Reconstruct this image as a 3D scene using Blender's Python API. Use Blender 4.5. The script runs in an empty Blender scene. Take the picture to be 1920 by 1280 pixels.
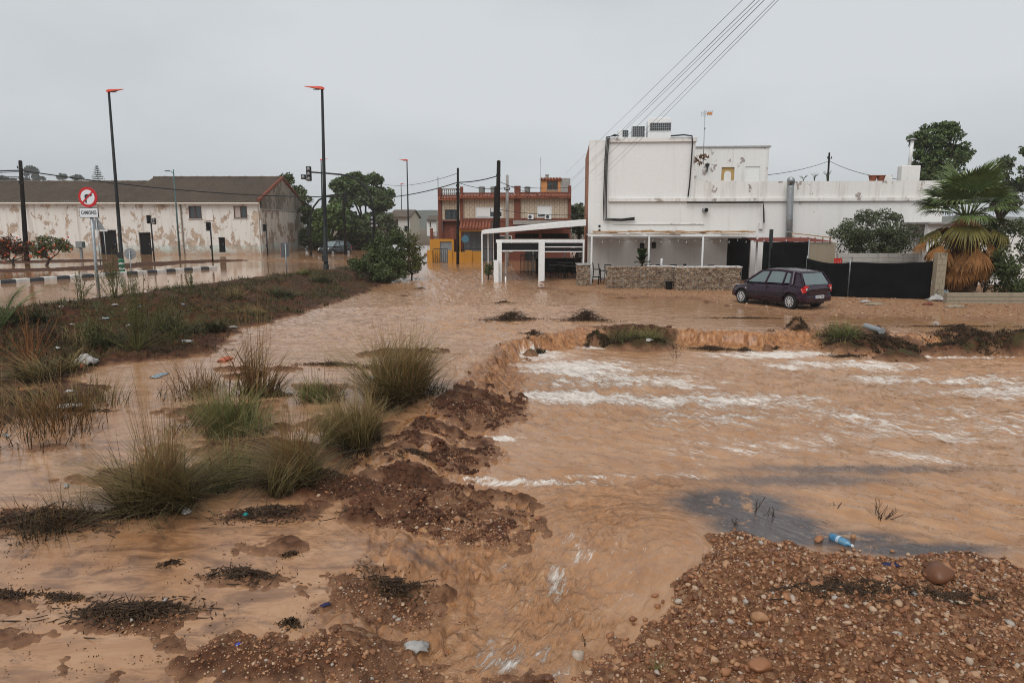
import bpy, math, random
import numpy as np
from mathutils import Vector, Matrix

# ---------------------------------------------------------------- camera, sky, sun, exposure
S = bpy.context.scene
COL = S.collection
random.seed(7)
rng = np.random.default_rng(7)
PITCH = math.atan(220 / 1300)
CAMZ = 3.2
cam_d = bpy.data.cameras.new("camera")
cam = bpy.data.objects.new("camera", cam_d)
COL.objects.link(cam)
cam.location = (0, 0, CAMZ)
cam.rotation_euler = (math.pi / 2 - PITCH, 0, 0)
cam_d.sensor_width = 36
cam_d.lens = 36 * 1300 / 1920
cam_d.clip_start = 0.05
cam_d.clip_end = 8000
S.camera = cam

world = bpy.data.worlds.new("World")
S.world = world
world.use_nodes = True
wn = world.node_tree
for n in list(wn.nodes):
    wn.nodes.remove(n)
SUN_EL, SUN_AZ = math.radians(48), math.radians(200)      # high, behind the camera, behind thick cloud
w_out = wn.nodes.new("ShaderNodeOutputWorld")
w_bg = wn.nodes.new("ShaderNodeBackground")
w_sky = wn.nodes.new("ShaderNodeTexSky")
w_sky.sky_type = 'NISHITA'
w_sky.sun_disc = False
w_sky.sun_elevation = SUN_EL
w_sky.sun_rotation = SUN_AZ
w_sky.dust_density = 4
w_hsv = wn.nodes.new("ShaderNodeHueSaturation")
w_hsv.inputs['Saturation'].default_value = 0.25
w_mix = wn.nodes.new("ShaderNodeMixRGB")
w_mix.inputs[0].default_value = 0.88                        # cloud cover
w_tc = wn.nodes.new("ShaderNodeTexCoord")
w_map = wn.nodes.new("ShaderNodeMapping")
w_map.inputs['Scale'].default_value = (1.0, 1.0, 2.6)
w_noi = wn.nodes.new("ShaderNodeTexNoise")
w_noi.inputs['Scale'].default_value = 1.6
w_noi.inputs['Detail'].default_value = 4
w_noi.inputs['Roughness'].default_value = 0.45
w_rmp = wn.nodes.new("ShaderNodeValToRGB")
w_rmp.color_ramp.elements[0].position = 0.36
w_rmp.color_ramp.elements[0].color = (4.15, 4.52, 4.82, 1)
w_rmp.color_ramp.elements[1].position = 0.64
w_rmp.color_ramp.elements[1].color = (5.6, 5.9, 6.15, 1)
L = wn.links.new
L(w_tc.outputs['Generated'], w_map.inputs[0]); L(w_map.outputs[0], w_noi.inputs['Vector'])
L(w_noi.outputs[0], w_rmp.inputs[0])
L(w_sky.outputs[0], w_hsv.inputs['Color'])
L(w_hsv.outputs[0], w_mix.inputs[1]); L(w_rmp.outputs[0], w_mix.inputs[2])
L(w_mix.outputs[0], w_bg.inputs['Color'])
w_bg.inputs['Strength'].default_value = 0.1
L(w_bg.outputs[0], w_out.inputs['Surface'])

sun_d = bpy.data.lights.new("sun", 'SUN')
sun_d.energy = 1.5
sun_d.angle = math.radians(50)
sun_d.color = (1.0, 0.97, 0.93)
sun = bpy.data.objects.new("sun", sun_d)
COL.objects.link(sun)
_sd = Vector((math.sin(SUN_AZ) * math.cos(SUN_EL), math.cos(SUN_AZ) * math.cos(SUN_EL), math.sin(SUN_EL)))
sun.rotation_euler = _sd.to_track_quat('Z', 'Y').to_euler()
sun.location = (0, -20, 40)
S.view_settings.view_transform = 'Standard'
S.view_settings.look = 'None'
S.view_settings.gamma = 1
S.view_settings.use_curve_mapping = False
S.view_settings.exposure = 0.28
S.render.engine = 'CYCLES'
S.cycles.use_denoising = True
S.cycles.denoising_prefilter = 'NONE'
S.cycles.use_adaptive_sampling = False
S.cycles.filter_width = 1.05
S.cycles.max_bounces = 6
S.cycles.diffuse_bounces = 3
S.cycles.glossy_bounces = 3
S.cycles.transmission_bounces = 4
S.cycles.transparent_max_bounces = 12
S.cycles.volume_bounces = 2

# ---------------------------------------------------------------- helpers
CT, ST = math.cos(PITCH), math.sin(PITCH)
def ray(px, py):
    u, v = (px - 960) / 1300, (640 - py) / 1300
    return Vector((u, CT + v * ST, -ST + v * CT))
def P(px, py, z=0.0):
    """the place on level z that the photograph shows at this pixel"""
    d = ray(px, py); k = (z - CAMZ) / d.z
    return Vector((d.x * k, d.y * k, z))
def D(px, py, Y):
    """the place at distance Y that the photograph shows at this pixel"""
    d = ray(px, py); k = Y / d.y
    return Vector((d.x * k, Y, CAMZ + d.z * k))

def tag(o, label=None, cat=None, group=None, kind=None):
    if label: o['label'] = label
    if cat: o['category'] = cat
    if group: o['group'] = group
    if kind: o['kind'] = kind
    return o
def thing(name, label, cat, loc=(0, 0, 0), rz=0.0, group=None):
    o = bpy.data.objects.new(name, None)
    COL.objects.link(o)
    o.location = loc; o.rotation_euler = (0, 0, rz)
    o.empty_display_size = 0.2
    return tag(o, label, cat, group)
def link(name, mesh, parent=None, loc=None, rot=None, scale=None):
    o = bpy.data.objects.new(name, mesh)
    COL.objects.link(o)
    if parent: o.parent = parent
    if loc is not None: o.location = loc
    if rot is not None: o.rotation_euler = rot
    if scale is not None: o.scale = scale
    return o
def copy_tree(o, parent=None):
    c = o.copy(); COL.objects.link(c); c.parent = parent
    for ch in o.children:
        copy_tree(ch, c)
    return c

class MB:
    """collects shapes, links them as ONE mesh object"""
    def __init__(self): self.v = []; self.f = []
    def add(self, vs, fs):
        b = len(self.v)
        self.v.extend([tuple(p) for p in vs]); self.f.extend([tuple(i + b for i in f) for f in fs])
        return self
    def box(self, x0, x1, y0, y1, z0, z1):
        if x0 > x1: x0, x1 = x1, x0
        if y0 > y1: y0, y1 = y1, y0
        if z0 > z1: z0, z1 = z1, z0
        vs = [(x0, y0, z0), (x1, y0, z0), (x1, y1, z0), (x0, y1, z0), (x0, y0, z1), (x1, y0, z1), (x1, y1, z1), (x0, y1, z1)]
        return self.add(vs, [(3, 2, 1, 0), (4, 5, 6, 7), (0, 1, 5, 4), (1, 2, 6, 5), (2, 3, 7, 6), (3, 0, 4, 7)])
    def obox(self, c, size, M=None):
        sx, sy, sz = [s / 2 for s in size]
        M = M or Matrix.Identity(3)
        vs = [Vector(c) + M @ Vector((a * sx, b * sy, d * sz)) for d in (-1, 1) for a, b in ((-1, -1), (1, -1), (1, 1), (-1, 1))]
        return self.add(vs, [(3, 2, 1, 0), (4, 5, 6, 7), (0, 1, 5, 4), (1, 2, 6, 5), (2, 3, 7, 6), (3, 0, 4, 7)])
    def beam(self, a, b, w, h):
        """a square bar from a to b"""
        a, b = Vector(a), Vector(b); d = b - a; l = d.length
        q = d.to_track_quat('X', 'Z').to_matrix()
        return self.obox((a + b) / 2, (l, w, h), q)
    def tube(self, pts, rad, n=8, cap=True):
        pts = [Vector(p) for p in pts]
        if not hasattr(rad, '__len__'): rad = [rad] * len(pts)
        vs, fs = [], []
        prev = None
        for i, p in enumerate(pts):
            t = (pts[min(i + 1, len(pts) - 1)] - pts[max(i - 1, 0)])
            t = t.normalized() if t.length > 1e-9 else Vector((0, 0, 1))
            if prev is None:
                a = t.orthogonal().normalized()
            else:
                a = (prev - t * prev.dot(t))
                a = a.normalized() if a.length > 1e-6 else t.orthogonal().normalized()
            prev = a; b = t.cross(a)
            for k in range(n):
                an = 2 * math.pi * k / n
                vs.append(p + (a * math.cos(an) + b * math.sin(an)) * rad[i])
        for i in range(len(pts) - 1):
            for k in range(n):
                k2 = (k + 1) % n
                fs.append((i * n + k, i * n + k2, (i + 1) * n + k2, (i + 1) * n + k))
        if cap:
            fs.append(tuple(range(n - 1, -1, -1))); fs.append(tuple(range((len(pts) - 1) * n, len(pts) * n)))
        return self.add(vs, fs)
    def lathe(self, prof, n=16, c=(0, 0, 0), cap=True):
        return self.tube([(c[0], c[1], c[2] + z) for r, z in prof], [max(r, 1e-4) for r, z in prof], n, cap)
    def prism(self, poly, ext):
        """poly: 3-D outline; ext: extrusion vector"""
        n = len(poly); e = Vector(ext)
        vs = [Vector(p) for p in poly] + [Vector(p) + e for p in poly]
        fs = [tuple(range(n - 1, -1, -1)), tuple(range(n, 2 * n))] + [(i, (i + 1) % n, n + (i + 1) % n, n + i) for i in range(n)]
        return self.add(vs, fs)
    def quad(self, a, b, c, d): return self.add([a, b, c, d], [(0, 1, 2, 3)])
    def wall(self, x0, x1, y0, y1, z0, z1, holes=()):
        """a wall along x with rectangular openings (hx0,hx1,hz0,hz1)"""
        zs = sorted({z0, z1, *[min(max(h[i], z0), z1) for h in holes for i in (2, 3)]})
        for a, b in zip(zs, zs[1:]):
            if b - a < 1e-6: continue
            m = (a + b) / 2
            cuts = sorted([(h[0], h[1]) for h in holes if h[2] < m < h[3]])
            x = x0
            for c0, c1 in cuts:
                if c0 > x: self.box(x, c0, y0, y1, a, b)
                x = max(x, c1)
            if x < x1: self.box(x, x1, y0, y1, a, b)
        return self
    def mesh(self, name, mat=None, smooth=False):
        m = bpy.data.meshes.new(name)
        m.from_pydata(self.v, [], self.f); m.update()
        if mat: m.materials.append(mat)
        if smooth: m.shade_smooth()
        return m
    def build(self, name, mat, parent=None, smooth=False, bevel=0.0, loc=None, rot=None):
        o = link(name, self.mesh(name, mat, smooth), parent, loc, rot)
        if bevel:
            b = o.modifiers.new("b", 'BEVEL'); b.width = bevel; b.segments = 2; b.limit_method = 'ANGLE'
        return o
def RZ(a): return Matrix.Rotation(a, 3, 'Z')

def fast_mesh(name, verts, faces, mat=None, smooth=True):
    """numpy arrays (n,3) and (m,3|4) -> mesh"""
    me = bpy.data.meshes.new(name)
    verts = np.ascontiguousarray(verts, dtype=np.float32); faces = np.ascontiguousarray(faces, dtype=np.int32)
    me.vertices.add(len(verts)); me.vertices.foreach_set("co", verts.ravel())
    k = faces.shape[1]
    me.loops.add(faces.size); me.loops.foreach_set("vertex_index", faces.ravel())
    me.polygons.add(len(faces)); me.polygons.foreach_set("loop_start", np.arange(0, faces.size, k, dtype=np.int32))
    me.update(calc_edges=True)
    me.validate()
    if mat: me.materials.append(mat)
    if smooth: me.shade_smooth()
    return me
def vattr(me, name, arr):
    a = me.attributes.new(name, 'FLOAT', 'POINT'); a.data.foreach_set("value", np.ascontiguousarray(arr, dtype=np.float32))
def vattr3(me, name, arr):
    a = me.attributes.new(name, 'FLOAT_VECTOR', 'POINT'); a.data.foreach_set("vector", np.ascontiguousarray(arr, dtype=np.float32).ravel())

# ---- numpy noise
def _h(ix, iy, s):
    n = (ix.astype(np.int64) * 374761393 + iy.astype(np.int64) * 668265263 + s * 982451653) & 0xffffffff
    n = ((n ^ (n >> 13)) * 1274126177) & 0xffffffff
    return ((n ^ (n >> 16)) & 0xffff) / 65535.0 * 2 * math.pi
def perlin(x, y, s=0):
    ix, iy = np.floor(x), np.floor(y); fx, fy = x - ix, y - iy
    def g(ox, oy):
        a = _h(ix + ox, iy + oy, s); return np.cos(a) * (fx - ox) + np.sin(a) * (fy - oy)
    u = fx * fx * fx * (fx * (fx * 6 - 15) + 10); w = fy * fy * fy * (fy * (fy * 6 - 15) + 10)
    a = g(0, 0) * (1 - u) + g(1, 0) * u; b = g(0, 1) * (1 - u) + g(1, 1) * u
    return (a * (1 - w) + b * w) * 1.5
def fbm(x, y, o=4, s=0, gain=0.5):
    r = np.zeros_like(x); a = 1.0; f = 1.0
    for i in range(o):
        r += a * perlin(x * f, y * f, s + i * 17); a *= gain; f *= 2.03
    return r
def ridged(x, y, o=3, s=0):
    r = np.zeros_like(x); a = 1.0; f = 1.0
    for i in range(o):
        r += a * (1 - np.abs(perlin(x * f, y * f, s + i * 31)) * 2); a *= 0.5; f *= 2.1
    return r / 1.75
def sstep(a, b, x):
    t = np.clip((x - a) / (b - a), 0, 1); return t * t * (3 - 2 * t)
def seg_dist(x, y, pts, closed=True):
    d = np.full(x.shape, 1e9); n = len(pts)
    for i in range(n if closed else n - 1):
        ax, ay = pts[i]; bx, by = pts[(i + 1) % n]
        dx, dy = bx - ax, by - ay; l2 = dx * dx + dy * dy + 1e-12
        t = np.clip(((x - ax) * dx + (y - ay) * dy) / l2, 0, 1)
        d = np.minimum(d, np.hypot(x - ax - t * dx, y - ay - t * dy))
    return d
def inside(x, y, pts):
    r = np.zeros(x.shape, bool); n = len(pts)
    for i in range(n):
        ax, ay = pts[i]; bx, by = pts[(i + 1) % n]
        c = ((ay > y) != (by > y)) & (x < (bx - ax) * (y - ay) / (by - ay + 1e-12) + ax)
        r ^= c
    return r
def sdf(x, y, pts):
    """positive inside"""
    d = seg_dist(x, y, pts); return np.where(inside(x, y, pts), d, -d)

# ---- materials
def newmat(name):
    m = bpy.data.materials.new(name); m.use_nodes = True
    nt = m.node_tree
    return m, nt, nt.nodes['Principled BSDF']
def nd(nt, t, **kw):
    n = nt.nodes.new(t)
    for k, v in kw.items():
        if k in n.inputs: n.inputs[k].default_value = v
        else: setattr(n, k, v)
    return n
def noise(nt, vec, scale, detail=4, rough=0.55, dist=0.0):
    n = nd(nt, "ShaderNodeTexNoise", Scale=scale, Detail=detail, Roughness=rough, Distortion=dist)
    if vec is not None: nt.links.new(vec, n.inputs['Vector'])
    return n.outputs[0]
def mapping(nt, vec, scale=(1, 1, 1), rot=(0, 0, 0)):
    n = nd(nt, "ShaderNodeMapping"); n.inputs['Scale'].default_value = scale; n.inputs['Rotation'].default_value = rot
    nt.links.new(vec, n.inputs[0]); return n.outputs[0]
def ramp(nt, fac, stops):
    n = nt.nodes.new("ShaderNodeValToRGB"); e = n.color_ramp.elements
    while len(e) > 1: e.remove(e[-1])
    for i, (p, c) in enumerate(stops):
        if i == 0: q = e[0]; q.position = p
        else: q = e.new(p)
        c = c if hasattr(c, '__len__') else (c, c, c)
        q.color = (*c[:3], 1)
    nt.links.new(fac, n.inputs[0]); return n.outputs[0]
def mixc(nt, fac, a, b, mode='MIX'):
    n = nt.nodes.new("ShaderNodeMixRGB"); n.blend_type = mode
    for i, q in ((0, fac), (1, a), (2, b)):
        if hasattr(q, 'is_linked'): nt.links.new(q, n.inputs[i])
        elif hasattr(q, '__len__'): n.inputs[i].default_value = (*q[:3], 1)
        else: n.inputs[i].default_value = q
    return n.outputs[0]
def mth(nt, op, a, b=None, c=None, clamp=False):
    n = nt.nodes.new("ShaderNodeMath"); n.operation = op; n.use_clamp = clamp
    for i, q in ((0, a), (1, b), (2, c)):
        if q is None: continue
        if hasattr(q, 'is_linked'): nt.links.new(q, n.inputs[i])
        else: n.inputs[i].default_value = q
    return n.outputs[0]
def attr(nt, name, vec=False):
    n = nt.nodes.new("ShaderNodeAttribute"); n.attribute_name = name
    return n.outputs['Vector'] if vec else n.outputs['Fac']
def pos(nt): return nt.nodes.new("ShaderNodeNewGeometry").outputs['Position']
def objco(nt): return nt.nodes.new("ShaderNodeTexCoord").outputs['Object']
def bump(nt, bsdf, h, strength=0.3, dist=0.02):
    b = nd(nt, "ShaderNodeBump", Strength=strength, Distance=dist)
    nt.links.new(h, b.inputs['Height']); nt.links.new(b.outputs[0], bsdf.inputs['Normal']); return b
def simple(name, col, rough=0.6, metal=0.0, var=0.15, scale=6.0, bmp=0.0, spec=0.4, use_obj=False):
    """plain paint / metal / plastic with a little uneven wear"""
    m, nt, b = newmat(name)
    v = objco(nt) if use_obj else pos(nt)
    n1 = noise(nt, v, scale, 5, 0.6)
    lo = [c * (1 - var) for c in col]; hi = [min(1, c * (1 + var)) for c in col]
    c = ramp(nt, n1, [(0.3, lo), (0.7, hi)])
    nt.links.new(c, b.inputs['Base Color'])
    r = ramp(nt, noise(nt, v, scale * 2.3, 3), [(0.3, max(0, rough - 0.08)), (0.7, min(1, rough + 0.08))])
    nt.links.new(r, b.inputs['Roughness'])
    b.inputs['Metallic'].default_value = metal
    b.inputs['Specular IOR Level'].default_value = spec
    if bmp: bump(nt, b, noise(nt, v, scale * 6, 4), bmp, 0.01)
    return m
# ---------------------------------------------------------------- terrain and flood water
def PL(pts):
    r = []
    for p in pts:
        q = P(p[0], p[1], p[2] if len(p) > 2 else 0.0); r.append((q.x, q.y))
    return r
ZB = -0.40
lip = PL([(2600, 690, 0), (1920, 640, 0), (1800, 624, 0), (1700, 622, 0), (1540, 608, 0), (1430, 622, 0), (1290, 616, 0), (1180, 610, 0), (1090, 612, 0), (1010, 628, 0),
          (950, 640, 0), (915, 664, 0), (885, 688, 0), (862, 715, -.02), (800, 760, -.04), (752, 800, -.07), (690, 850, -.1), (640, 900, -.12), (650, 960, -.15), (700, 1000, -.17),
          (640, 1070, -.2), (590, 1140, -.23), (560, 1300, -.28)])
POLY_U = lip + [(-2.2, 2.0), (-9.0, 2.0), (-9.5, 8.0)] + PL([(-60, 830, -.1), (110, 735, -.06), (160, 690, -.05), (400, 664, -.03), (440, 622, 0), (560, 590, 0), (690, 546, 0), (745, 522, 0)]) \
    + [(-7.6, 46), (-8.6, 56), (-8.6, 70), (90, 70), (90, 14)]
POLY_B = PL([(2600, 730, ZB), (1920, 672, ZB), (1800, 668, ZB), (1640, 668, ZB), (1540, 655, ZB), (1430, 652, ZB), (1290, 646, ZB), (1190, 652, ZB), (1090, 650, ZB), (1020, 656, ZB), (985, 668, ZB),
             (965, 690, ZB), (980, 735, ZB), (988, 785, ZB), (925, 806, ZB), (905, 818, ZB), (935, 856, ZB), (890, 892, ZB), (1012, 972, ZB), (990, 1022, ZB), (890, 1042, -.43),
             (838, 1140, -.47), (800, 1300, -.52)]) + [(-0.75, 2.0), (0.7, 2.0)] + PL([(1128, 1300, -.52), (1190, 1150, -.46), (1285, 1086, -.43), (1338, 1006, ZB), (1400, 1012, ZB), (1500, 1030, ZB),
             (1700, 1046, ZB), (1920, 1078, ZB), (2600, 1180, ZB)])
POLY_K = PL([(2600, 1180, ZB), (1920, 1078, ZB), (1700, 1046, ZB), (1500, 1030, ZB), (1400, 1012, ZB), (1338, 1006, ZB), (1285, 1086, -.43), (1190, 1150, -.46), (1128, 1300, -.52)]) + [(0.7, 2.0), (30, 2.0)]
POLY_R = PL([(-500, 660, .6), (-150, 605, .6), (0, 584, .6), (160, 566, .58), (330, 545, .55), (480, 525, .5), (560, 515, .48), (640, 505, .45), (680, 499, .42)]) + [(-8.9, 48), (-8.7, 56), (-8.7, 75), (-8.7, 3000), (-3000, 3000), (-3000, 15)]
# islands of soil, weed and silt standing out of the water: pixel, level, half axes (m), height
ISL = [  # px, py, z, ax, ay, h
    (620, 905, -0.11, .9, .5, .10), (500, 950, -0.13, .55, .25, .07), (720, 1110, -0.23, .75, .28, .09), (250, 1150, -0.18, .55, .2, .09), (620, 1230, -0.26, 1.5, .32, .10),
    (300, 890, -0.09, 1.1, .5, .10), (90, 960, -0.10, .6, .3, .12), (450, 1075, -0.18, .4, .12, .05), (760, 660, -0.01, .9, .5, .1), (650, 790, -0.05, .9, .45, .1), (500, 830, -0.07, 1.5, .5, .1), (540, 690, -0.02, .5, .3, .07),
    (420, 760, -0.05, .9, .4, .08), (480, 700, -0.03, .5, .35, .08), (600, 722, -0.03, .7, .25, .06), (25, 1180, -0.18, .35, .15, .05), (955, 598, 0.00, .55, .3, .14), (1095, 598, 0.00, .45, .3, .16), (430, 690, -0.02, .5, .2, .05),
    (30, 1120, -0.18, .3, .1, .04), (540, 1010, -0.15, .4, .2, .05), (840, 945, -0.25, .6, .32, .1), (60, 745, -0.05, 1.4, 1.0, .2), (100, 830, -0.09, .35, .12, .05),
]
DRY_LOT = PL([(1020, 542, 0), (1180, 556, 0), (1300, 560, 0), (1400, 580, 0), (1500, 592, 0), (1700, 594, 0), (2500, 622, 0)]) + [(90, 30), (90, 70), (3.6, 70), (2.0, 37)]
FALL_CLUMPS = [(1200, 628, 1.1, .55, .0), (1120, 622, .4, .25, .0), (1495, 614, .3, .2, .0), (1605, 630, 1.0, .55, .0), (1690, 646, .75, .45, .0), (1800, 636, 1.15, .5, .0), (1905, 638, .8, .45, .0), (1960, 642, .8, .45, .0), (995, 640, .25, .15, .0), (1440, 632, .16, .16, 0)]
CASCADES = [([(780, 768, -0.04), (830, 785, -0.16), (880, 805, -0.31), (915, 815, -0.40)], .17), ([(640, 850, -0.10), (740, 850, -0.18), (830, 880, -0.32), (905, 898, -0.40)], .13),
            ([(480, 990, -0.16), (640, 1010, -0.19), (760, 1030, -0.29), (900, 1060, -0.42)], .42), ([(560, 1080, -0.22), (700, 1075, -0.26), (870, 1070, -0.42)], .12), ([(600, 1165, -0.26), (720, 1160, -0.32), (850, 1150, -0.46)], .10),
            ([(760, 800, -0.08), (850, 825, -0.26), (900, 840, -0.40)], .06)]
SOIL_STRIPS = [([(-200, 520, .45), (0, 510, .45), (150, 505, .45), (300, 492, .42), (400, 487, .4)], 2.3), ([(-200, 500, .4), (0, 490, .4), (140, 487, .4)], 3.0)]

def zU(x, y):
    z = -0.28 + 0.28 * sstep(4.0, 19.0, y) ** 0.8
    return z
def zR(x, y): return 0.6 - 0.35 * sstep(28, 62, y) - .25 * sstep(-22, -10, x) * sstep(43, 56, y)
def zBf(x, y): return ZB - 0.12 * sstep(8.2, 5.0, y) * sstep(3.2, 1.4, x)
def warp(x, y):
    k = sstep(45, 30, y)
    return x + k * (.22 * fbm(x * 1.1, y * 1.1, 3, 201) + .05 * perlin(x * 6, y * 6, 203)), y + k * (.22 * fbm(x * 1.1, y * 1.1, 3, 207) + .06 * perlin(x * 6, y * 6, 209))
def H_field(x, y):
    x, y = warp(x, y)
    sU, sB, sR, sK = sdf(x, y, POLY_U), sdf(x, y, POLY_B), sdf(x, y, POLY_R), sdf(x, y, POLY_K)
    w = 0; h = 0
    for s, z in ((sU, zU(x, y)), (sB, zBf(x, y)), (sR, zR(x, y)), (sK, zBf(x, y) + np.clip(sK, 0, 4) * .115)):
        wi = 1.0 / (np.maximum(-s, 0) + 1e-3) ** 2.5
        w = w + wi; h = h + wi * z
    return h / w, sU, sB, sR, sK
def wet_field(x, y, sU, sB, sR, sK):
    nse = fbm(x * .9, y * .9, 4, 5)
    n2 = fbm(x * 3.1, y * 3.1, 3, 55)
    n3 = fbm(x * 11, y * 15, 2, 57)
    wU = sU + nse * .12 + n2 * .08
    wU = np.minimum(wU, -sdf(x, y, DRY_LOT) * .25 + nse * .25 + n2 * .08)
    phi = np.maximum(wU, sB + (nse * .20 + n2 * .13) * sstep(12, 9, y) + nse * .08 + n2 * .06)
    wR = sR - .35 + nse * .25
    for pl, r in SOIL_STRIPS:
        wR = np.minimum(wR, seg_dist(x, y, PL(pl), False) - r + nse * .6 + n2 * .2)
    phi = np.maximum(phi, wR)
    # the falls: between upper and lower level along the right and middle reach everything runs, except the clumps of earth
    gap = (sU < 0.02) & (sB < 0.02) & (y > 14.0 + .6 * n2) & (x > -2.0) & (sK < -1)
    fall = np.where(gap, .25, -1.0)
    for px, py, ax, ay, dz in FALL_CLUMPS:
        c = P(px, py, -.2); e = (np.hypot((x - c.x) / ax, (y - c.y) / (ay * 1.6)) - 1) * min(ax, ay)
        fall = np.minimum(fall, e + n2 * .1)
    phi = np.where(gap, fall, phi)
    sl = (sU < .05) & (sB < .05) & (y < 14.2) & (sR < -1) & (sK < -.5)
    al, ac = x * .85 - y * .53, x * .53 + y * .85
    riv = np.abs(perlin(ac * 1.25 + .9 * fbm(x * .8, y * .8, 3, 301), al * .45, 303)) + .10 * n3 + .16 * nse
    phi = np.where(sl, np.maximum(phi, .05 - riv * .7 + n2 * .09), phi)
    for pl, r in CASCADES:
        phi = np.maximum(phi, (r - seg_dist(x, y, PL(pl), False)) + n2 * .06)
    for px, py, z, ax, ay, h in ISL:
        c = P(px, py, z); e = (np.hypot((x - c.x) / ax, (y - c.y) / ay) - 1) * min(ax, ay)
        phi = np.minimum(phi, e * .7 + (nse * .22 + n2 * .16) * min(1, min(ax, ay) * 2.2) + n3 * .05)
    for px, py, ax, ay, dz in FALL_CLUMPS:
        c = P(px, py, 0); e = (np.hypot((x - c.x) / ax, (y - c.y) / ay) - 1) * min(ax, ay)
        phi = np.minimum(phi, e + n2 * .1 + .05)
    return phi
def blobs(x, y, items, e=1.0):
    r = np.zeros_like(x)
    for px, py, z, rx, ry, v in items:
        c = P(px, py, z); r = np.maximum(r, v * np.exp(-(((x - c.x) / rx) ** 2 + ((y - c.y) / ry) ** 2) ** e))
    return r

# polar sheet round the viewpoint, finer where it is near
r1 = [1.0]
while r1[-1] < 72:
    r = r1[-1]; r1.append(r + min(max(.05 if r < 3.6 else .0, min(1.55 * r * r / (693 * 3.6), .085 if 18.5 < r < 27.5 else .42)), 5))
while r1[-1] < 3500:
    r1.append(r1[-1] * 1.13)
RR = np.array(r1)
TH = np.concatenate([np.linspace(-80, -44, 60)[:-1], np.linspace(-44, 44, 780), np.linspace(44, 80, 60)[1:]]) * math.pi / 180
NR, NT = len(RR), len(TH)
gx = (RR[:, None] * np.sin(TH)[None, :]).ravel(); gy = (RR[:, None] * np.cos(TH)[None, :]).ravel()
Hf, sU, sB, sR, sK = H_field(gx, gy)
phi = wet_field(gx, gy, sU, sB, sR, sK)
near = sstep(75, 25, np.hypot(gx, gy))
rough1 = fbm(gx * 1.3, gy * 1.3, 5, 9); rough2 = fbm(gx * 6, gy * 6, 3, 91)
lift = np.where(phi < 0, np.minimum(-phi * .30, .055), np.maximum(-phi * .5, -.2))
clump = np.zeros_like(gx)
for px, py, ax, ay, dz in FALL_CLUMPS:
    c = P(px, py, 0); clump = np.maximum(clump, np.clip(1 - np.hypot((gx - c.x) / ax, (gy - c.y) / ay) ** 2, 0, 1))
bank = sstep(.1, .8, np.minimum(-sU, -sR)) * (sB < -.3) * (sK < -.3) * sstep(-4.5, -6.0, gx)            # the road embankment
slope_l = sstep(.0, .3, np.minimum(-sU, -sB)) * (sR < -1)                        # the soil slope into the basin
dryness = sstep(-.02, -.12, phi)
Gz = Hf + lift + dryness * near * (rough1 * .030 + rough2 * .020) * (1 + 2.2 * bank + 1.0 * slope_l) + clump * (.20 + .12 * rough1)
lotm = sstep(-.5, 1.0, sdf(gx, gy, DRY_LOT))
Gz = np.where(lotm > .3, Hf + lift * .3 + rough1 * .012 + rough2 * .004, Gz)
Gz = np.where(gy > 70, Hf * 1.0 + 0.0, Gz)

idx = np.arange(NR * NT).reshape(NR, NT)
quads = np.stack([idx[:-1, :-1], idx[1:, :-1], idx[1:, 1:], idx[:-1, 1:]], -1).reshape(-1, 4)[:, ::-1]

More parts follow.
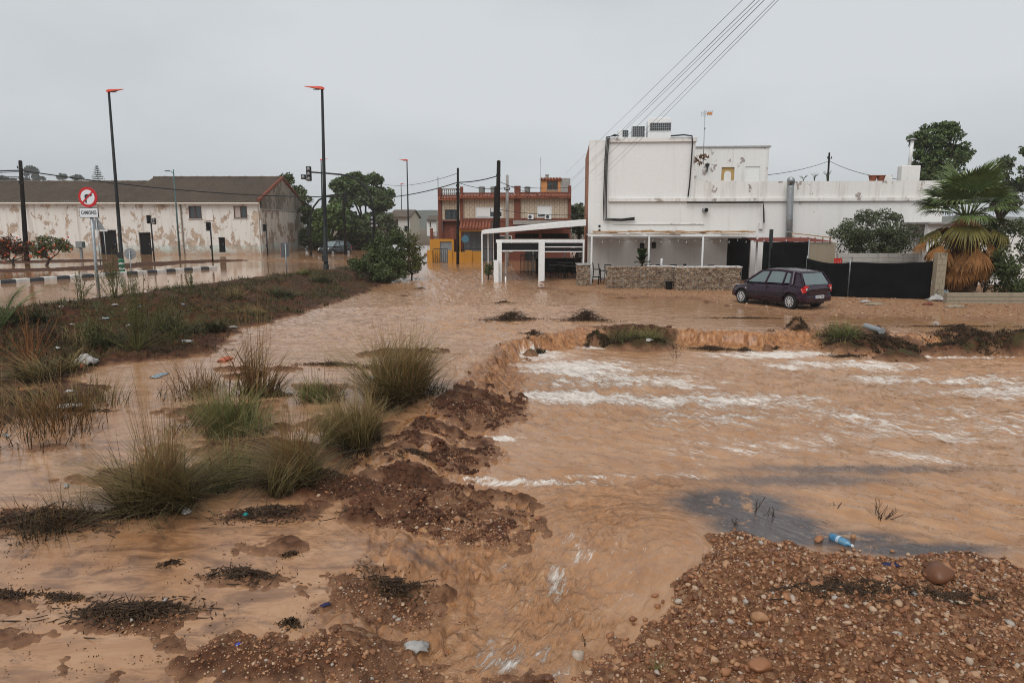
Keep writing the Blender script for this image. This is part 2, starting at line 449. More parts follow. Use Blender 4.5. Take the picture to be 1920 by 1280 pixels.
# ---- ground material: red clay, gravel, silt, asphalt, wet
def mat_ground():
    m, nt, b = newmat("wet_red_clay"); p = pos(nt)
    n_big = noise(nt, p, .8, 5, .6); n_mid = noise(nt, p, 5, 6, .65); n_f = noise(nt, p, 38, 6, .75)
    clay = ramp(nt, n_mid, [(.25, (.026, .011, .006)), (.5, (.064, .025, .012)), (.75, (.14, .058, .028))])
    grav_v = nd(nt, "ShaderNodeTexVoronoi", Scale=22.0); nt.links.new(p, grav_v.inputs['Vector'])
    gcol = ramp(nt, grav_v.outputs['Color'], [(.15, (.095, .040, .020)), (.4, (.19, .085, .040)), (.7, (.29, .15, .078)), (.95, (.40, .27, .17))])
    gcol = mixc(nt, .45, gcol, ramp(nt, n_mid, [(.3, (.08, .033, .016)), (.7, (.19, .088, .044))]))
    lot_v = nd(nt, "ShaderNodeTexVoronoi", Scale=11.0); nt.links.new(p, lot_v.inputs['Vector'])
    lcol = ramp(nt, lot_v.outputs['Color'], [(.1, (.22, .11, .055)), (.5, (.33, .18, .095)), (.9, (.45, .29, .18))])
    lcol = mixc(nt, .5, lcol, ramp(nt, n_mid, [(.3, (.20, .10, .05)), (.7, (.36, .20, .11))]))
    silt = ramp(nt, n_mid, [(.3, (.17, .085, .048)), (.7, (.30, .16, .09))])
    c = mixc(nt, attr(nt, "silt"), clay, silt)
    c = mixc(nt, attr(nt, "gravel"), c, gcol)
    c = mixc(nt, attr(nt, "lot"), c, lcol)
    gn = ramp(nt, noise(nt, p, 2.6, 5, .65), [(.42, 0.0), (.56, 1.0)])
    green = ramp(nt, n_f, [(.3, (.025, .026, .008)), (.7, (.075, .07, .025))])
    c = mixc(nt, mth(nt, 'MULTIPLY', gn, attr(nt, "grassy")), c, green)
    c = mixc(nt, attr(nt, "far"), c, ramp(nt, noise(nt, p, .05, 4), [(.35, (.07, .055, .03)), (.65, (.13, .085, .05))]))
    nt.links.new(c, b.inputs['Base Color'])
    wetr = mth(nt, 'MULTIPLY', attr(nt, "wet"), ramp(nt, noise(nt, p, 3.3, 4), [(.35, .3), (.65, 1.0)]))
    nt.links.new(mth(nt, 'SUBTRACT', .92, mth(nt, 'MULTIPLY', wetr, .34)), b.inputs['Roughness'])
    b.inputs['Specular IOR Level'].default_value = .12
    hh = mth(nt, 'ADD', mth(nt, 'MULTIPLY', n_mid, .8), mth(nt, 'MULTIPLY', n_f, .35))
    hh = mth(nt, 'SUBTRACT', hh, mth(nt, 'MULTIPLY', grav_v.outputs['Distance'], mth(nt, 'MULTIPLY', attr(nt, "gravel"), 1.2)))
    bump(nt, b, hh, .8, .03)
    return m
gme = fast_mesh("ground", np.stack([gx, gy, Gz], -1), quads, mat_ground())
gravel = np.clip(sstep(-.1, .25, sK) + blobs(gx, gy, [(860, 990, -.6, 1.0, .6, .8), (720, 1120, -.5, .8, .35, .7), (650, 1240, -.6, 1.6, .45, .8), (480, 1230, -.58, 1.0, .3, .5)]) * (1 - bank), 0, 1)
siltm = np.clip(sstep(-.16, .02, phi) + .9 * sstep(-.05, .25, fbm(gx * 1.7, gy * 1.7, 4, 88)) * sstep(-1.6, -.2, sB) * (gx < 1) * (1 - bank) * (1 - sstep(.0, .2, sK)) + .75 * sstep(6, 14, gx) * (gy < 26) * (sB < 0) * (clump < .1), 0, 1)
vattr(gme, "gravel", gravel)
vattr(gme, "silt", siltm * .9)
vattr(gme, "lot", lotm)
vattr(gme, "grassy", np.clip(bank * (.45 + .55 * fbm(gx * .3, gy * .3, 2, 71)) + clump * .9, 0, 1))
vattr(gme, "far", sstep(80, 130, np.hypot(gx, gy)))
vattr(gme, "wet", np.clip(sstep(-.5, 0, phi) + .55, 0, 1))
ground = tag(link("ground", gme), "red clay ground with gravel and silt banks around the flood", "ground", kind="structure")

# height of the ground / of whatever shows (ground or water) at a place, from the sheets themselves
_G2 = Gz.reshape(NR, NT)
def _samp(A, x, y):
    r = math.hypot(x, y); t = math.atan2(x, y)
    i = int(np.clip(np.searchsorted(RR, r) - 1, 0, NR - 2)); j = int(np.clip(np.searchsorted(TH, t) - 1, 0, NT - 2))
    fi = min(max((r - RR[i]) / (RR[i + 1] - RR[i]), 0), 1); fj = min(max((t - TH[j]) / (TH[j + 1] - TH[j]), 0), 1)
    return float((A[i, j] * (1 - fj) + A[i, j + 1] * fj) * (1 - fi) + (A[i + 1, j] * (1 - fj) + A[i + 1, j + 1] * fj) * fi)
def gz(x, y): return _samp(_G2, x, y)

# ---- water: waves, flow coordinates, foam
turb = blobs(gx, gy, [(880, 560, 0, 5, 7, .8), (860, 520, 0, 4, 8, 1.0), (700, 620, 0, 4, 4, .35), (930, 610, 0, 3, 3, .8), (1050, 720, ZB, 3.0, 2.4, 1.0), (1250, 760, ZB, 4, 3, .8), (1550, 760, ZB, 6, 4, .6), (1800, 720, ZB, 6, 4, .6),
                      (1120, 950, ZB, 1.5, 1.6, .75), (1000, 1120, -.46, .9, 1.4, .9), (960, 1230, -.5, .9, 1.1, 1.0), (1230, 920, ZB, 1.2, .8, .7), (1500, 880, ZB, 4, 1.2, .35), (720, 1030, -.5, 1.4, .5, .35), (1850, 950, ZB, 2.5, 2.2, .5), (640, 487, .3, 12, 3, .5)])
turb = np.clip(turb * 1.15 + .05, 0, 1)
foam = blobs(gx, gy, [(1010, 668, ZB, 1.2, 1.0, 1.0), (1090, 690, ZB, 2.2, 1.5, 1.0), (1200, 715, ZB, 2.6, 1.0, .92), (1120, 745, ZB, 2.6, .7, .95), (1310, 750, ZB, 3.4, 1.0, .80), (1440, 665, ZB, 2.6, .8, .92), (1600, 685, ZB, 3.2, .9, .84), (1760, 712, ZB, 3.2, .8, .82), (1900, 735, ZB, 3.5, .8, .8), (1480, 775, ZB, 3.6, 1.0, .70),
    (1640, 800, ZB, 3.8, 1.4, .62), (1850, 790, ZB, 3.8, 1.8, .62), (1450, 830, ZB, 2.6, .9, .58), (1750, 850, ZB, 2.6, 1.0, .58), (1000, 740, ZB, .6, .45, 1.0), (935, 822, ZB, .6, .2, 1.0), (1000, 905, ZB, 1.4, .17, .85), (1170, 893, ZB, 1.6, .2, .72), (1045, 1105, -.46, .16, .8, .72), (1085, 1020, ZB, .3, .6, .58), (960, 1225, -.5, .5, .5, .6),
    (1120, 652, ZB, .9, .35, 1.0), (1820, 668, ZB, 2.4, .5, .8), (900, 897, ZB, .3, .12, .9), (1240, 690, ZB, 1.8, .8, .66), (1350, 800, ZB, 2.4, .9, .6)], 1.5)
foam *= sstep(-.6, .05, sB)
foam = np.maximum(foam, np.maximum(.37 * sstep(9.6, 7.6, gy) * sstep(3.6, 1.2, gx) * sstep(-.1, .3, sB), .33 * sstep(.1, .6, sB) * sstep(8.6, 9.8, gy)))
foam = np.clip(foam + .18 * (foam > .05) * fbm(gx * .5, gy * .9, 3, 19), 0, 1)
nearst = sstep(9.6, 7.6, gy) * sstep(3.6, 1.2, gx) * sstep(-.4, .2, sB)        # the stream that leaves towards the camera
a_flow = -.68 + nearst * 1.77
upst = sstep(.0, 1.0, sU) * (gx > -9)
a_flow = np.where(upst > .5, -.05, a_flow)                                         # the upper flow comes down from the far street
qx, qy = gx - 1.0, gy - 7.6
fu = qx * np.cos(a_flow) + qy * np.sin(a_flow); fv = -qx * np.sin(a_flow) + qy * np.cos(a_flow)
amp = turb * (.085 + .0030 * gy) * sstep(-.02, .35, phi)
wav = (ridged(fu * 1.2 + fbm(gx, gy, 2, 3) * .5, fv * 2.6, 4, 3) - .45) * .8 + fbm(gx * 3.0, gy * 3.4, 4, 13) * .55
wav = wav * (1 - nearst) + nearst * ((ridged(fu * 1.9 + fbm(gx * 2, gy * 2, 2, 5) * .6, fv * 4.2, 4, 7) - .45) * .75 + fbm(gx * 6, gy * 6, 3, 15) * .35)
rip = np.sin(fv * 5.2 + fbm(gx * .8, gy * .8, 2, 23) * 4.5) * .25 * sstep(3.0, 6.0, gx) * sstep(-.4, .5, sB)
amp = amp * (1 - .15 * nearst) * (1 - .45 * upst)
Wz = Hf + np.clip(amp * (wav + rip), -.08, .16)
slope_w = ((sU < .05) & (sB < .12) & (gx < 60) & (sK < -.6) & (sR < -1)).astype(float) * (phi > -.05)
tx = perlin(gx * 7.5, gy * 2.0, 41) * .06 + perlin(gx * 16, gy * 6, 43) * .035
Wz += slope_w * tx * sstep(-.05, .12, phi)
Wz = np.where(phi < -.02, Hf - .05, Wz)
calm_road = (sR > .2)
Wz = np.where(calm_road, Hf + .02 + (turb > .3) * amp * wav * .6, Wz)
keep = (phi > -.35) & (np.hypot(gx, gy) < 110) & (lotm < .98)
qk = keep[quads].all(1)
wq = quads[qk]
used = np.unique(wq); remap = np.zeros(NR * NT, np.int32); remap[used] = np.arange(len(used))
def mat_water():
    m, nt, b = newmat("muddy_water"); p = pos(nt)
    fl = attr(nt, "flow", True); orange = attr(nt, "orange"); tb = attr(nt, "turb")
    fs = mapping(nt, fl, (1.0, 2.6, 1.0))
    n1 = noise(nt, fs, 1.1, 9, .72, .5)
    base = ramp(nt, n1, [(.3, (.30, .147, .067)), (.5, (.40, .212, .106)), (.7, (.49, .288, .162))])
    base = mixc(nt, orange, base, ramp(nt, noise(nt, mapping(nt, p, (5, 5, 1.6)), 1.6, 6, .7), [(.33, (.10, .040, .017)), (.47, (.30, .128, .047)), (.60, (.41, .195, .080)), (.72, (.56, .38, .24))]))
    shl = mth(nt, 'MULTIPLY', attr(nt, "shallow"), ramp(nt, noise(nt, mapping(nt, p, (1.0, 2.2, 1.0), (0, 0, .5)), 1.5, 8, .72, .7), [(.46, 0.0), (.56, .55), (.66, .9)]))
    base = mixc(nt, shl, base, (.115, .056, .032))
    # foam: torn streaks drawn out along the flow
    f1 = noise(nt, mapping(nt, fl, (.75, 2.9, 1.0)), 1.3, 8, .70, 1.2); f2 = noise(nt, mapping(nt, fl, (1.2, 4.0, 1.0)), 6.0, 6, .75, .8)
    fsum = mth(nt, 'ADD', mth(nt, 'MULTIPLY', f1, .62), mth(nt, 'MULTIPLY', f2, .38))
    thr = mth(nt, 'SUBTRACT', .69, mth(nt, 'MULTIPLY', attr(nt, "foam"), .315))
    fm = mth(nt, 'MULTIPLY', mth(nt, 'SUBTRACT', fsum, thr), 10.0, clamp=True)
    fm = mth(nt, 'MULTIPLY', fm, mth(nt, 'MULTIPLY', attr(nt, "foam"), 2.2, clamp=True), clamp=True)
    fk = ramp(nt, noise(nt, mapping(nt, fl, (2.0, 5.0, 1.0)), 5.0, 3, .6, .5), [(.66, 0.0), (.72, 1.0)])
    fm = mth(nt, 'MAXIMUM', fm, mth(nt, 'MULTIPLY', fk, mth(nt, 'MULTIPLY', attr(nt, "foam"), 1.3, clamp=True)))
    fcol = ramp(nt, f2, [(.3, (.54, .42, .33)), (.62, (.80, .74, .68))])
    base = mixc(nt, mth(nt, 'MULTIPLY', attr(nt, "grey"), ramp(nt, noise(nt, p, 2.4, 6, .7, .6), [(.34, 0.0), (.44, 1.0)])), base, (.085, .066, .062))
    c = mixc(nt, fm, base, fcol)
    nt.links.new(c, b.inputs['Base Color'])
    rr = mth(nt, 'ADD', .06, mth(nt, 'MULTIPLY', fm, .5)); rr = mth(nt, 'ADD', rr, mth(nt, 'MULTIPLY', orange, .18))
    nt.links.new(rr, b.inputs['Roughness'])
    b.inputs['IOR'].default_value = 1.42
    w1 = noise(nt, mapping(nt, fl, (1.0, 2.4, 1.0)), 1.7, 3, .5, .5); w2 = noise(nt, mapping(nt, fl, (1.0, 3.6, 1.0)), 3.6, 4, .6, .4)
    hh = mth(nt, 'ADD', w1, mth(nt, 'MULTIPLY', w2, .38))
    hh = mth(nt, 'ADD', hh, mth(nt, 'MULTIPLY', noise(nt, mapping(nt, fl, (1.0, 2.0, 1.0)), 15, 2, .5), .09))
    bb = nd(nt, "ShaderNodeBump", Distance=.30)
    nt.links.new(mth(nt, 'ADD', mth(nt, 'MULTIPLY', tb, .70), .010, clamp=True), bb.inputs['Strength'])
    nt.links.new(mth(nt, 'ADD', hh, mth(nt, 'MULTIPLY', fm, .12)), bb.inputs['Height']); nt.links.new(bb.outputs[0], b.inputs['Normal'])
    return m
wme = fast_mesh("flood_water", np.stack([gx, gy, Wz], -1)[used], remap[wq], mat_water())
orange = np.clip(slope_w * sstep(-.03, .08, phi) * (.45 + .55 * sstep(9.5, 11.5, gy)) + 0.5 * blobs(gx, gy, [(1100, 950, ZB, 1.3, 1.5, 1), (980, 1150, -.5, 1.0, 1.6, 1), (1250, 910, ZB, 1.2, .5, .8), (840, 495, 0, 4, 9, .8), (300, 1030, -.3, 1.6, .8, .6), (640, 487, .3, 14, 4, 1.0)]), 0, 1)
shal = sstep(.05, .9, sU) * sstep(15, 10, gy) * sstep(-1.2, -2.6, gx - .22 * gy) * .8 + blobs(gx, gy, [(680, 1080, -.2, 1.0, .7, 1), (600, 1000, -.15, .8, .4, .8), (500, 1180, -.22, .9, .5, .9), (700, 900, -.15, .8, .5, .9), (760, 1040, -.3, .7, .4, 1), (150, 1060, -.2, .8, .6, .5)], 1.5)
vattr(wme, "shallow", np.clip(shal, 0, 1)[used])
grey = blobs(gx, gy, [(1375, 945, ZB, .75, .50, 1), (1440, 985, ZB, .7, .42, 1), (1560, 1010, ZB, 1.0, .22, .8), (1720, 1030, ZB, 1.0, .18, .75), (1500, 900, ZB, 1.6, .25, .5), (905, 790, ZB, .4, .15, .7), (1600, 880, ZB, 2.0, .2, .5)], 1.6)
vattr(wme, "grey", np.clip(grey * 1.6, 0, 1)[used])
vattr(wme, "foam", foam[used]); vattr(wme, "turb", (np.where(sR > .2, turb * .35, turb) * (.35 + .65 * sstep(50, 14, gy)))[used]); vattr(wme, "orange", orange[used])
vattr3(wme, "flow", np.stack([fu, fv, np.zeros_like(fu)], -1)[used])
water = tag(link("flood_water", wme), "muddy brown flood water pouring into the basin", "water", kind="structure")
_W2 = np.where(keep, np.maximum(Gz, Wz), Gz).reshape(NR, NT)
def sz(x, y): return _samp(_W2, x, y)
def on(px, py, z=0.0, n=3):
    """the place on the visible surface that the photograph shows at this pixel"""
    p = P(px, py, z)
    for _ in range(n * 3):
        p = P(px, py, sz(p.x, p.y) * .6 + p.z * .4)
    return Vector((p.x, p.y, sz(p.x, p.y)))
# ---------------------------------------------------------------- materials of the buildings
def mat_plaster(name, base, patch, amount=.5, stain=(.25, .19, .14), streak=.4, scale=.55, band=None, rough=.85, top_dirt=None):
    """painted render, peeling in patches, with rain streaks; world coordinates"""
    m, nt, b = newmat(name); p = pos(nt)
    n1 = noise(nt, p, scale, 8, .68, .3); n2 = noise(nt, mapping(nt, p, (1, 1, .55)), scale * 2.7, 7, .7, .2)
    ps = mth(nt, 'ADD', mth(nt, 'MULTIPLY', n1, .6), mth(nt, 'MULTIPLY', n2, .4))
    if band:
        sz0 = nt.nodes.new('ShaderNodeSeparateXYZ'); nt.links.new(p, sz0.inputs[0])
        ps = mth(nt, 'ADD', ps, mth(nt, 'MULTIPLY', ramp(nt, mth(nt, 'MULTIPLY', sz0.outputs[2], .1), [(.03, 1.0), (.30, 0.0), (.46, 0.0), (.54, .5)]), .055))
    t = .66 - .22 * amount
    pm = ramp(nt, ps, [(t, 0.0), (t + .018, 1.0)])
    fine = noise(nt, p, 9, 5, .6)
    bc = mixc(nt, ramp(nt, fine, [(.35, 0.0), (.75, .35)]), base, [c * .82 for c in base])
    pc = mixc(nt, ramp(nt, noise(nt, p, 2.2, 5, .6), [(.35, 0.0), (.65, 1.0)]), patch, [c * .62 for c in patch])
    c = mixc(nt, pm, bc, pc)
    st = noise(nt, mapping(nt, p, (2.4, 2.4, .13)), 1.0, 6, .65)
    c = mixc(nt, mth(nt, 'MULTIPLY', ramp(nt, st, [(.52, 0.0), (.72, 1.0)]), streak), c, stain)
    if band:
        sx = nt.nodes.new("ShaderNodeSeparateXYZ"); nt.links.new(p, sx.inputs[0])
        zz = mth(nt, 'ADD', sx.outputs[2], mth(nt, 'MULTIPLY', n2, .5))
        bm = mth(nt, 'MULTIPLY', ramp(nt, mth(nt, 'MULTIPLY', zz, .1), [(band[0] * .1, 1.0), (band[0] * .1 + .008, 0.0)]), .65)
        c = mixc(nt, mth(nt, 'MULTIPLY', bm, ramp(nt, n1, [(.4, 1.0), (.55, 0.3)])), c, band[1])
        mud = ramp(nt, mth(nt, 'MULTIPLY', zz, .1), [(.05, 1.0), (.11, 0.0)])
        c = mixc(nt, mth(nt, 'MULTIPLY', mud, .7), c, (.33, .19, .11))
    nt.links.new(c, b.inputs['Base Color'])
    b.inputs['Roughness'].default_value = rough; b.inputs['Specular IOR Level'].default_value = .25
    bump(nt, b, mth(nt, 'ADD', mth(nt, 'MULTIPLY', pm, -.6), mth(nt, 'MULTIPLY', fine, .5)), .5, .02)
    return m
M = {}
M['wh_wall'] = mat_plaster("peeling_limewash", (.67, .65, .61), (.50, .39, .30), .58, (.24, .16, .11), .5, .75, (1.35, (.38, .50, .47)))
M['wh_gable'] = mat_plaster("weathered_gable", (.56, .52, .46), (.36, .28, .21), .60, (.16, .12, .09), .7, .5, (1.5, (.36, .46, .42)))
M['wh_gable_top'] = mat_plaster("mossy_gable_cement", (.30, .26, .21), (.20, .17, .13), .7, (.12, .09, .07), .7, .6)
M['white'] = mat_plaster("restaurant_whitewash", (.74, .73, .71), (.47, .44, .41), .12, (.50, .45, .40), .35, .7)
M['white_worn'] = mat_plaster("flaking_whitewash", (.72, .70, .67), (.40, .34, .31), .42, (.38, .33, .28), .7, .9)
M['white_smooth'] = mat_plaster("inner_whitewash", (.66, .66, .65), (.5, .48, .45), .0, (.5, .48, .45), .15, .5)
M['brick_side'] = mat_plaster("brick_red_side_wall", (.32, .13, .08), (.45, .30, .16), .5, (.2, .1, .06), .3, .9)
M['beige'] = mat_plaster("beige_block_wall", (.30, .25, .18), (.22, .18, .13), .4, (.14, .11, .08), .4, .9)
M['greyblock'] = mat_plaster("grey_block_wall", (.40, .38, .35), (.30, .28, .25), .4, (.2, .18, .16), .5, .9)
M['redbrown'] = mat_plaster("red_brown_brick", (.175, .058, .036), (.14, .048, .03), .4, (.12, .04, .03), .4, 1.2)
M['ochre'] = mat_plaster("ochre_yellow_paint", (.48, .22, .03), (.39, .17, .035), .3, (.30, .13, .04), .4, 1.2)
M['orange_hut'] = mat_plaster("orange_render", (.62, .27, .10), (.50, .22, .09), .3, (.3, .14, .07), .3, 1.2)
M['cream'] = mat_plaster("cream_render", (.60, .54, .42), (.5, .44, .34), .2, (.4, .33, .25), .3, .4)
M['farwhite'] = mat_plaster("far_white_render", (.66, .65, .62), (.5, .48, .45), .2, (.45, .42, .38), .3, .4)
M['gutter'] = simple("pale_gutter", (.50, .46, .40), .7)
M['dark_metal'] = simple("dark_painted_metal", (.018, .021, .022), .45)
M['black'] = simple("black_plastic", (.007, .007, .008), .55, spec=.2)
M['lamp_black'] = simple("black_lamp_column", (.010, .012, .012), .5, spec=.25)
M['lamp_red'] = simple("signal_red_lamp_head", (.62, .06, .025), .4)
M['galv'] = simple("galvanised_steel", (.34, .36, .37), .45, .6)
M['steel_grey'] = simple("grey_sign_back", (.22, .23, .24), .5, .3)
M['teal_paint'] = simple("teal_painted_steel", (.05, .11, .11), .5)
M['wood_dark'] = simple("tarred_wood", (.012, .010, .009), .9, spec=.15, bmp=.4, scale=9)
M['wood_tan'] = simple("weathered_plank", (.40, .24, .12), .75, var=.3, scale=3)
M['white_paint'] = simple("white_painted_steel", (.72, .72, .71), .5, var=.08)
M['white_rust'] = mat_plaster("flaking_white_post", (.70, .70, .69), (.22, .2, .19), .35, (.3, .28, .26), .2, 5)
M['brown_frame'] = simple("brown_timber_frame", (.10, .042, .022), .6)
M['curtain'] = simple("pale_curtain", (.45, .38, .36), .9)
M['dark_open'] = simple("dark_doorway", (.007, .007, .008), .8, spec=.15)
M['tile_red'] = simple("terracotta_tile", (.23, .07, .036), .75, var=.35, scale=3)
M['tank'] = simple("fibre_cement_tank", (.20, .20, .19), .85)
M['concrete'] = simple("old_concrete", (.32, .30, .28), .9, var=.25, bmp=.3)
M['shutter'] = simple("white_roller_shutter", (.72, .72, .70), .5, var=.05)
M['red_plastic'] = simple("red_plastic", (.55, .02, .012), .4)
M['grille'] = simple("dark_grille", (.035, .04, .04), .6)
M['cable'] = simple("black_cable", (.012, .012, .012), .6)
M['wire'] = simple("aluminium_conductor", (.16, .165, .17), .6, .2)
def mat_glass(name, tint=(.05, .06, .065), rough=.05):
    m, nt, b = newmat(name)
    nt.links.new(ramp(nt, noise(nt, pos(nt), 1.2, 2), [(.3, [c * .7 for c in tint]), (.7, tint)]), b.inputs['Base Color'])
    b.inputs['Roughness'].default_value = rough; b.inputs['Specular IOR Level'].default_value = .6
    return m
M['glass'] = mat_glass("window_glass")
def mat_corr():
    m, nt, b = newmat("brown_corrugated_sheet"); p = pos(nt)
    n1 = noise(nt, mapping(nt, p, (.6, .25, .25)), 1.0, 6, .6); n2 = noise(nt, p, 4, 5, .6)
    c = mixc(nt, ramp(nt, n2, [(.45, 0.0), (.7, .6)]), ramp(nt, n1, [(.3, (.060, .042, .029)), (.7, (.105, .076, .053))]), (.155, .115, .08))
    nt.links.new(c, b.inputs['Base Color']); b.inputs['Roughness'].default_value = .85
    return m
M['corr'] = mat_corr()
def mat_facing():
    """small pale facing bricks, too fine at this distance to be pieces"""
    m, nt, b = newmat("pale_facing_brick"); p = pos(nt)
    sx = nt.nodes.new("ShaderNodeSeparateXYZ"); nt.links.new(p, sx.inputs[0])
    cb = nt.nodes.new("ShaderNodeCombineXYZ"); nt.links.new(sx.outputs[2], cb.inputs[0]); nt.links.new(sx.outputs[0], cb.inputs[1])
    br = nd(nt, "ShaderNodeTexBrick", Scale=1.0); nt.links.new(cb.outputs[0], br.inputs['Vector'])
    br.inputs['Color1'].default_value = (.52, .43, .32, 1); br.inputs['Color2'].default_value = (.46, .37, .27, 1); br.inputs['Mortar'].default_value = (.30, .22, .155, 1)
    br.inputs['Brick Width'].default_value = .42; br.inputs['Row Height'].default_value = .22; br.inputs['Mortar Size'].default_value = .022
    nt.links.new(br.outputs['Color'], b.inputs['Base Color']); b.inputs['Roughness'].default_value = .8
    bump(nt, b, br.outputs['Fac'], -.4, .01)
    return m
M['facing'] = mat_facing()

def window(parent, x0, x1, y, z0, z1, frame, pane, name='window', mull=0, depth=.12, bars=False):
    """framed window in an opening of a wall whose face is at local y (outside is -y)"""
    t = .07
    f = MB(); f.box(x0, x1, y + .02, y + depth, z0, z0 + t); f.box(x0, x1, y + .02, y + depth, z1 - t, z1)
    f.box(x0, x0 + t, y + .02, y + depth, z0 + t, z1 - t); f.box(x1 - t, x1, y + .02, y + depth, z0 + t, z1 - t)
    for k in range(mull):
        xm = x0 + (x1 - x0) * (k + 1) / (mull + 1); f.box(xm - t / 2, xm + t / 2, y + .03, y + depth - .01, z0 + t, z1 - t)
    w = f.build(name, frame, parent)
    n = mull + 1; pw = (x1 - x0) / n
    for k in range(n):
        MB().box(x0 + k * pw + t * .5, x0 + (k + 1) * pw - t * .5, y + depth - .03, y + depth - .015, z0 + t * .5, z1 - t * .5).build('pane', pane if not isinstance(pane, (list, tuple)) else pane[k % len(pane)], w)
    MB().box(x0 - .08, x1 + .08, y - .06, y + .05, z0 - .09, z0 - .003).build('sill', M['concrete'], w)
    if bars:
        b = MB(); nb = int((x1 - x0) / .22)
        for k in range(1, nb): b.box(x0 + (x1 - x0) * k / nb - .012, x0 + (x1 - x0) * k / nb + .012, y - .10, y - .075, z0, z1)
        for k in (.02, .5, .98): b.box(x0, x1, y - .075, y - .05, z0 + (z1 - z0) * k - .012, z0 + (z1 - z0) * k + .012)
        b.build('window_bars', M['dark_metal'], w)
    return w

# ---------------------------------------------------------------- warehouse
WY = 68.0; WG = 0.2
whx = D(493, 478, WY).x
wh = thing('warehouse', 'long low warehouse with peeling whitewashed walls and brown corrugated roof', 'warehouse', (whx, WY, WG))
def wx(px): return D(px, 440, WY).x - whx
def wz(py): return D(300, py, WY).z - WG
W_L = wx(-170); W_H = wz(377); W_R = 7.7; W_D = 14.0
doors = [(186, 218, 430, 475), (260, 282, 436, 477), (409, 421, 445, 473)]
wins = [(357, 381, 386, 410), (441, 466, 386, 409)]
holes = [(wx(a), wx(b), -.1 if i < 2 else wz(d), wz(c)) for i, (a, b, c, d) in enumerate(doors)] + [(wx(a), wx(b), wz(d), wz(c)) for a, b, c, d in wins]
MB().wall(W_L, 0, 0, .35, -.4, W_H, holes).build('front_wall', M['wh_wall'], wh)
MB().box(W_L, -.36, W_D - .3, W_D, -.4, W_H).build('back_wall', M['wh_wall'], wh)
zs = wz(391)
MB().box(-.35, .012, .36, W_D, -.4, zs - .004).build('gable_wall', M['wh_gable'], wh)
MB().prism([(-.30, .03, zs), (-.30, W_D, zs), (-.30, W_D, W_H), (-.30, W_D / 2, W_R), (-.30, .03, W_H)], (.30, 0, 0)).build('gable_top', M['wh_gable_top'], wh)
MB().box(-.02, .09, -.02, W_D + .05, zs - .12, zs - .01).build('gable_ledge', M['concrete'], wh)
def corr_roof(x0, x1, zr, name):
    nx = int((x1 - x0) / .10); xs = np.linspace(x0, x1, nx); wv = .045 * np.cos(np.arange(nx) * math.pi)
    vs, fs = [], []
    rows = [(-.35, W_H - .10, 0.0), (W_D * .17, 0, .0), (W_D * .171, 0, .05), (W_D * .34, 0, .05), (W_D * .341, 0, .10), (W_D / 2, zr, .10)]
    slope = (zr - (W_H - .10)) / (W_D / 2 + .35)
    pts = [(y, W_H - .10 + (y + .35) * slope + dz) for y, _, dz in rows] + [(W_D + .35, W_H - .10)]
    for y, z in pts:
        sag = .05 * perlin(xs * .35, np.full(nx, y * .3), 77)
        for i in range(nx): vs.append((xs[i], y, z + wv[i] + sag[i]))
    k = len(pts)
    for r in range(k - 1):
        for i in range(nx - 1): fs.append((r * nx + i, r * nx + i + 1, (r + 1) * nx + i + 1, (r + 1) * nx + i))
    o = MB().add(vs, fs).build(name, M['corr'], wh)
    c = MB(); n = int((x1 - x0) / .55)
    for i in range(n):
        a = x0 + (x1 - x0) * i / n; c.tube([(a, W_D / 2, zr + .10 + .02 * (i % 3)), (a + .6, W_D / 2, zr + .12)], [.16, .13], 7)
    c.build('ridge_tiles', M['corr'], o)
    return o
xs_split = wx(228)
corr_roof(W_L, xs_split - .03, W_R - .45, 'roof')
corr_roof(xs_split + .03, -.02, W_R, 'roof')
v = MB()
for side, n in ((0, 14), (1, 14)):
    for i in range(n):
        a, b = i / n, (i + 1.12) / n
        if side == 0: p0 = (0.02, -.35 + (W_D / 2 + .35) * a, W_H + .06 + (W_R - W_H + .05) * a); p1 = (0.02, -.35 + (W_D / 2 + .35) * b, W_H + .10 + (W_R - W_H + .05) * b)
        else: p0 = (0.02, W_D + .35 - (W_D / 2 + .35) * a, W_H + .06 + (W_R - W_H + .05) * a); p1 = (0.02, W_D + .35 - (W_D / 2 + .35) * b, W_H + .10 + (W_R - W_H + .05) * b)
        v.tube([p0, p1], [.17, .14], 8)
v.build('verge_tiles', simple('weathered_verge_tile', (.19, .055, .028), .85, var=.4), wh)
MB().tube([(W_L, -.42, W_H - .22), (.05, -.42, W_H - .24)], .10, 8).build('gutter', M['gutter'], wh)
MB().tube([(wx(487), -.1, W_H - .3), (wx(488), -.09, .0)], .06, 8).build('downpipe', M['gutter'], wh)
MB().tube([(wx(343), -.08, W_H - .3), (wx(343), -.08, .0)], .07, 8).build('downpipe', M['wh_gable_top'], wh)
for i, (a, b, c, d) in enumerate(doors):
    q = MB().box(wx(a) + .004, wx(b) - .004, .16, .22, -.15 if i < 2 else wz(d), wz(c)).build('door', M['dark_open'], wh)
    MB().box(wx(a) + .004, wx(b) - .004, -.02, .155, wz(c) - .10, wz(c) - .004).build('lintel', M['wood_dark' if i else 'concrete'], q)
    MB().tube([(wx(b) - .25, .12, 1.0), (wx(b) - .25, .12, 1.15)], .02, 6).build('handle', M['galv'], q)
window(wh, *[holes[3][0], holes[3][1]], 0, holes[3][2], holes[3][3], M['brown_frame'], M['glass'], mull=1)
window(wh, *[holes[4][0], holes[4][1]], 0, holes[4][2], holes[4][3], M['brown_frame'], [M['curtain'], M['glass']], mull=1)
MB().box(wx(388), wx(402), -.06, -.004, wz(413), wz(392)).build('wall_plaque', M['white_worn'], wh)

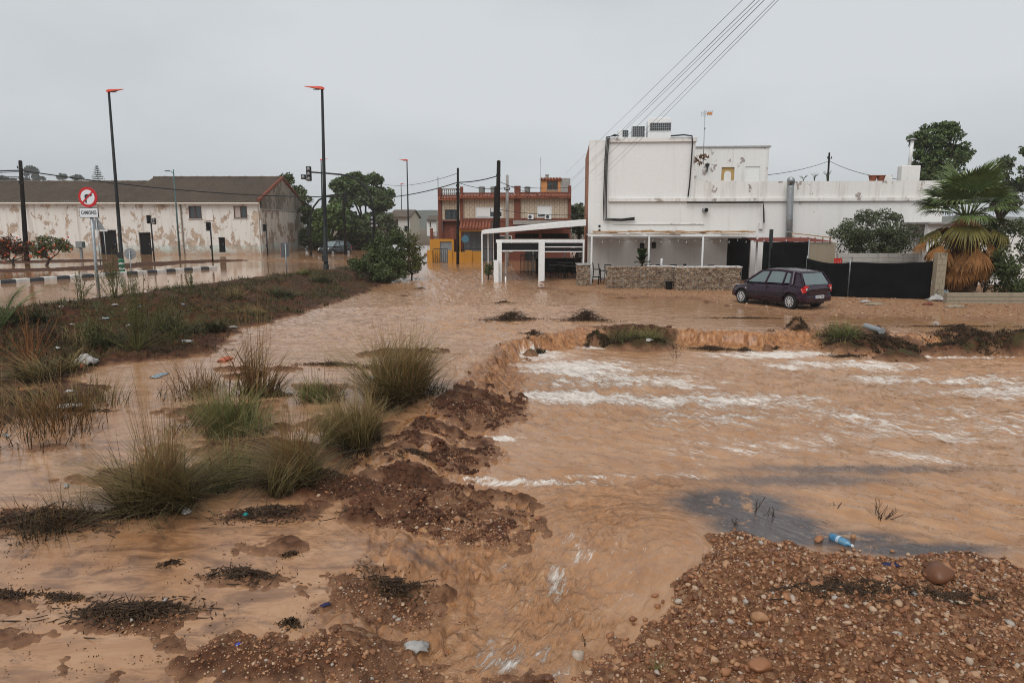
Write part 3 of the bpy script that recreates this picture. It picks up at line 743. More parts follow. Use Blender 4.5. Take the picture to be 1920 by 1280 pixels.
# ---------------------------------------------------------------- small far houses
def gable_house(name, label, px0, px1, px2, pyb, pye, pyr, Y, dep, wallmat, group=None):
    """front px0..px1, right gable seen to px2"""
    x0, x1 = D(px0, pye, Y).x, D(px1, pye, Y).x; g = D(px0, pyb, Y).z; ze = D(px0, pye, Y).z; zr = D(px0, pyr, Y + dep / 2).z
    t = thing(name, label, 'house', (x1, Y, g), 0, group)
    w = x0 - x1; h = ze - g; r = zr - g
    MB().wall(w, 0, 0, .3, -1, h, [(w * .7, w * .55, h * .35, h * .75)]).build('front_wall', wallmat, t)
    MB().prism([(-.3, .302, -1), (-.3, dep, -1), (-.3, dep, h), (-.3, dep / 2, r), (-.3, .302, h)], (.3, 0, 0)).build('gable_wall', M['cream'], t)
    ro = MB(); e = .5
    for ya, yb, za, zb in ((-e, dep / 2, h - .2, r + .05), (dep + e, dep / 2, h - .2, r + .05)):
        ro.prism([(w, ya, za), (w, yb, zb), (w, yb, zb + .18), (w, ya, za + .18)], (-w + .25, 0, 0))
    ro.build('roof', M['corr'], t)
    window(t, w * .7, w * .55, 0, h * .35, h * .75, M['brown_frame'], M['glass'], mull=1)
    return t
gable_house('farm_house', 'small white house with brown gable roof behind the two thin lamps', 728, 768, 795, 428, 406, 396, 105, 11, M['farwhite'])
gable_house('distant_house', 'tiny pale house far behind the yellow garden wall', 800, 818, 832, 432, 412, 406, 130, 8, M['farwhite'])

# ---------------------------------------------------------------- orange and red house across the street
HY = 62.0; HG = -0.1
hx0 = D(822, 480, HY).x
house = thing('town_house', 'two-storey house with red-brown pillars, pale facing brick and ochre trim', 'house', (hx0, HY, HG))
def hx(px, Y=HY): return D(px, 440, Y).x - hx0
def hz(py, Y=HY): return D(940, py, Y).z - HG
hw = hx(1070)
h_holes = [(hx(835), hx(859), hz(411), hz(393)), (hx(892), hx(942), hz(408), hz(388)), (hx(1007), hx(1034), hz(408), hz(386))]
MB().wall(hx(829), hx(863), .1, .4, hz(412), hz(375), h_holes[:1]).build('upper_wall', M['facing'], house)
MB().wall(hx(869), hx(964), .1, .4, hz(409), hz(371), h_holes[1:2]).build('upper_wall', M['facing'], house)
MB().wall(hx(976), hx(1064), .1, .4, hz(409), hz(371), h_holes[2:]).build('upper_wall', M['facing'], house)
for a, b, top in ((822, 828.6, 352), (863.3, 869, 350), (964.3, 976, 348.5), (1064.3, 1070, 348)):
    MB().box(hx(a), hx(b), -.05, .45, hz(470), hz(top)).build('pillar', M['redbrown'], house, bevel=.015)
MB().box(hx(829), hw - .35, .45, 9, -.4, hz(371)).build('house_core', M['redbrown'], house)
MB().box(hx(863), hw - .1, -.02, .44, hz(415), hz(409) - .004).build('floor_band', M['redbrown'], house)
MB().box(hx(823), hx(863), -.02, .44, hz(415), hz(412) - .004).build('floor_band', M['redbrown'], house)
def tile_row(x0, x1, y0, z0, y1, z1, parent, name='tile_course', pitch=.24):
    """sloping course of barrel tiles, each run a half-round"""
    n = max(2, int((x1 - x0) / pitch)); p = (x1 - x0) / n
    o = MB(); o.prism([(x0, y0, z0 - .05), (x0, y1, z1 - .05), (x0, y1, z1 - .12), (x0, y0, z0 - .12)], (x1 - x0, 0, 0))
    base = o.build(name, M['tile_red'], parent)
    tm = MB().tube([(0, y0 - .02, z0), (0, y1, z1)], [p * .40, p * .34], 7).mesh('tile', M['tile_red'], True)
    for i in range(n): link('tile', tm, base, (x0 + p * (i + .5), 0, 0))
for a, b, pt, pb, py_ in ((823, 863.5, 369, 373, 375), (863, 964.5, 365, 370, 373), (964, 1069, 364, 369, 372.5)):
    tile_row(hx(a), hx(b), -.5, hz(pb), .1, hz(pt), house)
    MB().box(hx(a) + .02, hx(b) - .02, -.25, .09, hz(py_), hz(pb) - .13).build('ochre_band', M['ochre'], house)
    MB().box(hx(a) + .05, hx(b) - .05, .15, .42, hz(pt), hz(pt) + .18).build('parapet', M['redbrown'], house)
bl = MB()
for i in range(9):
    x = hx(830 + i * 3.9); bl.lathe([(.05, 0), (.09, .12), (.04, .28), (.07, .40), (.05, .45)], 7, (x, .25, hz(369) + .19))
bl.box(hx(828.8), hx(863), .15, .36, hz(369) + .642, hz(369) + .74)
bl.build('balustrade', M['concrete'], house)
tile_row(hx(864), hx(922), -1.9, hz(428, HY - 1.9), -.05, hz(414), house, 'porch_roof', .26)
MB().box(hx(864), hx(925), -1.75, -1.45, hz(434, HY - 1.6), hz(430, HY - 1.6)).build('porch_beam', M['ochre'], house)
MB().box(hx(864), hx(866.5), -1.74, -1.46, -.2, hz(434, HY - 1.6) - .004).build('porch_post', M['ochre'], house)
MB().box(hx(925), hx(926.5), -1.74, -1.46, -.2, hz(434, HY - 1.6) - .004).build('porch_post', M['ochre'], house)
window(house, h_holes[0][0], h_holes[0][1], .1, h_holes[0][2], h_holes[0][3], M['dark_metal'], M['glass'], mull=1, bars=True)
w2 = window(house, h_holes[1][0], h_holes[1][1], .1, h_holes[1][2], h_holes[1][3], M['white_paint'], M['glass'], mull=1)
xm = (h_holes[1][0] + h_holes[1][1]) / 2 + .1
MB().box(h_holes[1][0] + .08, xm, .12, .15, h_holes[1][2] + .12, h_holes[1][3] - .08).build('shutter', M['shutter'], w2)
MB().box(xm + .05, h_holes[1][1] - .08, .12, .15, h_holes[1][2] + .5, h_holes[1][3] - .08).build('shutter', M['shutter'], w2)
w3 = window(house, h_holes[2][0], h_holes[2][1], .1, h_holes[2][2], h_holes[2][3], M['white_paint'], M['glass'])
MB().box(h_holes[2][0] + .08, h_holes[2][1] - .08, .12, .15, h_holes[2][2] + .25, h_holes[2][3] - .08).build('shutter', M['shutter'], w3)
# porch grille and ground floor
gr = MB()
for i in range(26):
    x = hx(868) + (hx(924) - hx(868)) * i / 25; gr.box(x - .012, x + .012, -1.62, -1.59, .2, hz(436, HY - 1.6))
for z in (.25, 1.2, hz(437, HY - 1.6)): gr.box(hx(868), hx(924), -1.585, -1.56, z - .02, z + .02)
gr.build('porch_grille', M['dark_metal'], house)
MB().box(hx(866), hx(924), .05, .4, -.2, hz(416)).build('ground_floor_wall', M['steel_grey'], house)
MB().lathe([(.32, 0), (.32, .05)], 20).build('disc_sign', simple("blue_disc", (.06, .16, .22), .5), house, loc=(hx(872, HY - 1.7), -1.75, hz(448, HY - 1.7)), rot=(math.pi / 2, 0, 0))
MB().wall(hx(926), hw, -.02, .3, -.2, hz(416), [(hx(935), hx(960), .9, 2.3), (hx(985), hx(1010), -.2, 2.2)]).build('ground_floor_wall', M['redbrown'], house)
MB().box(hx(985), hx(1010), .1, .16, -.2, 2.2).build('door', M['dark_metal'], house)
window(house, hx(935), hx(960), -.02, .9, 2.3, M['white_paint'], M['glass'], mull=1)
MB().box(hx(962), hx(1055), -2.2, -.06, hz(421, HY - 1), hz(413.5, HY - 1)).build('terrace_slab', M['concrete'], house)
# things on its roof and walls
hut = thing('rooftop_hut', 'small orange stair hut with a dark window on the flat roof', 'hut', (hx0 + hx(1014, HY + 2), HY + 2, HG + hz(371)))
def ux(px): return hx(px, HY + 2) - hx(1014, HY + 2)
def uz(py): return hz(py, HY + 2) - hz(371)
MB().wall(0, ux(1050), 0, .25, -.05, uz(335), [(ux(1025), ux(1045), uz(356), uz(340))]).build('front_wall', M['orange_hut'], hut)
MB().box(ux(1050) + .01, ux(1068), .02, .3, -.05, uz(334)).build('side_wall', M['concrete'], hut)
MB().box(.0, ux(1050), .26, 2.4, -.05, uz(335.5)).build('hut_core', M['dark_open'], hut)
tile_row(-.1, ux(1052), -.2, uz(335.5), 1.2, uz(333), hut, 'hut_roof', .25)
window(hut, ux(1025), ux(1045), 0, uz(356), uz(340), M['brown_frame'], M['glass'], mull=1)
ch = MB().box(ux(1023), ux(1029), .9, 1.2, uz(334.5), uz(328)).build('chimney', M['concrete'], hut)
MB().box(ux(1022.5), ux(1029.5), .85, 1.25, uz(327.5), uz(326)).build('chimney_cap', M['concrete'], ch)
for i, (a, b, t, lab) in enumerate(((898, 910, 351, 'grey cement water tank between two red pillars on the roof'), (920, 931, 351, 'grey cement water tank half hidden by the tall black pole'), (983, 994, 351, 'grey cement water tank right beside the orange rooftop hut'))):
    xa, xb = hx(a, HY + 1.2), hx(b, HY + 1.2); r = (xb - xa) / 2; zb = hz(371)
    tk = thing('water_tank', lab, 'water tank', (hx0 + (xa + xb) / 2, HY + 1.2, HG + zb), 0, 'water tanks on the house roof')
    zt = hz(t, HY + 1.2) - zb
    MB().lathe([(r * .82, 0), (r, zt * .9), (r * 1.04, zt * .92), (r * 1.04, zt)], 16).build('tank_body', M['tank'], tk, smooth=False)
    MB().lathe([(r * .98, zt + .002), (r * .6, zt + .06), (.02, zt + .08)], 16).build('tank_lid', M['tank'], tk)
for i, (a, b) in enumerate(((989, 1000), (1021, 1033))):
    t = thing('air_conditioner', ('wall air conditioner left below the single white shutter' if i == 0 else 'wall air conditioner right below the single white shutter'), 'air conditioner', (hx0 + hx(a), HY - .45, HG + hz(411)), 0, 'air conditioners on the brick house')
    w = hx(b) - hx(a); MB().box(0, w, 0, .35, 0, .40).build('casing', M['white_paint'], t, bevel=.02)
    MB().lathe([(.15, 0), (.15, .02)], 14).build('fan_grille', M['grille'], t, loc=(w * .4, -.003, .2), rot=(math.pi / 2, 0, 0))
# yellow street wall, gate and garage
yw = thing('yellow_garden_wall', 'bright ochre garden wall standing in the flood below the porch', 'wall', (hx0, HY - 3.5, -.3))
def yx(px): return D(px, 480, HY - 3.5).x - hx0
def yz(py): return D(900, py, HY - 3.5).z + .3
MB().box(yx(841), yx(872), 0, .3, 0, yz(472.5)).build('wall_panel', M['ochre'], yw)
MB().box(yx(872.1), yx(885), -.1, .35, 0, yz(469.5)).build('wall_pillar', M['ochre'], yw)
MB().box(yx(841) - .05, yx(848), -.08, .33, 0, yz(469.5)).build('wall_pillar', M['ochre'], yw)
MB().box(yx(885.2), yx(903), .02, .28, 0, yz(471)).build('wall_panel', M['ochre'], yw)
MB().box(yx(801), yx(811), -.1, .3, 0, yz(469)).build('wall_pillar', M['ochre'], yw)
ga = thing('yellow_garage', 'ochre framed garage with a grey door left of the house', 'garage', (hx0, HY - 2.5, -.3))
def ax_(px): return D(px, 470, HY - 2.5).x - hx0
def az_(py): return D(840, py, HY - 2.5).z + .3
MB().wall(ax_(806), ax_(851), 0, .3, 0, az_(448), [(ax_(825), ax_(847), -1, az_(453))]).build('garage_wall', M['ochre'], ga)
MB().box(ax_(825), ax_(847), .12, .18, 0, az_(453)).build('garage_door', M['steel_grey'], ga)
MB().box(ax_(806), ax_(851), .31, 2.2, 0, az_(449)).build('garage_core', M['redbrown'], ga)
rail = MB()
for i in range(16): x = ax_(808) + (ax_(845) - ax_(808)) * i / 15; rail.box(x - .02, x + .02, .05, .09, az_(448) + .004, az_(436))
rail.box(ax_(807), ax_(846), .03, .11, az_(436), az_(435)); rail.build('terrace_railing', M['redbrown'], ga)
MB().box(ax_(807), ax_(812), -.02, .28, az_(448) + .004, az_(428)).build('terrace_pillar', M['redbrown'], ga)
MB().box(ax_(845), ax_(851), -.02, .28, az_(448) + .004, az_(428)).build('terrace_pillar', M['redbrown'], ga)
gt = MB()
for i in range(8): x = yx(812) + (yx(839) - yx(812)) * i / 7; gt.box(x - .015, x + .015, .1, .13, .1, yz(466))
gt.box(yx(811.5), yx(839.5), .135, .16, yz(467), yz(466)); gt.box(yx(811.5), yx(839.5), .135, .16, .3, .34)
tag(gt.build('garden_gate', M['dark_metal'], loc=(hx0, HY - 3.5, -.3)), 'thin dark iron gate between two ochre pillars', 'gate')

# ---------------------------------------------------------------- white restaurant
RA = -0.080
RO = Vector((D(1101, 500, 40.5).x, 40.5, 0.0))
rest = thing('restaurant_building', 'white two-block restaurant building with flaking parapets and long flat facade', 'building', RO, RA)
_ex, _ey = Vector((math.cos(RA), math.sin(RA), 0)), Vector((-math.sin(RA), math.cos(RA), 0))
def F(px, py, dy=0.0):
    """local (x, z) on the facade-parallel plane at local depth dy"""
    r = ray(px, py); o = Vector((0, 0, CAMZ)) - RO
    k = (dy - o.dot(_ey)) / r.dot(_ey); q = o + r * k
    return q.dot(_ex), q.z
def fx(px, dy=0.0): return F(px, 420, dy)[0]
def fz(py, dy=0.0, px=1300): return F(px, py, dy)[1]
XR = fx(1765)
zc0, zc1 = fz(378), fz(371.5)
zt = fz(266); zp = fz(257.5); zl = fz(340, 0, 1500)
MB().wall(0, XR, 0, .3, -.1, zc0, [(fx(1366), fx(1410), -.2, fz(447))]).build('facade', M['white'], rest)
MB().box(fx(1366), fx(1410), .18, .24, -.1, fz(447)).build('doorway', M['dark_open'], rest)
MB().wall(.0, fx(1298), 0, .3, zc0 + .002, zt).build('upper_facade', M['white'], rest)
MB().box(fx(1135), fx(1300), -.14, .32, zt + .002, zp).build('upper_parapet', M['white_worn'], rest, bevel=.02)
MB().box(0, fx(1135) - .004, .003, .3, zt + .002, fz(261)).build('corner_parapet', M['white_worn'], rest)
MB().box(fx(1140), XR, -.16, -.004, zc0, zc1).build('cornice', M['white_worn'], rest, bevel=.015)
MB().box(fx(1298) + .004, XR, 0.002, .28, zc0 + .004, zl).build('low_parapet', M['white_worn'], rest)
MB().box(.0, .3, .302, 9.5, -.1, zt).build('side_wall', M['brick_side'], rest)
MB().box(fx(1298) - .3, fx(1298), .302, 9.5, zc0, zt).build('inner_side_wall', M['white_worn'], rest)
MB().box(.31, XR - .01, .31, 9.5, zc0 - .2, zc0 - .003).build('low_roof', M['concrete'], rest)
MB().box(.31, fx(1298) - .31, .33, 9.5, zt - .25, zt - .05).build('upper_roof', M['concrete'], rest)
MB().box(XR - .3, XR, .31, 9.5, -.1, zc0 - .21).build('end_wall', M['white'], rest)
MB().box(fx(1150), fx(1320), -.05, -.003, fz(421), fz(419.5)).build('wall_ledge', M['white_worn'], rest)
MB().box(fx(1273), fx(1275), -.03, -.003, fz(418), fz(378) - .003).build('wall_rib', M['white'], rest)
# rear upper block
RB = 6.0
b0, b1 = fx(1296, RB), fx(1434, RB); zb1 = fz(277, RB, 1366)
rb_holes = [(fx(1348, RB), fx(1372, RB), fz(339, RB), fz(314, RB)), (fx(1392, RB), fx(1419, RB), fz(341, RB), fz(313, RB))]
MB().wall(b0, b1, RB, RB + .3, zc0, zb1, rb_holes).build('rear_block_wall', M['white_worn'], rest)
MB().box(b0, b1, RB + .31, RB + 5, zc0, zb1 - .1).build('rear_block_core', M['white'], rest)
MB().box(b0 - .05, b1 + .1, RB - .08, RB + 4, zb1 + .002, zb1 + .10).build('rear_block_coping', M['concrete'], rest)
MB().box(rb_holes[0][0], rb_holes[0][1], RB + .1, RB + .14, rb_holes[0][2], rb_holes[0][3]).build('window', simple("ochre_arched_screen", (.42, .27, .10), .8), rest)
MB().box(rb_holes[1][0], rb_holes[1][1], RB + .06, RB + .1, rb_holes[1][2], rb_holes[1][3]).build('shutter', M['shutter'], rest)
arch = MB(); a0, a1, az0, az1 = rb_holes[0]; cx_ = (a0 + a1) / 2; hw_ = (a1 - a0) / 2
pts = [(cx_ + hw_ * .55 * math.cos(t), RB + .095, az0 + (az1 - az0) * .45 + hw_ * .6 * math.sin(t)) for t in np.linspace(0, math.pi, 9)]
arch.prism([(cx_ - hw_ * .55, RB + .095, az0), (cx_ + hw_ * .55, RB + .095, az0)] + pts, (0, -.02, 0)); arch.build('niche', M['white_worn'], rest)
# pipes on the facade
def fpipe(name, pts, r, mat, dy=-.1, smooth=True):
    return MB().tube([(F(a, b, dy)[0], dy, F(a, b, dy)[1]) for a, b in pts], r, 8).build(name, mat, rest, smooth)
for k in range(3):
    fpipe('conduit', [(1160 - k * 3, 254 - k), (1137 + k * 2.6, 257), (1134.2 + k * 2.2, 300), (1131.5 + k * 2.6, 380), (1132 + k * 2.6, 413 - k * 1.6), (1165, 414 - k * 1.6), (1190, 412 - k * 2)], .030, M['cable'], -.2 - .0 * k)
fpipe('conduit', [(1258, 255), (1282, 253), (1297.5, 255), (1298.5, 268), (1296.5, 300), (1293, 345), (1290, 369)], .04, M['cable'], -.22)
fpipe('conduit', [(1288, 379.5), (1340, 380), (1431, 379.5), (1432, 395), (1432.5, 418)], .04, M['cable'], -.24)
du = fpipe('flue', [(1479, 452), (1480.5, 400), (1482, 352), (1483, 346)], .19, M['galv'], -.5)
x_, z_ = F(1483, 344, -.5)
MB().tube([(x_, -.5, z_ - .06), (x_, -.5, z_ + .05), (x_ - .06, -.62, z_ + .16), (x_ - .06, -.80, z_ + .12)], [.20, .20, .20, .18], 12).build('flue_elbow', M['galv'], du, True)
for q in (380, 410, 435):
    xx, zz = F(1480 + (420 - q) * .025, q, -.5); MB().lathe([(.202, -.02), (.202, .02)], 14, (xx, -.5, zz)).build('flue_joint', M['galv'], du)
x_, z_ = F(1320, 394, 0)
MB().tube([(x_, .0, z_), (x_ + .06, -.35, z_)], .13, 12).build('vent_pipe', M['galv'], rest, True)
MB().tube([(x_ + .061, -.352, z_), (x_ + .062, -.36, z_)], .11, 12).build('vent_mouth', M['dark_open'], rest)
for py in (424, 432):
    x_, z_ = F(1124, py, 0); MB().tube([(x_, .0, z_), (x_, -.03, z_)], .07, 10).build('wall_vent', M['dark_open'], rest)
x_, z_ = F(1426, 423, 0)
MB().box(x_ - .1, x_ + .1, -.15, -.003, z_ - .2, z_ + .18).build('meter_box', M['white_worn'], rest, bevel=.02)
x_, z_ = F(1325, 312, RB)
MB().lathe([(.03, -.35), (.05, -.1), (.16, .1), (.13, .14), (.02, .2)], 6, (x_, RB - .2, z_)).build('wall_lantern', M['dark_metal'], rest)
# chimneys on the right
x_, z0_ = F(1702, 341, 1.5); z1_ = F(1702, 311, 1.5)[1]; hw_ = fx(1712, 1.5) - x_
st = MB().box(x_ - hw_, x_ + hw_, 1.2, 1.8, zc0, z1_).build('chimney_stack', M['white_worn'], rest, bevel=.05)
zt_ = F(1704, 264, 1.5)[1]
MB().tube([(x_, 1.5, z1_), (x_ + .05, 1.5, zt_)], .10, 8).build('chimney_pipe', M['white_paint'], st, True)
MB().lathe([(.26, 0), (.04, .10)], 10, (x_ + .05, 1.5, zt_ + .05)).build('chimney_cowl', M['galv'], st)
for px, pot in ((1627, 1), (1642, 1), (1661, 0)):
    x_, z_ = F(px, 339, .8)
    if pot: tag(MB().lathe([(.16, 0), (.22, .25), (.24, .26), (.24, .31)], 12).build('flower_pot', M['tile_red'], None, loc=RO + _ex * x_ + _ey * .16 + Vector((0, 0, zl))), 'terracotta pot on the flaking roof parapet', 'pot', 'pots on the parapet')
    else: MB().box(x_ - .25, x_ + .25, .6, 1.0, zc0, z_ + .3).build('roof_stub', M['white_worn'], rest)

# air conditioners on the roof
def rooftop_ac(a, b, top, g0, g1, h0, h1, lab, dy=.9, rnd=False, white=True):
    x0, x1 = fx(a, dy), fx(b, dy); z1 = fz(top, dy, 1230); zb = zt - .05
    t = thing('roof_air_conditioner', lab, 'air conditioner', RO + _ex * x0 + _ey * dy + Vector((0, 0, zb)), RA, 'cooling units on the restaurant roof')
    w, h = x1 - x0, z1 - zb
    if rnd: MB().prism([(0, 0, 0), (w, 0, 0), (w, 0, h * .9), (w * .93, 0, h), (w * .07, 0, h), (0, 0, h * .9)], (0, .9, 0)).build('casing', M['white_paint'], t, bevel=.03)
    else: MB().box(0, w, 0, .7, 0, h).build('casing', M['white_paint'], t, bevel=.02)
    ga, gb = fx(g0, dy) - x0, fx(g1, dy) - x0; ha, hb = fz(h1, dy, 1230) - zb, fz(h0, dy, 1230) - zb
    g = MB().box(ga, gb, -.02, -.004, ha, hb).build('grille', M['grille'], t)
    s = MB(); n = max(3, int((gb - ga) / .11)); k = max(2, int((hb - ha) / .11))
    for i in range(n + 1): xx = ga + (gb - ga) * i / n; s.box(xx - .01, xx + .01, -.04, -.022, ha, hb)
    for i in range(k + 1): zz = ha + (hb - ha) * i / k; s.box(ga, gb, -.056, -.042, zz - .01, zz + .01)
    s.build('grille_bars', M['galv'], g)
rooftop_ac(1209, 1252, 221, 1213, 1251, 231, 245, 'largest white cooling unit with a wide barred grille on the roof', rnd=True)
rooftop_ac(1180, 1204, 236, 1181, 1203, 237, 256, 'middle sized cooling unit with a square dark grille on the roof')
rooftop_ac(1155, 1174, 243, 1163, 1173, 244, 256, 'smallest cooling unit at the cable end of the roof')
# ---------------------------------------------------------------- timber-slat pergola in front of the restaurant
PD = -3.2                                             # local depth of the pergola front
def RW(x, y, z): return RO + _ex * x + _ey * y + Vector((0, 0, z))
pg = thing('pergola', 'white steel pergola with loose wooden slats along the restaurant front', 'pergola', RO, RA)
zbm = fz(443.5, PD); zbt = fz(440, PD)
px0, px1 = fx(1103, PD), fx(1437, PD)
MB().box(px0, px1, PD - .05, PD + .05, zbm, zbt + .03).build('front_beam', M['white_rust'], pg)
MB().box(px0, px1 - .2, -.22, -.10, zbm, zbt).build('wall_beam', M['white_rust'], pg)
for q in (1110, 1218, 1319.5, 1421.5):
    x = fx(q, PD); MB().box(x - .045, x + .045, PD - .045, PD + .045, -.15, zbm - .003).build('post', M['white_rust'], pg)
    MB().box(x - .04, x + .04, PD + .052, -.225, zbm + .01, zbt - .01).build('rafter', M['white_paint'], pg)
r_ = random.Random(3)
x = px0 + .3
while x < px1 - .8:
    l = r_.uniform(1.0, 2.0); yy = r_.uniform(PD - .12, PD + .25); zz = zbt + .05
    for k in range(4):
        yk = PD + .15 + k * .72 + r_.uniform(-.15, .15)
        M3 = Matrix.Rotation(r_.uniform(-.05, .05), 3, 'Z') @ Matrix.Rotation(r_.uniform(-.10, .10), 3, 'Y') @ Matrix.Rotation(r_.uniform(-.2, .2), 3, 'X')
        MB().obox((x + l / 2, yk - .15 * (k == 0), zz + .06 + .05 * r_.random()), (l, .16, .025), M3).build('slat', M['wood_tan'], pg)
    x += l * r_.uniform(.55, .8)
M['canvas'] = simple("tan_shade_canvas", (.36, .25, .15), .9, var=.2)
for k in range(4):
    xa, xb = px0 + .15 + (px1 - px0 - .3) * k / 4, px0 + .1 + (px1 - px0 - .3) * (k + 1) / 4 - .15
    n_ = 14; u_, v_ = np.meshgrid(np.linspace(xa, xb, n_), np.linspace(PD + .12, -.24, n_)); zz_ = zbt + .02 - .13 * np.abs(np.sin((v_ - PD) * 2.9)) + .03 * fbm(u_ * 1.5, v_ * 2, 2, k)
    id_ = np.arange(n_ * n_).reshape(n_, n_); o = link('shade_canvas', fast_mesh('shade_canvas', np.stack([u_, v_, zz_ + .04], -1).reshape(-1, 3), np.stack([id_[:-1, :-1], id_[:-1, 1:], id_[1:, 1:], id_[1:, :-1]], -1).reshape(-1, 4), M['canvas']), pg)
    sm = o.modifiers.new('s', 'SOLIDIFY'); sm.thickness = .006
# string of bulbs under it
sl = thing('string_lights', 'sagging string of small clear bulbs under the pergola beam', 'string lights', RO, RA)
pts = []
xs = np.linspace(px0 + .2, px1 - .3, 60)
for i, x in enumerate(xs):
    pts.append((x, PD + .35, zbm - .10 - .12 * abs(math.sin(i * .42))))
MB().tube(pts, .008, 4).build('cable', M['cable'], sl)
bulb = MB().lathe([(.012, .0), (.014, -.04), (.03, -.07), (.028, -.11), (.005, -.13)], 8).mesh('bulb', M['white_paint'], True)
for i in range(1, 60, 3): link('bulb', bulb, sl, pts[i])

# ---- gabions: stone-filled cages
def mat_stones():
    m, nt, b = newmat("gabion_stone"); p = pos(nt)
    c = ramp(nt, noise(nt, p, 5.5, 1, .4), [(.25, (.11, .065, .036)), (.42, (.22, .135, .078)), (.55, (.32, .215, .135)), (.75, (.44, .34, .25))])
    c = mixc(nt, ramp(nt, noise(nt, p, 40, 3), [(.4, 0.0), (.7, .5)]), c, (.18, .12, .08))
    nt.links.new(c, b.inputs['Base Color']); b.inputs['Roughness'].default_value = .85
    return m
M['stones'] = mat_stones()
def ico():
    t = (1 + 5 ** .5) / 2
    v = np.array([(-1, t, 0), (1, t, 0), (-1, -t, 0), (1, -t, 0), (0, -1, t), (0, 1, t), (0, -1, -t), (0, 1, -t), (t, 0, -1), (t, 0, 1), (-t, 0, -1), (-t, 0, 1)], float) / math.hypot(1, t)
    f = np.array([(0, 11, 5), (0, 5, 1), (0, 1, 7), (0, 7, 10), (0, 10, 11), (1, 5, 9), (5, 11, 4), (11, 10, 2), (10, 7, 6), (7, 1, 8), (3, 9, 4), (3, 4, 2), (3, 2, 6), (3, 6, 8), (3, 8, 9), (4, 9, 5), (2, 4, 11), (6, 2, 10), (8, 6, 7), (9, 8, 1)])
    return v, f
ICO_V, ICO_F = ico()
def scatter_stones(C, S_, seed=0, flat=.6, jit=.22):
    """many small stones as one mesh: centres (n,3), sizes (n,)"""
    g = np.random.default_rng(seed); n = len(C)
    v = ICO_V[None] * (1 + g.uniform(-jit, jit, (n, 12, 1)))
    sc = np.stack([g.uniform(.75, 1.25, n), g.uniform(.6, 1.0, n), g.uniform(flat * .7, flat * 1.2, n)], -1) * S_[:, None]
    v = v * sc[:, None, :]
    a = g.uniform(0, 2 * math.pi, n); ca, sa = np.cos(a)[:, None], np.sin(a)[:, None]
    x, y = v[..., 0] * ca - v[..., 1] * sa, v[..., 0] * sa + v[..., 1] * ca
    ti = g.uniform(-.5, .5, n)[:, None]
    z = v[..., 2] * np.cos(ti) + x * np.sin(ti); x = x * np.cos(ti) - v[..., 2] * np.sin(ti)
    V = np.stack([x, y, z], -1) + C[:, None, :]
    scatter_stones.vary = np.repeat(g.uniform(0, 1, n), 12)
    Fc = (ICO_F[None] + (np.arange(n) * 12)[:, None, None]).reshape(-1, 3)
    return V.reshape(-1, 3), Fc
def gabion(pa, pb, top, bot, label, seed, dep=.5):
    A = P(pa, bot, 0.02); B = P(pb, bot, .02)
    B = A + (B - A)
    ln = (B - A).length; an = math.atan2(B.y - A.y, B.x - A.x); h = D(pa, top, A.y).z - .02
    t = thing('gabion_wall', label, 'gabion', (A.x, A.y, A.z - .08), an, 'stone gabions before the restaurant')
    h += .08
    g = np.random.default_rng(seed)
    MB().box(.04, ln - .04, .05, dep - .05, 0, h - .05).build('core', M['beige'], t)
    n = int(ln * h / .0042)
    C = np.stack([g.uniform(.03, ln - .03, n), g.uniform(.02, .06, n), g.uniform(.0, h - .02, n)], -1)
    n2 = int(ln * dep / .006); C2 = np.stack([g.uniform(.03, ln - .03, n2), g.uniform(.02, dep, n2), g.uniform(h - .06, h - .03, n2)], -1)
    n3 = int(dep * h / .006)
    C3 = np.stack([g.choice([.02, ln - .02], n3), g.uniform(.02, dep, n3), g.uniform(0, h - .02, n3)], -1)
    C = np.concatenate([C, C2, C3]); V, Fc = scatter_stones(C, g.uniform(.035, .075, len(C)), seed, .8)
    o = link('stone_fill', fast_mesh('stone_fill', V, Fc, M['stones'], False), t); o['kind'] = 'stuff'
    w = MB(); k = int(ln / .2)
    for i in range(k + 1): x = ln * i / k; w.box(x - .004, x + .004, -.035, -.027, 0, h)
    for i in range(6): z = h * i / 5; w.box(0, ln, -.045, -.037, z - .004, z + .004)
    w.build('wire_cage', M['galv'], t)
    return t, ln, h
gabion(1138, 1262, 500, 541, 'stone gabion with a black pot at its foot', 1)
gabion(1267, 1388, 501.5, 544, 'stone gabion ending beside the purple car', 2)
gt_, gl_, gh_ = gabion(1083, 1106, 497, 536, 'short narrow stone gabion with a slab top beside the white post', 3, .9)
MB().box(-.05, gl_ + .05, -.03, .95, gh_ - .01, gh_ + .06).build('top_slab', M['concrete'], gt_, bevel=.01)
bp = P(1254, 543, 0.0)
bn = thing('black_pot', 'black plastic pot standing against the gabion', 'pot', (bp.x, bp.y, gz(bp.x, bp.y) - .02))
MB().lathe([(.14, 0), (.18, .36), (.2, .36), (.2, .40), (.17, .40), (.16, .3)], 14).build('pot_body', M['black'], bn)
MB().lathe([(.165, .31), (.02, .33)], 14).build('pot_soil', M['wood_dark'], bn)

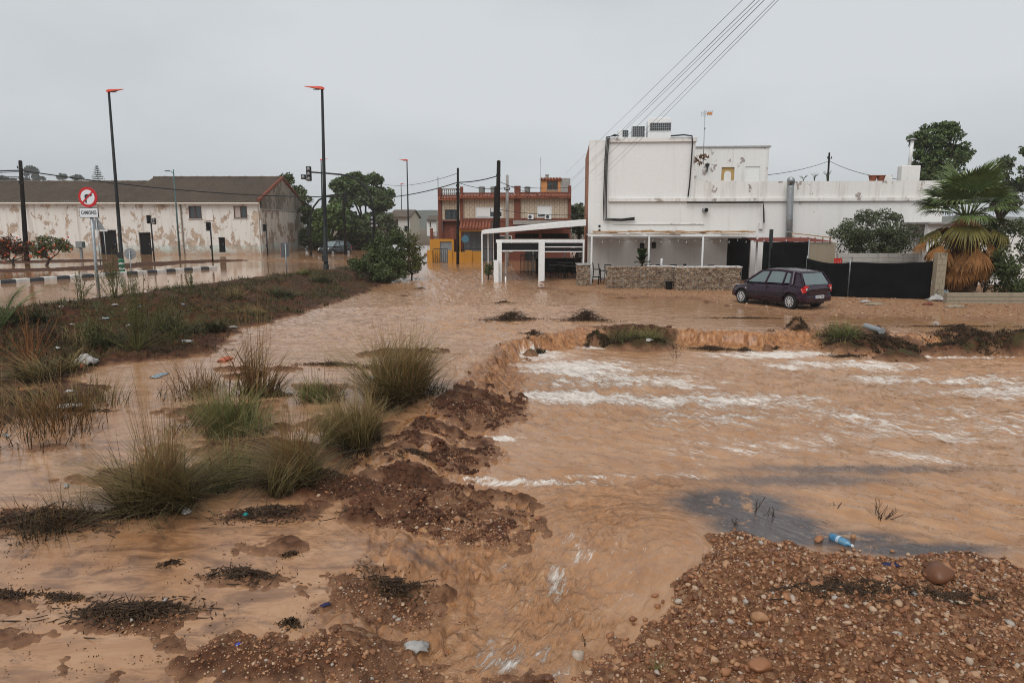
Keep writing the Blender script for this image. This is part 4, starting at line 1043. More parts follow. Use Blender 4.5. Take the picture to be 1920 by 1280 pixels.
# ---- tables, stools, plants under the pergola
def stool(loc, rz, label, group, h=.75, back=.35):
    t = thing('bar_stool', label, 'stool', loc, rz, group)
    MB().box(-.2, .2, -.2, .2, h - .03, h).build('seat', M['black'], t, bevel=.01)
    for a in (-1, 1):
        MB().tube([(a * .22, -.22, 0), (a * .18, -.18, h - .03)], .018, 6).build('leg', M['black'], t)
        MB().tube([(a * .22, .24, 0), (a * .18, .18, h - .03), (a * .18, .24, h + back)], .018, 6).build('leg', M['black'], t)
    b = MB()
    for k in (.45, .7, 1.0): b.box(-.18, .18, .19 + .05 * k, .21 + .05 * k, h + back * k - .05, h + back * k)
    b.build('backrest', M['black'], t)
    f = MB(); f.box(-.19, .19, -.205, -.185, .28, .31); f.box(-.205, -.185, -.2, .2, .30, .33); f.box(.185, .205, -.2, .2, .30, .33); f.build('footrest', M['black'], t)
for i, (a, b, lab) in enumerate(((1119, 529, 'black slatted bar stool in the gap next to the flaking white post'), (1130, 532, 'black slatted bar stool touching the end of the gabion'))):
    q = P(a, b, .05); stool((q.x, q.y, gz(q.x, q.y)), 1.5, lab, 'stools beside the gabions')
def table(px, py, Y, label, w=1.0, zt_=.95):
    q = D(px, py, Y); g0 = gz(q.x, q.y)
    t = thing('bar_table', label, 'table', (q.x, q.y, g0), RA, 'tables behind the gabions')
    h = q.z - g0
    MB().box(-w / 2, w / 2, -.35, .35, h - .04, h).build('table_top', M['white_paint'], t, bevel=.008)
    for a in (-1, 1):
        for b in (-1, 1): MB().box(a * (w / 2 - .06) - .025, a * (w / 2 - .06) + .025, b * .28 - .025, b * .28 + .025, 0, h - .042).build('leg', M['black'], t)
table(1239, 498.5, 36.0, 'white table carrying a pale cylinder, behind the gabion', 1.4)
table(1285, 499.5, 36.0, 'white table behind the start of the second gabion', 1.5)
table(1338, 499.5, 35.8, 'white table next to a single black chair back behind the gabion', 1.4)
table(1365, 499.0, 35.6, 'white table near the black doorway behind the gabion', 1.3)
q = D(1240, 498.3, 35.9)
tag(MB().lathe([(.055, 0), (.055, .36), (.05, .37)], 14).build('paper_cylinder', M['white_paint'], None, True, loc=q), 'white upright cylinder standing on the table behind the gabion', 'cylinder')
for i, (a, Y, lab) in enumerate(((1217, 37.0, 'black chair back right of the leafy plant'), (1265, 37.0, 'black chair back between two white tables'), (1337, 36.8, 'black chair back alone before the pale wall'), (1143, 37.2, 'black chair at the free end of the gabion'), (1240, 37.2, 'black chair behind the pale cylinder'))):
    q = D(a, 500, Y); stool((q.x, q.y, gz(q.x, q.y)), .1 * i, lab, 'dark chairs under the pergola', .62, .42)
def mat_leaf(name, dark, light, rough=.5, tr=.0):
    m, nt, b = newmat(name); p = pos(nt)
    n1 = noise(nt, p, 2.2, 3, .6); n2 = noise(nt, p, 25, 2, .5)
    c = ramp(nt, mth(nt, 'ADD', mth(nt, 'MULTIPLY', n1, .55), mth(nt, 'MULTIPLY', n2, .45)), [(.33, dark), (.66, light)])
    nt.links.new(c, b.inputs['Base Color']); b.inputs['Roughness'].default_value = rough; b.inputs['Specular IOR Level'].default_value = .3
    return m
M['leaf_banana'] = mat_leaf("broad_dark_leaf", (.012, .022, .008), (.045, .075, .02), .4)
bq = D(1203, 505, 36.8)
bpn = thing('banana_plant', 'tall potted plant with broad dark leaves under the pergola', 'plant', (bq.x, bq.y, gz(bq.x, bq.y)))
MB().lathe([(.2, 0), (.27, .5), (.3, .5), (.3, .56), (.2, .54)], 14).build('pot', M['concrete'], bpn)
MB().tube([(0, 0, .5), (.03, 0, 1.2), (0, .02, 1.9)], [.05, .045, .03], 8).build('stem', M['leaf_banana'], bpn)
for k, (az, l, up, z0) in enumerate(((4.5, .45, 1.5, 1.5), (5.0, .5, 1.1, 1.3), (4.2, .5, 1.0, 1.2), (4.7, .5, .3, 1.3), (5.3, .6, .5, 1.1), (3.9, .6, .4, 1.1), (4.0, .5, .9, .75), (5.5, .5, .6, .8), (1.5, .5, 1.4, 1.4))):
    lf = MB(); vs, fs = [], []; d = Vector((math.cos(az), math.sin(az), 0)); s_ = Vector((-d.y, d.x, 0))
    for i in range(8):
        t = i / 7; c = d * l * t + Vector((0, 0, z0 + up * .8 * (t - .75 * t * t))); w = .25 * math.sin(math.pi * min(1, .12 + t * .9)) ** .7
        vs += [c - s_ * w + Vector((0, 0, .05)), c, c + s_ * w + Vector((0, 0, .05))]
        if i: a = (i - 1) * 3; fs += [(a, a + 1, a + 4, a + 3), (a + 1, a + 2, a + 5, a + 4)]
    lf.add(vs, fs).build('leaf', M['leaf_banana'], bpn, True)
q = D(1284, 499, 36.6)
sp = thing('small_plant', 'small dark leafy plant on the table behind the second gabion', 'plant', (q.x, q.y, q.z - .15))
MB().lathe([(.06, .12), (.09, .25), (.09, .27)], 10).build('pot', M['black'], sp)
for px, py, lab in ((1204, 461, 'dark loudspeaker on the pale wall beside the leafy plant'), (1226, 460, 'dark loudspeaker on the pale wall right of the thin white post')):
    x, z = F(px, py, -.12); sp_ = thing('wall_speaker', lab, 'speaker', RW(x, -.14, z), RA, 'speakers on the restaurant wall')
    MB().box(-.11, .11, 0, .13, -.16, .16).build('cabinet', M['black'], sp_, bevel=.01); MB().lathe([(.08, 0), (.05, -.01)], 12).build('cone', M['grille'], sp_, loc=(0, -.002, -.04), rot=(math.pi / 2, 0, 0))

# ---------------------------------------------------------------- lean-to terrace on the left of the restaurant
lt = thing('lean_to_terrace', 'white lean-to terrace with black roller blinds left of the restaurant', 'terrace', (0, 0, 0))
YA, YB = 39.0, 47.0
zl0, zl1 = D(903, 433, YA).z, D(1099, 413, YA).z; xl0, xl1 = D(903, 433, YA).x, D(1099, 413, YA).x
MB().prism([(xl0, YA, zl0 - .18), (xl1, YA, zl1 - .30), (xl1, YA, zl1 + .05), (xl0, YA, zl0 + .03)], (0, YB - YA, 0)).build('canopy', M['white_paint'], lt, bevel=.02)
zfr = D(1000, 455, YA + .2).z; zft = D(1000, 449, YA + .2).z
xa, xb = D(930, 455, YA + .2).x, D(1096, 455, YA + .2).x
MB().box(xa, xb, YA + .15, YA + .27, zfr, zft).build('front_beam', M['white_paint'], lt)
for c0, c1, top in ((932, 941, 455), (1009.5, 1021, 452), (1092, 1095, 455)):
    MB().box(D(c0, 500, YA + .1).x, D(c1, 500, YA + .1).x, YA + .02, YA + .14, -.3, D(1000, top, YA).z - .003).build('post', M['white_paint'], lt)
for px, Y in ((903.5, YA + .02), (915, YA + 3), (925, YA + 5)):
    q = D(px, 440, Y); MB().box(q.x - .035, q.x + .035, Y, Y + .07, -.3, q.z + .1).build('post', M['white_paint'], lt)
for px, Y in ((948, YB - 1), (1000, YB - .5), (1060, YB - .5), (1092, YB - 2)):
    q = D(px, 440, Y); MB().box(q.x - .05, q.x + .05, Y, Y + .1, -.3, q.z).build('post', M['white_paint'], lt)
MB().box(xa + .1, xb - .1, YB - .4, YB - .3, zfr - .1, zfr + .05).build('back_beam', M['white_paint'], lt)
def blind(c0, c1, t, b, Y):
    MB().box(D(c0, 470, Y).x, D(c1, 470, Y).x, Y, Y + .03, D(1000, b, Y).z, D(1000, t, Y).z).build('roller_blind', M['black'], lt)
    MB().box(D(c0, 470, Y).x, D(c1, 470, Y).x, Y - .01, Y + .04, D(1000, b + 1.8, Y).z, D(1000, b, Y).z - .002).build('blind_rail', M['white_paint'], lt)
blind(941.5, 1009, 456, 469, YA + .08)
blind(1021.5, 1092, 456, 462, YA + .08); blind(1021.5, 1092, 464.5, 471, YA + .10)
blind(966, 1010, 438, 447, YA + 4); blind(1016, 1066, 438, 447, YA + 4)
MB().box(D(926, 505, YA - .3).x, D(935, 505, YA - .3).x, YA - .35, YA - .05, -.3, D(930, 488, YA - .3).z).build('low_pier', M['white_paint'], lt, bevel=.02)
q = P(948, 531, -.05); tag(MB().tube([(0, 0, -.3), (0, 0, .37)], .045, 10).build('white_stub_post', M['white_paint'], None, True, loc=(q.x, q.y, q.z)), 'short white stub post in the water before the terrace', 'post')
gtm = MB()
gx0, gx1 = D(976, 490, 46).x, D(1004, 490, 46).x
for i in range(12): x = gx0 + (gx1 - gx0) * i / 11; gtm.box(x - .015, x + .015, 46, 46.03, -.2, 1.25)
gtm.box(gx0, gx1, 46.035, 46.06, 1.15, 1.2); gtm.box(gx0, gx1, 46.035, 46.06, .05, .1)
tag(gtm.build('iron_gate', M['dark_metal']), 'dark iron bar gate seen under the lean-to roof', 'gate')
bw = thing('black_back_screen', 'black screen wall at the back of the lean-to terrace', 'screen', (0, 0, 0))
MB().box(D(1005, 500, 46.3).x, D(1090, 500, 46.3).x, 46.3, 46.36, -.2, D(1040, 485, 46.3).z).build('screen_panel', M['black'], bw)
MB().box(D(1005, 500, 46.3).x, D(1090, 500, 46.3).x, 46.25, 46.42, D(1040, 485, 46.3).z + .002, D(1040, 484, 46.3).z + .02).build('top_rail', M['dark_metal'], bw)
for i, (px, Y, lab) in enumerate(((1046, 42, 'black square table under the lean-to, its top edge-on'), (1072, 41, 'black square table beside the short gabion'), (1060, 44.5, 'black square table by the back screen'))):
    q = D(px, 500, Y); t = thing('terrace_table', lab, 'table', (q.x, q.y, gz(q.x, q.y) + .0), 0, 'black tables under the lean-to')
    MB().box(-.5, .5, -.4, .4, .72, .76).build('table_top', M['black'], t)
    for a in (-1, 1):
        for b in (-1, 1): MB().box(a * .44 - .02, a * .44 + .02, b * .34 - .02, b * .34 + .02, -.05, .718).build('leg', M['black'], t)
for i, (px, Y, rz, lab) in enumerate(((1056, 41.5, .3, 'black chair drawn up between the terrace tables'), (1083, 41.8, 1.2, 'black chair against the restaurant corner'), (1034, 43, -.6, 'black chair turned away beside the thick white post'))):
    q = D(px, 500, Y); stool((q.x, q.y, gz(q.x, q.y)), rz, lab, 'black chairs under the lean-to', .46, .42)
# restaurant corner: climbing ivy post
M['ivy'] = mat_leaf("dark_ivy", (.010, .016, .006), (.035, .05, .018), .5)

# ---------------------------------------------------------------- screens, block walls and sheds to the right
M['net'] = simple("black_shade_net", (.0045, .005, .0055), .9, var=.3, scale=2, bmp=.3, spec=.08)
def net_panel(name, label, px0, px1, t0, t1, b, Y0, Y1, posts, seed, group='black shade nets on the fence', sag=.12):
    A, B = D(px0, b, Y0), D(px1, b, Y1)
    t = thing(name, label, 'shade net', (A.x, A.y, 0), math.atan2(B.y - A.y, B.x - A.x), group)
    ln = math.hypot(B.x - A.x, B.y - A.y); za, zb = D(px0, t0, Y0).z, D(px1, t1, Y1).z
    n, k = 40, 14; g = np.random.default_rng(seed)
    xs, ts = np.meshgrid(np.linspace(0, ln, n), np.linspace(0, 1, k))
    top = za + (zb - za) * xs / ln - sag * np.abs(np.sin(xs / ln * math.pi * max(1, len(posts) - 1)))
    y = .07 * fbm(xs * 1.3, ts * 2.5, 3, seed) + .05 * np.sin(xs * 4 + ts * 3 + seed) * ts
    V = np.stack([xs, y, -.03 + (top + .03) * ts], -1).reshape(-1, 3); id_ = np.arange(n * k).reshape(k, n)
    Fc = np.stack([id_[:-1, :-1], id_[:-1, 1:], id_[1:, 1:], id_[1:, :-1]], -1).reshape(-1, 4)
    o = link('net', fast_mesh('net', V, Fc, M['net']), t)
    sm = o.modifiers.new('s', 'SOLIDIFY'); sm.thickness = .012
    for f in posts: MB().tube([(ln * f, .13, -.2), (ln * f, .13, za + (zb - za) * f + .10)], .025, 8).build('post', M['galv'], t, True)
    return t
net_panel('shade_net', 'tallest black net panel behind the car roof', 1426, 1510, 453, 453, 545, 34.5, 33.5, (0, .5, 1), 1, sag=.03)
net_panel('shade_net', 'black net panel drooping right behind the car tail', 1508, 1588, 484, 492, 560, 31.4, 30.6, (0, 1), 2)
net_panel('shade_net', 'long black net panel left of the palm, with rubbish at its foot', 1590, 1742, 491, 490, 563, 30.6, 29.6, (0, 1), 3, sag=.06)
def block_wall(name, label, px0, px1, t, b, Y, mat, th=.2, rows=3, blk=.42, dz=.0):
    """coursed concrete block wall; every block is a piece"""
    A = D(px0, b, Y); B = D(px1, b, Y); g0 = min(gz(A.x, A.y), gz(B.x, B.y)) - .05
    h = D((px0 + px1) / 2, t, Y).z - g0; w = B.x - A.x
    o = thing(name, label, 'wall', (A.x, Y, g0))
    MB().box(.01, w - .01, .02, th - .02, 0, h - .02).build('mortar_core', M['concrete'], o)
    rh = h / rows; ms = {}
    for r in range(rows):
        n = max(2, round(w / blk)); bw_ = w / n; off = (r % 2) * bw_ / 2
        for i in range(-1, n + 1):
            a = max(0, i * bw_ + off); c = min(w, (i + 1) * bw_ + off)
            if c - a < .08: continue
            key = round(c - a, 3)
            if key not in ms: ms[key] = MB().box(.006, c - a - .006, -.012, th + .012, .006, rh - .006).mesh('block', mat)
            link('block', ms[key], o, (a, random.uniform(-.006, .006), r * rh))
    return o
block_wall('low_block_wall', 'low grey block wall under the palm with pale paint marks', 1772, 1990, 549, 585, 28.0, M['beige'], rows=3, blk=.5)
block_wall('block_pillar', 'tall narrow pillar of stacked blocks left of the palm', 1750, 1768, 474, 562, 29.2, M['beige'], th=.25, rows=8, blk=.42)
block_wall('grey_block_wall', 'pale grey block wall above the long black net', 1566, 1716, 475, 545, 33.5, M['greyblock'], rows=9, blk=.5)
shed = thing('beige_shed', 'beige shed wall under a low red roof behind the nets', 'shed', (0, 0, 0))
MB().box(D(1508, 480, 35).x, D(1566, 480, 35).x, 35, 35.25, -.1, D(1530, 455, 35).z).build('shed_wall', M['beige'], shed)
sr0, sr1 = D(1424, 450, 35).x, D(1560, 450, 35).x
zz0 = D(1490, 453, 35).z; zz1 = D(1490, 446.5, 37.5).z
rr = MB(); nx = 60
for i in range(nx):
    a = sr0 + (sr1 - sr0) * i / nx; b = sr0 + (sr1 - sr0) * (i + 1) / nx; dz = .03 * (i % 2)
    rr.quad((a, 34.9, zz0 + dz), (b, 34.9, zz0 + .03 - dz), (b, 37.8, zz1 + .03 - dz), (a, 37.8, zz1 + dz))
rf = rr.build('shed_roof', simple("dull_red_sheet", (.17, .045, .035), .8, spec=.15), shed); sm = rf.modifiers.new('s', 'SOLIDIFY'); sm.thickness = .02
fr = MB()
for i in range(6): q = D(1487 + i * 14, 445 + i * .6, 37.8); fr.box(q.x - .03, q.x + .03, 37.8, 37.86, zz1 - .3, q.z + .05)
a, b = D(1484, 437, 37.8), D(1562, 446, 37.8); fr.beam(a, b, .08, .05); fr.build('roof_frame', M['wood_tan'], shed)
q = D(1446, 445, 34.3); MB().box(q.x - .07, q.x + .07, 34.25, 34.4, 0, D(1446, 430, 34.3).z).build('shed_post', M['dark_metal'], shed)
fp = D(1479, 452, 37); 
# red chair stack leaning over the net
rc = D(1578, 490, 31.5); ch_ = thing('red_plastic_chair', 'red plastic chair showing above the black net', 'chair', (rc.x, rc.y, rc.z - .75), .4)
MB().box(-.22, .22, -.22, .22, .42, .46).build('seat', M['red_plastic'], ch_)
bk = MB(); bk.box(-.22, .22, .2, .24, .80, .88); [bk.box(-.2 + k * .13, -.13 + k * .13, .205, .235, .46, .80) for k in range(4)]; bk.build('backrest', M['red_plastic'], ch_)
for a in (-1, 1):
    for b in (-1, 1): MB().box(a * .2 - .025, a * .2 + .025, b * .2 - .025, b * .2 + .025, -.9, .418).build('leg', M['red_plastic'], ch_)
    MB().box(a * .22 - .03, a * .22 + .03, -.2, .2, .62, .66).build('armrest', M['red_plastic'], ch_)
MB().box(.24, .62, .1, .2, .50, .60).build('crossbar', M['red_plastic'], ch_)
# a second white house behind the palm
wb = thing('white_house', 'white house wall with an eave behind the palm', 'house', (D(1735, 480, 37).x, 37, 0))
MB().wall(0, 6, 0, .3, 0, 3.2, [(.9, 1.7, 1.8, 2.7)]).build('front_wall', M['white'], wb)
window(wb, .9, 1.7, 0, 1.8, 2.7, M['white_paint'], M['glass'])
MB().box(-.15, 6.2, -.35, 4, 3.204, 3.30).build('roof', M['concrete'], wb)
# ---------------------------------------------------------------- street lamps with red wing heads
def street_lamp(base, top, label, wing, group, r=.10):
    """column from base to top; wing: horizontal vector of the red head"""
    t = thing('street_lamp', label, 'street lamp', base, 0, group)
    v = Vector(top) - Vector(base); h = v.length
    MB().tube([(0, 0, -.4), v * .03, v * .031, v * .35, v], [r * 1.25, r * 1.25, r, r * .85, r * .55], 10).build('column', M['lamp_black'], t, True)
    w = Vector((*wing, 0)); s = Vector((-w.y, w.x, 0)).normalized(); L_ = w.length; w = w.normalized(); up = Vector((0, 0, 1))
    m_ = MB(); prof = [(-.12, .10, .12), (.0, .12, .20), (.25, .13, .17), (.6, .09, .10), (1.0, .02, .03)]
    vs, fs = [], []
    for i, (f, wd, th) in enumerate(prof):
        c = v + w * L_ * f + up * (.02 + .10 * f)
        vs += [c - s * wd - up * th * .3, c + s * wd - up * th * .3, c + s * wd * .8 + up * th * .5, c - s * wd * .8 + up * th * .5]
        if i: a = (i - 1) * 4; fs += [(a + k, a + (k + 1) % 4, a + 4 + (k + 1) % 4, a + 4 + k) for k in range(4)]
    fs += [(3, 2, 1, 0), (16, 17, 18, 19)]
    hd = m_.add(vs, fs).build('lamp_head', M['lamp_red'], t, bevel=.01)
    g_ = MB().obox(v + w * L_ * .32 + up * (-.035), (L_ * .35, .14, .03), RZ(math.atan2(w.y, w.x))); g_.build('lamp_glass', M['glass'], hd)
    MB().box(-r * 1.3, r * 1.3, -r * 1.35, -r * .6, .5, .9).build('access_door', M['dark_metal'], t)
    return t
GL = 'lamp columns with red wing heads'
def lamp_px(bx, by, bz, tx, ty, label, wx_, r=.1):
    b = P(bx, by, bz); tp = D(tx, ty, b.y); b.z = gz(b.x, b.y)
    return street_lamp(b, tp, label, (wx_, -.15), GL, r)
l1 = lamp_px(229, 497, .5, 204, 172, 'black lamp column with red head beside the truck ban sign', 1.05, .13)
l2 = lamp_px(611.5, 507, .45, 604, 167, 'black lamp column with red head at the end of the embankment', -1.0, .13)
def lamp_far(px, Y, ty, label, wx_, r=.1, lean=0):
    b = D(px + lean, 440, Y); tp = D(px, ty, Y); b.z = gz(b.x, b.y)
    return street_lamp(b, tp, label, (wx_, -.1), GL, r)
lamp_far(602, 90, 300, 'far black lamp column partly hidden behind a nearer lamp column', .9, .11, 3)
lamp_far(763, 82, 301, 'thin far lamp column with red head before the small gabled house', -.95, .11, 3)
lamp_far(752, 138, 345, 'thinnest and farthest lamp column with red head by the small gabled house', .8, .11, 2)
# teal lamp before the warehouse
b = P(337, 478, .35); tp = D(325, 318, b.y); b.z = gz(b.x, b.y)
tl = thing('teal_lamp_post', 'thin teal lamp post with a small arm in front of the warehouse', 'lamp post', b)
v = tp - b; MB().tube([(0, 0, -.3), v], [.10, .05], 8).build('column', M['teal_paint'], tl, True)
MB().tube([v * .95, v * .95 + Vector((-.25, 0, .25)), v * .95 + Vector((-.35, 0, .25))], .03, 6).build('arm', M['teal_paint'], tl)
MB().obox(v * .95 + Vector((-.55, 0, .28)), (.45, .16, .09)).build('lamp_head', M['teal_paint'], tl, bevel=.02)

# ---------------------------------------------------------------- traffic lights
M['lens'] = mat_glass("unlit_signal_lens", (.34, .34, .35), .25)
def signal_head(parent, c, n=3, s=.30, name='signal_head', rot=0.0, face=-1, smat=None):
    R_ = RZ(rot); m_ = MB().obox(c, (s, .2, s * n), R_).build(name, M['black'], parent, bevel=.02)
    lens = MB().lathe([(s * .38, 0), (s * .36, .02), (s * .1, .04)], 14).mesh('lens', M['lens'], True)
    for k in range(n):
        cc = Vector(c) + R_ @ Vector((0, face * .105, s * (k - (n - 1) / 2)))
        link('lens', lens, m_, cc, (math.pi / 2, 0, rot))
        vz = MB()
        for a in np.linspace(.2, math.pi - .2, 8): vz.tube([cc + R_ @ Vector((s * .42 * math.cos(a), 0, s * .42 * math.sin(a))), cc + R_ @ Vector((s * .42 * math.cos(a), face * .16, s * .42 * math.sin(a)))], s * .03, 4)
        vz.build('visor', M['black'], m_)
    return m_
TY = 47.0
tb = D(697, 500, TY); tb.z = gz(tb.x, tb.y)
ts = thing('traffic_light', 'curved black mast arm with signals reaching over the road', 'traffic light', tb)
def TT(px, py): return D(px, py, TY) - tb
arc = [TT(697, 500) * Vector((1, 1, 0)) if False else Vector((0, 0, -.3)), TT(700, 440), TT(701, 410), TT(699, 390), TT(694, 368), TT(685, 351), TT(671, 338), TT(655, 330.5), TT(640, 327.5), TT(612, 325), TT(584, 323)]
MB().tube(arc, [.10, .09, .085, .08, .08, .075, .07, .065, .06, .055, .05], 10).build('mast_arm', M['lamp_black'], ts, True)
signal_head(ts, TT(580, 326) + Vector((0, -.1, 0)), 3, .31)
signal_head(ts, TT(570, 332) + Vector((0, -.1, 0)), 1, .30)
MB().tube([TT(571, 336), TT(580, 340)], .02, 6).build('bracket', M['lamp_black'], ts)
signal_head(ts, TT(699, 416) + Vector((0, -.2, 0)), 3, .26)
signal_head(ts, TT(708, 423) + Vector((0, -.2, 0)), 1, .24)
# second mast behind, seen from the back
TY2 = 66.0
t2b = D(583, 478, TY2); t2b.z = gz(t2b.x, t2b.y)
t2 = thing('traffic_light', 'faint curved mast arm standing in front of the dark trees', 'traffic light', t2b)
def T2(px, py): return D(px, py, TY2) - t2b
MB().tube([Vector((0, 0, -.3)), T2(581, 430), T2(582, 405), T2(588, 388), T2(598, 375), T2(612, 367.5), T2(630, 365), T2(645, 364)], [.11, .1, .09, .085, .08, .075, .07, .06], 8).build('mast_arm', M['lamp_black'], t2, True)
signal_head(t2, T2(646, 366) + Vector((.1, 0, -.2)), 3, .3, face=1)
signal_head(t2, T2(581, 436) + Vector((-.25, 0, 0)), 3, .22, face=1)
# pedestrian signals
def ped(px, pyb, z, ptop, label, extra=None, side=-1):
    b = P(px, pyb, z); b.z = gz(b.x, b.y); Y = b.y; t = thing('pedestrian_signal', label, 'signal post', b, 0, 'slim signal posts at the crossing')
    h = D(px, ptop, Y).z - b.z
    MB().tube([(0, 0, -.3), (0, 0, h)], .06, 8).build('post', M['lamp_black'], t, True)
    signal_head(t, (side * .18, 0, h - .3), 3, .22, face=1, rot=.9)
    if extra: signal_head(t, (extra * .28, 0, h - .45), 2, .24, face=-1, rot=.2)
    MB().box(-.09, .09, -.14, -.05, 1.0, 1.25).build('push_button', M['dark_metal'], t)
ped(289, 486, .45, 404, 'slim signal post with a side box before the warehouse door', .9)
ped(399, 489, .45, 417, 'slim signal post next to the white direction board')
ped(502, 477, .35, 421, 'slim signal post at the warehouse corner')
ped(765, 470, .35, 424, 'signal post rising out of the bushes before the small house')

# ---------------------------------------------------------------- signs
def disc_mesh(r, y, n=40, z=0.0): return MB().add([(r * math.cos(2 * math.pi * k / n), y, z + r * math.sin(2 * math.pi * k / n)) for k in range(n)], [tuple(range(n))])
M['sign_white'] = simple("sign_white", (.66, .68, .70), .4, var=.05)
M['sign_red'] = simple("sign_red", (.50, .012, .015), .4, var=.08)
M['sign_black'] = simple("sign_black", (.012, .012, .015), .4)
sb = P(186, 558, .6); sb.z = gz(sb.x, sb.y); SY = sb.y
sg = thing('no_right_turn_sign', 'round no right turn sign with CAMIONES plate on a grey pole', 'road sign', sb, -.08)
def SG(px, py): return D(px, py, SY) - sb
tp = SG(168, 352)
MB().tube([(0, 0, -.3), SG(180, 500), SG(168, 356)], .055, 10).build('pole', M['galv'], sg, True)
c = SG(168, 370); R_s = .60 * 0 + (SG(187, 370).x - SG(150, 370).x) / 2
plate = MB().tube([(c.x, c.y - .07, c.z), (c.x, c.y - .10, c.z)], R_s, 40).build('sign_disc', M['sign_red'], sg)
y0 = c.y - .101
def ring(r0, r1, y, n=48): 
    m_ = MB()
    for k in range(n):
        a, b = 2 * math.pi * k / n, 2 * math.pi * (k + 1) / n
        m_.quad((c.x + r0 * math.cos(a), y, c.z + r0 * math.sin(a)), (c.x + r1 * math.cos(a), y, c.z + r1 * math.sin(a)), (c.x + r1 * math.cos(b), y, c.z + r1 * math.sin(b)), (c.x + r0 * math.cos(b), y, c.z + r0 * math.sin(b)))
    return m_
MB().tube([(c.x, y0 - .001, c.z), (c.x, y0 - .004, c.z)], R_s * .74, 40).build('white_field', M['sign_white'], plate)
ar = MB(); k = R_s
def ap(*pts): return [(c.x + k * x, y0 - .006, c.z + k * z) for x, z in pts]
ar.prism(ap((-.28, -.62), (-.20, -.50), (-.12, -.62), (-.13, .02), (.10, .10), (.10, .04), (.02, .14)) if False else ap((-.26, -.60), (-.20, -.52), (-.13, -.60), (-.13, .02), (-.03, .12), (.30, .12), (.30, .05), (.54, .20), (.30, .36), (.30, .28), (-.18, .28), (-.32, .14)), (0, -.003, 0))
ar.build('turn_arrow', M['sign_black'], plate)
br = MB(); q = Matrix.Rotation(math.radians(-43), 3, 'Y'); br.obox((c.x, y0 - .012, c.z), (R_s * 1.55, .004, R_s * .15), q); br.build('red_bar', M['sign_red'], plate)
p0, p1 = SG(152.5, 408.5), SG(188, 389.5)
pc = (p0 + p1) / 2; pw, phh = (p1.x - p0.x), (p1.z - p0.z)
pl = MB().box(pc.x - pw / 2, pc.x + pw / 2, pc.y - .10, pc.y - .07, pc.z - phh / 2, pc.z + phh / 2).build('text_plate', M['sign_black'], sg, bevel=.012)
MB().box(pc.x - pw / 2 + .02, pc.x + pw / 2 - .02, pc.y - .104, pc.y - .101, pc.z - phh / 2 + .02, pc.z + phh / 2 - .02).build('plate_face', M['sign_white'], pl)
def text_obj(name, txt, size, mat, parent, loc, rot, width=None):
    cu = bpy.data.curves.new(name, 'FONT'); cu.body = txt; cu.size = size; cu.align_x = 'CENTER'; cu.align_y = 'CENTER'; cu.extrude = .002; cu.offset = .002
    cu.materials.append(mat); o = bpy.data.objects.new(name, cu); COL.objects.link(o); o.parent = parent; o.location = loc; o.rotation_euler = rot
    bpy.context.view_layer.update()
    dg = bpy.context.evaluated_depsgraph_get(); me = bpy.data.meshes.new_from_object(o.evaluated_get(dg))
    sx = (width / max(o.dimensions.x, 1e-3)) if width else 1
    bpy.data.objects.remove(o)
    return link(name, me, parent, loc, rot, (sx, 1, 1))
text_obj('lettering', 'CAMIONES', .18, M['sign_black'], pl, (pc.x, pc.y - .108, pc.z), (math.pi / 2, 0, 0), pw * .8)
# sign backs
def tri_sign(px, pyb, z, pt, pbt, label):
    b = P(px, pyb, z); b.z = gz(b.x, b.y); t = thing('triangular_sign', label, 'road sign', b, .1, 'sign backs by the kerb')
    zt_ = D(px, pt, b.y).z - b.z; zb_ = D(px, pbt, b.y).z - b.z; h = zt_ - zb_; w = h / .86
    MB().tube([(0, -.04, -.3), (0, -.04, zt_ - .1)], .035, 8).build('pole', M['galv'], t, True)
    MB().prism([(-w / 2, 0, zb_), (w / 2, 0, zb_), (w * .04, 0, zt_), (-w * .04, 0, zt_)], (0, .03, 0)).build('sign_plate', M['steel_grey'], t, bevel=.008)
    MB().box(-.16, .16, -.03, -.001, zb_ + h * .3, zb_ + h * .36).build('clamp', M['galv'], t)
tri_sign(190, 503, .45, 407, 431, 'grey back of a triangular sign on a thin pole')
b = P(247, 514, .5); b.z = gz(b.x, b.y); t = thing('round_sign', 'grey back of a low round sign beside the green bollard', 'road sign', b, .15, 'sign backs by the kerb')
zc = D(246, 476, b.y).z - b.z; rr_ = .30
MB().tube([(0, -.04, -.3), (0, -.04, zc + .2)], .035, 8).build('pole', M['galv'], t, True)
MB().tube([(0, 0, zc), (0, .03, zc)], rr_, 32).build('sign_disc', M['steel_grey'], t); MB().box(-.16, .16, -.03, -.001, zc - .03, zc + .03).build('clamp', M['galv'], t)
b = P(199, 478, .4); b.z = gz(b.x, b.y); t = thing('low_plate_sign', 'thin post with a small white plate before the dark doorway', 'road sign', b)
MB().tube([(0, 0, -.2), (0, 0, D(199, 432, b.y).z - b.z)], .04, 8).build('pole', M['galv'], t, True)
MB().box(-.35, .35, -.05, -.02, D(199, 434, b.y).z - b.z, D(199, 431, b.y).z - b.z).build('sign_plate', M['sign_white'], t)
b = P(538, 519, .47); b.z = gz(b.x, b.y); t = thing('narrow_sign', 'grey edge-on sign plate with a red stripe on the embankment crest', 'road sign', b, 1.15)
z0_, z1_ = D(538, 482, b.y).z - b.z, D(538, 455, b.y).z - b.z
MB().tube([(0, 0, -.3), (0, 0, z1_ - .05)], .035, 8).build('pole', M['galv'], t, True)
MB().box(-.30, .30, .04, .07, z0_, z1_).build('sign_plate', M['steel_grey'], t, bevel=.01)
MB().box(-.30, .30, .074, .08, z0_, z1_).build('sign_face', M['lamp_red'], t)
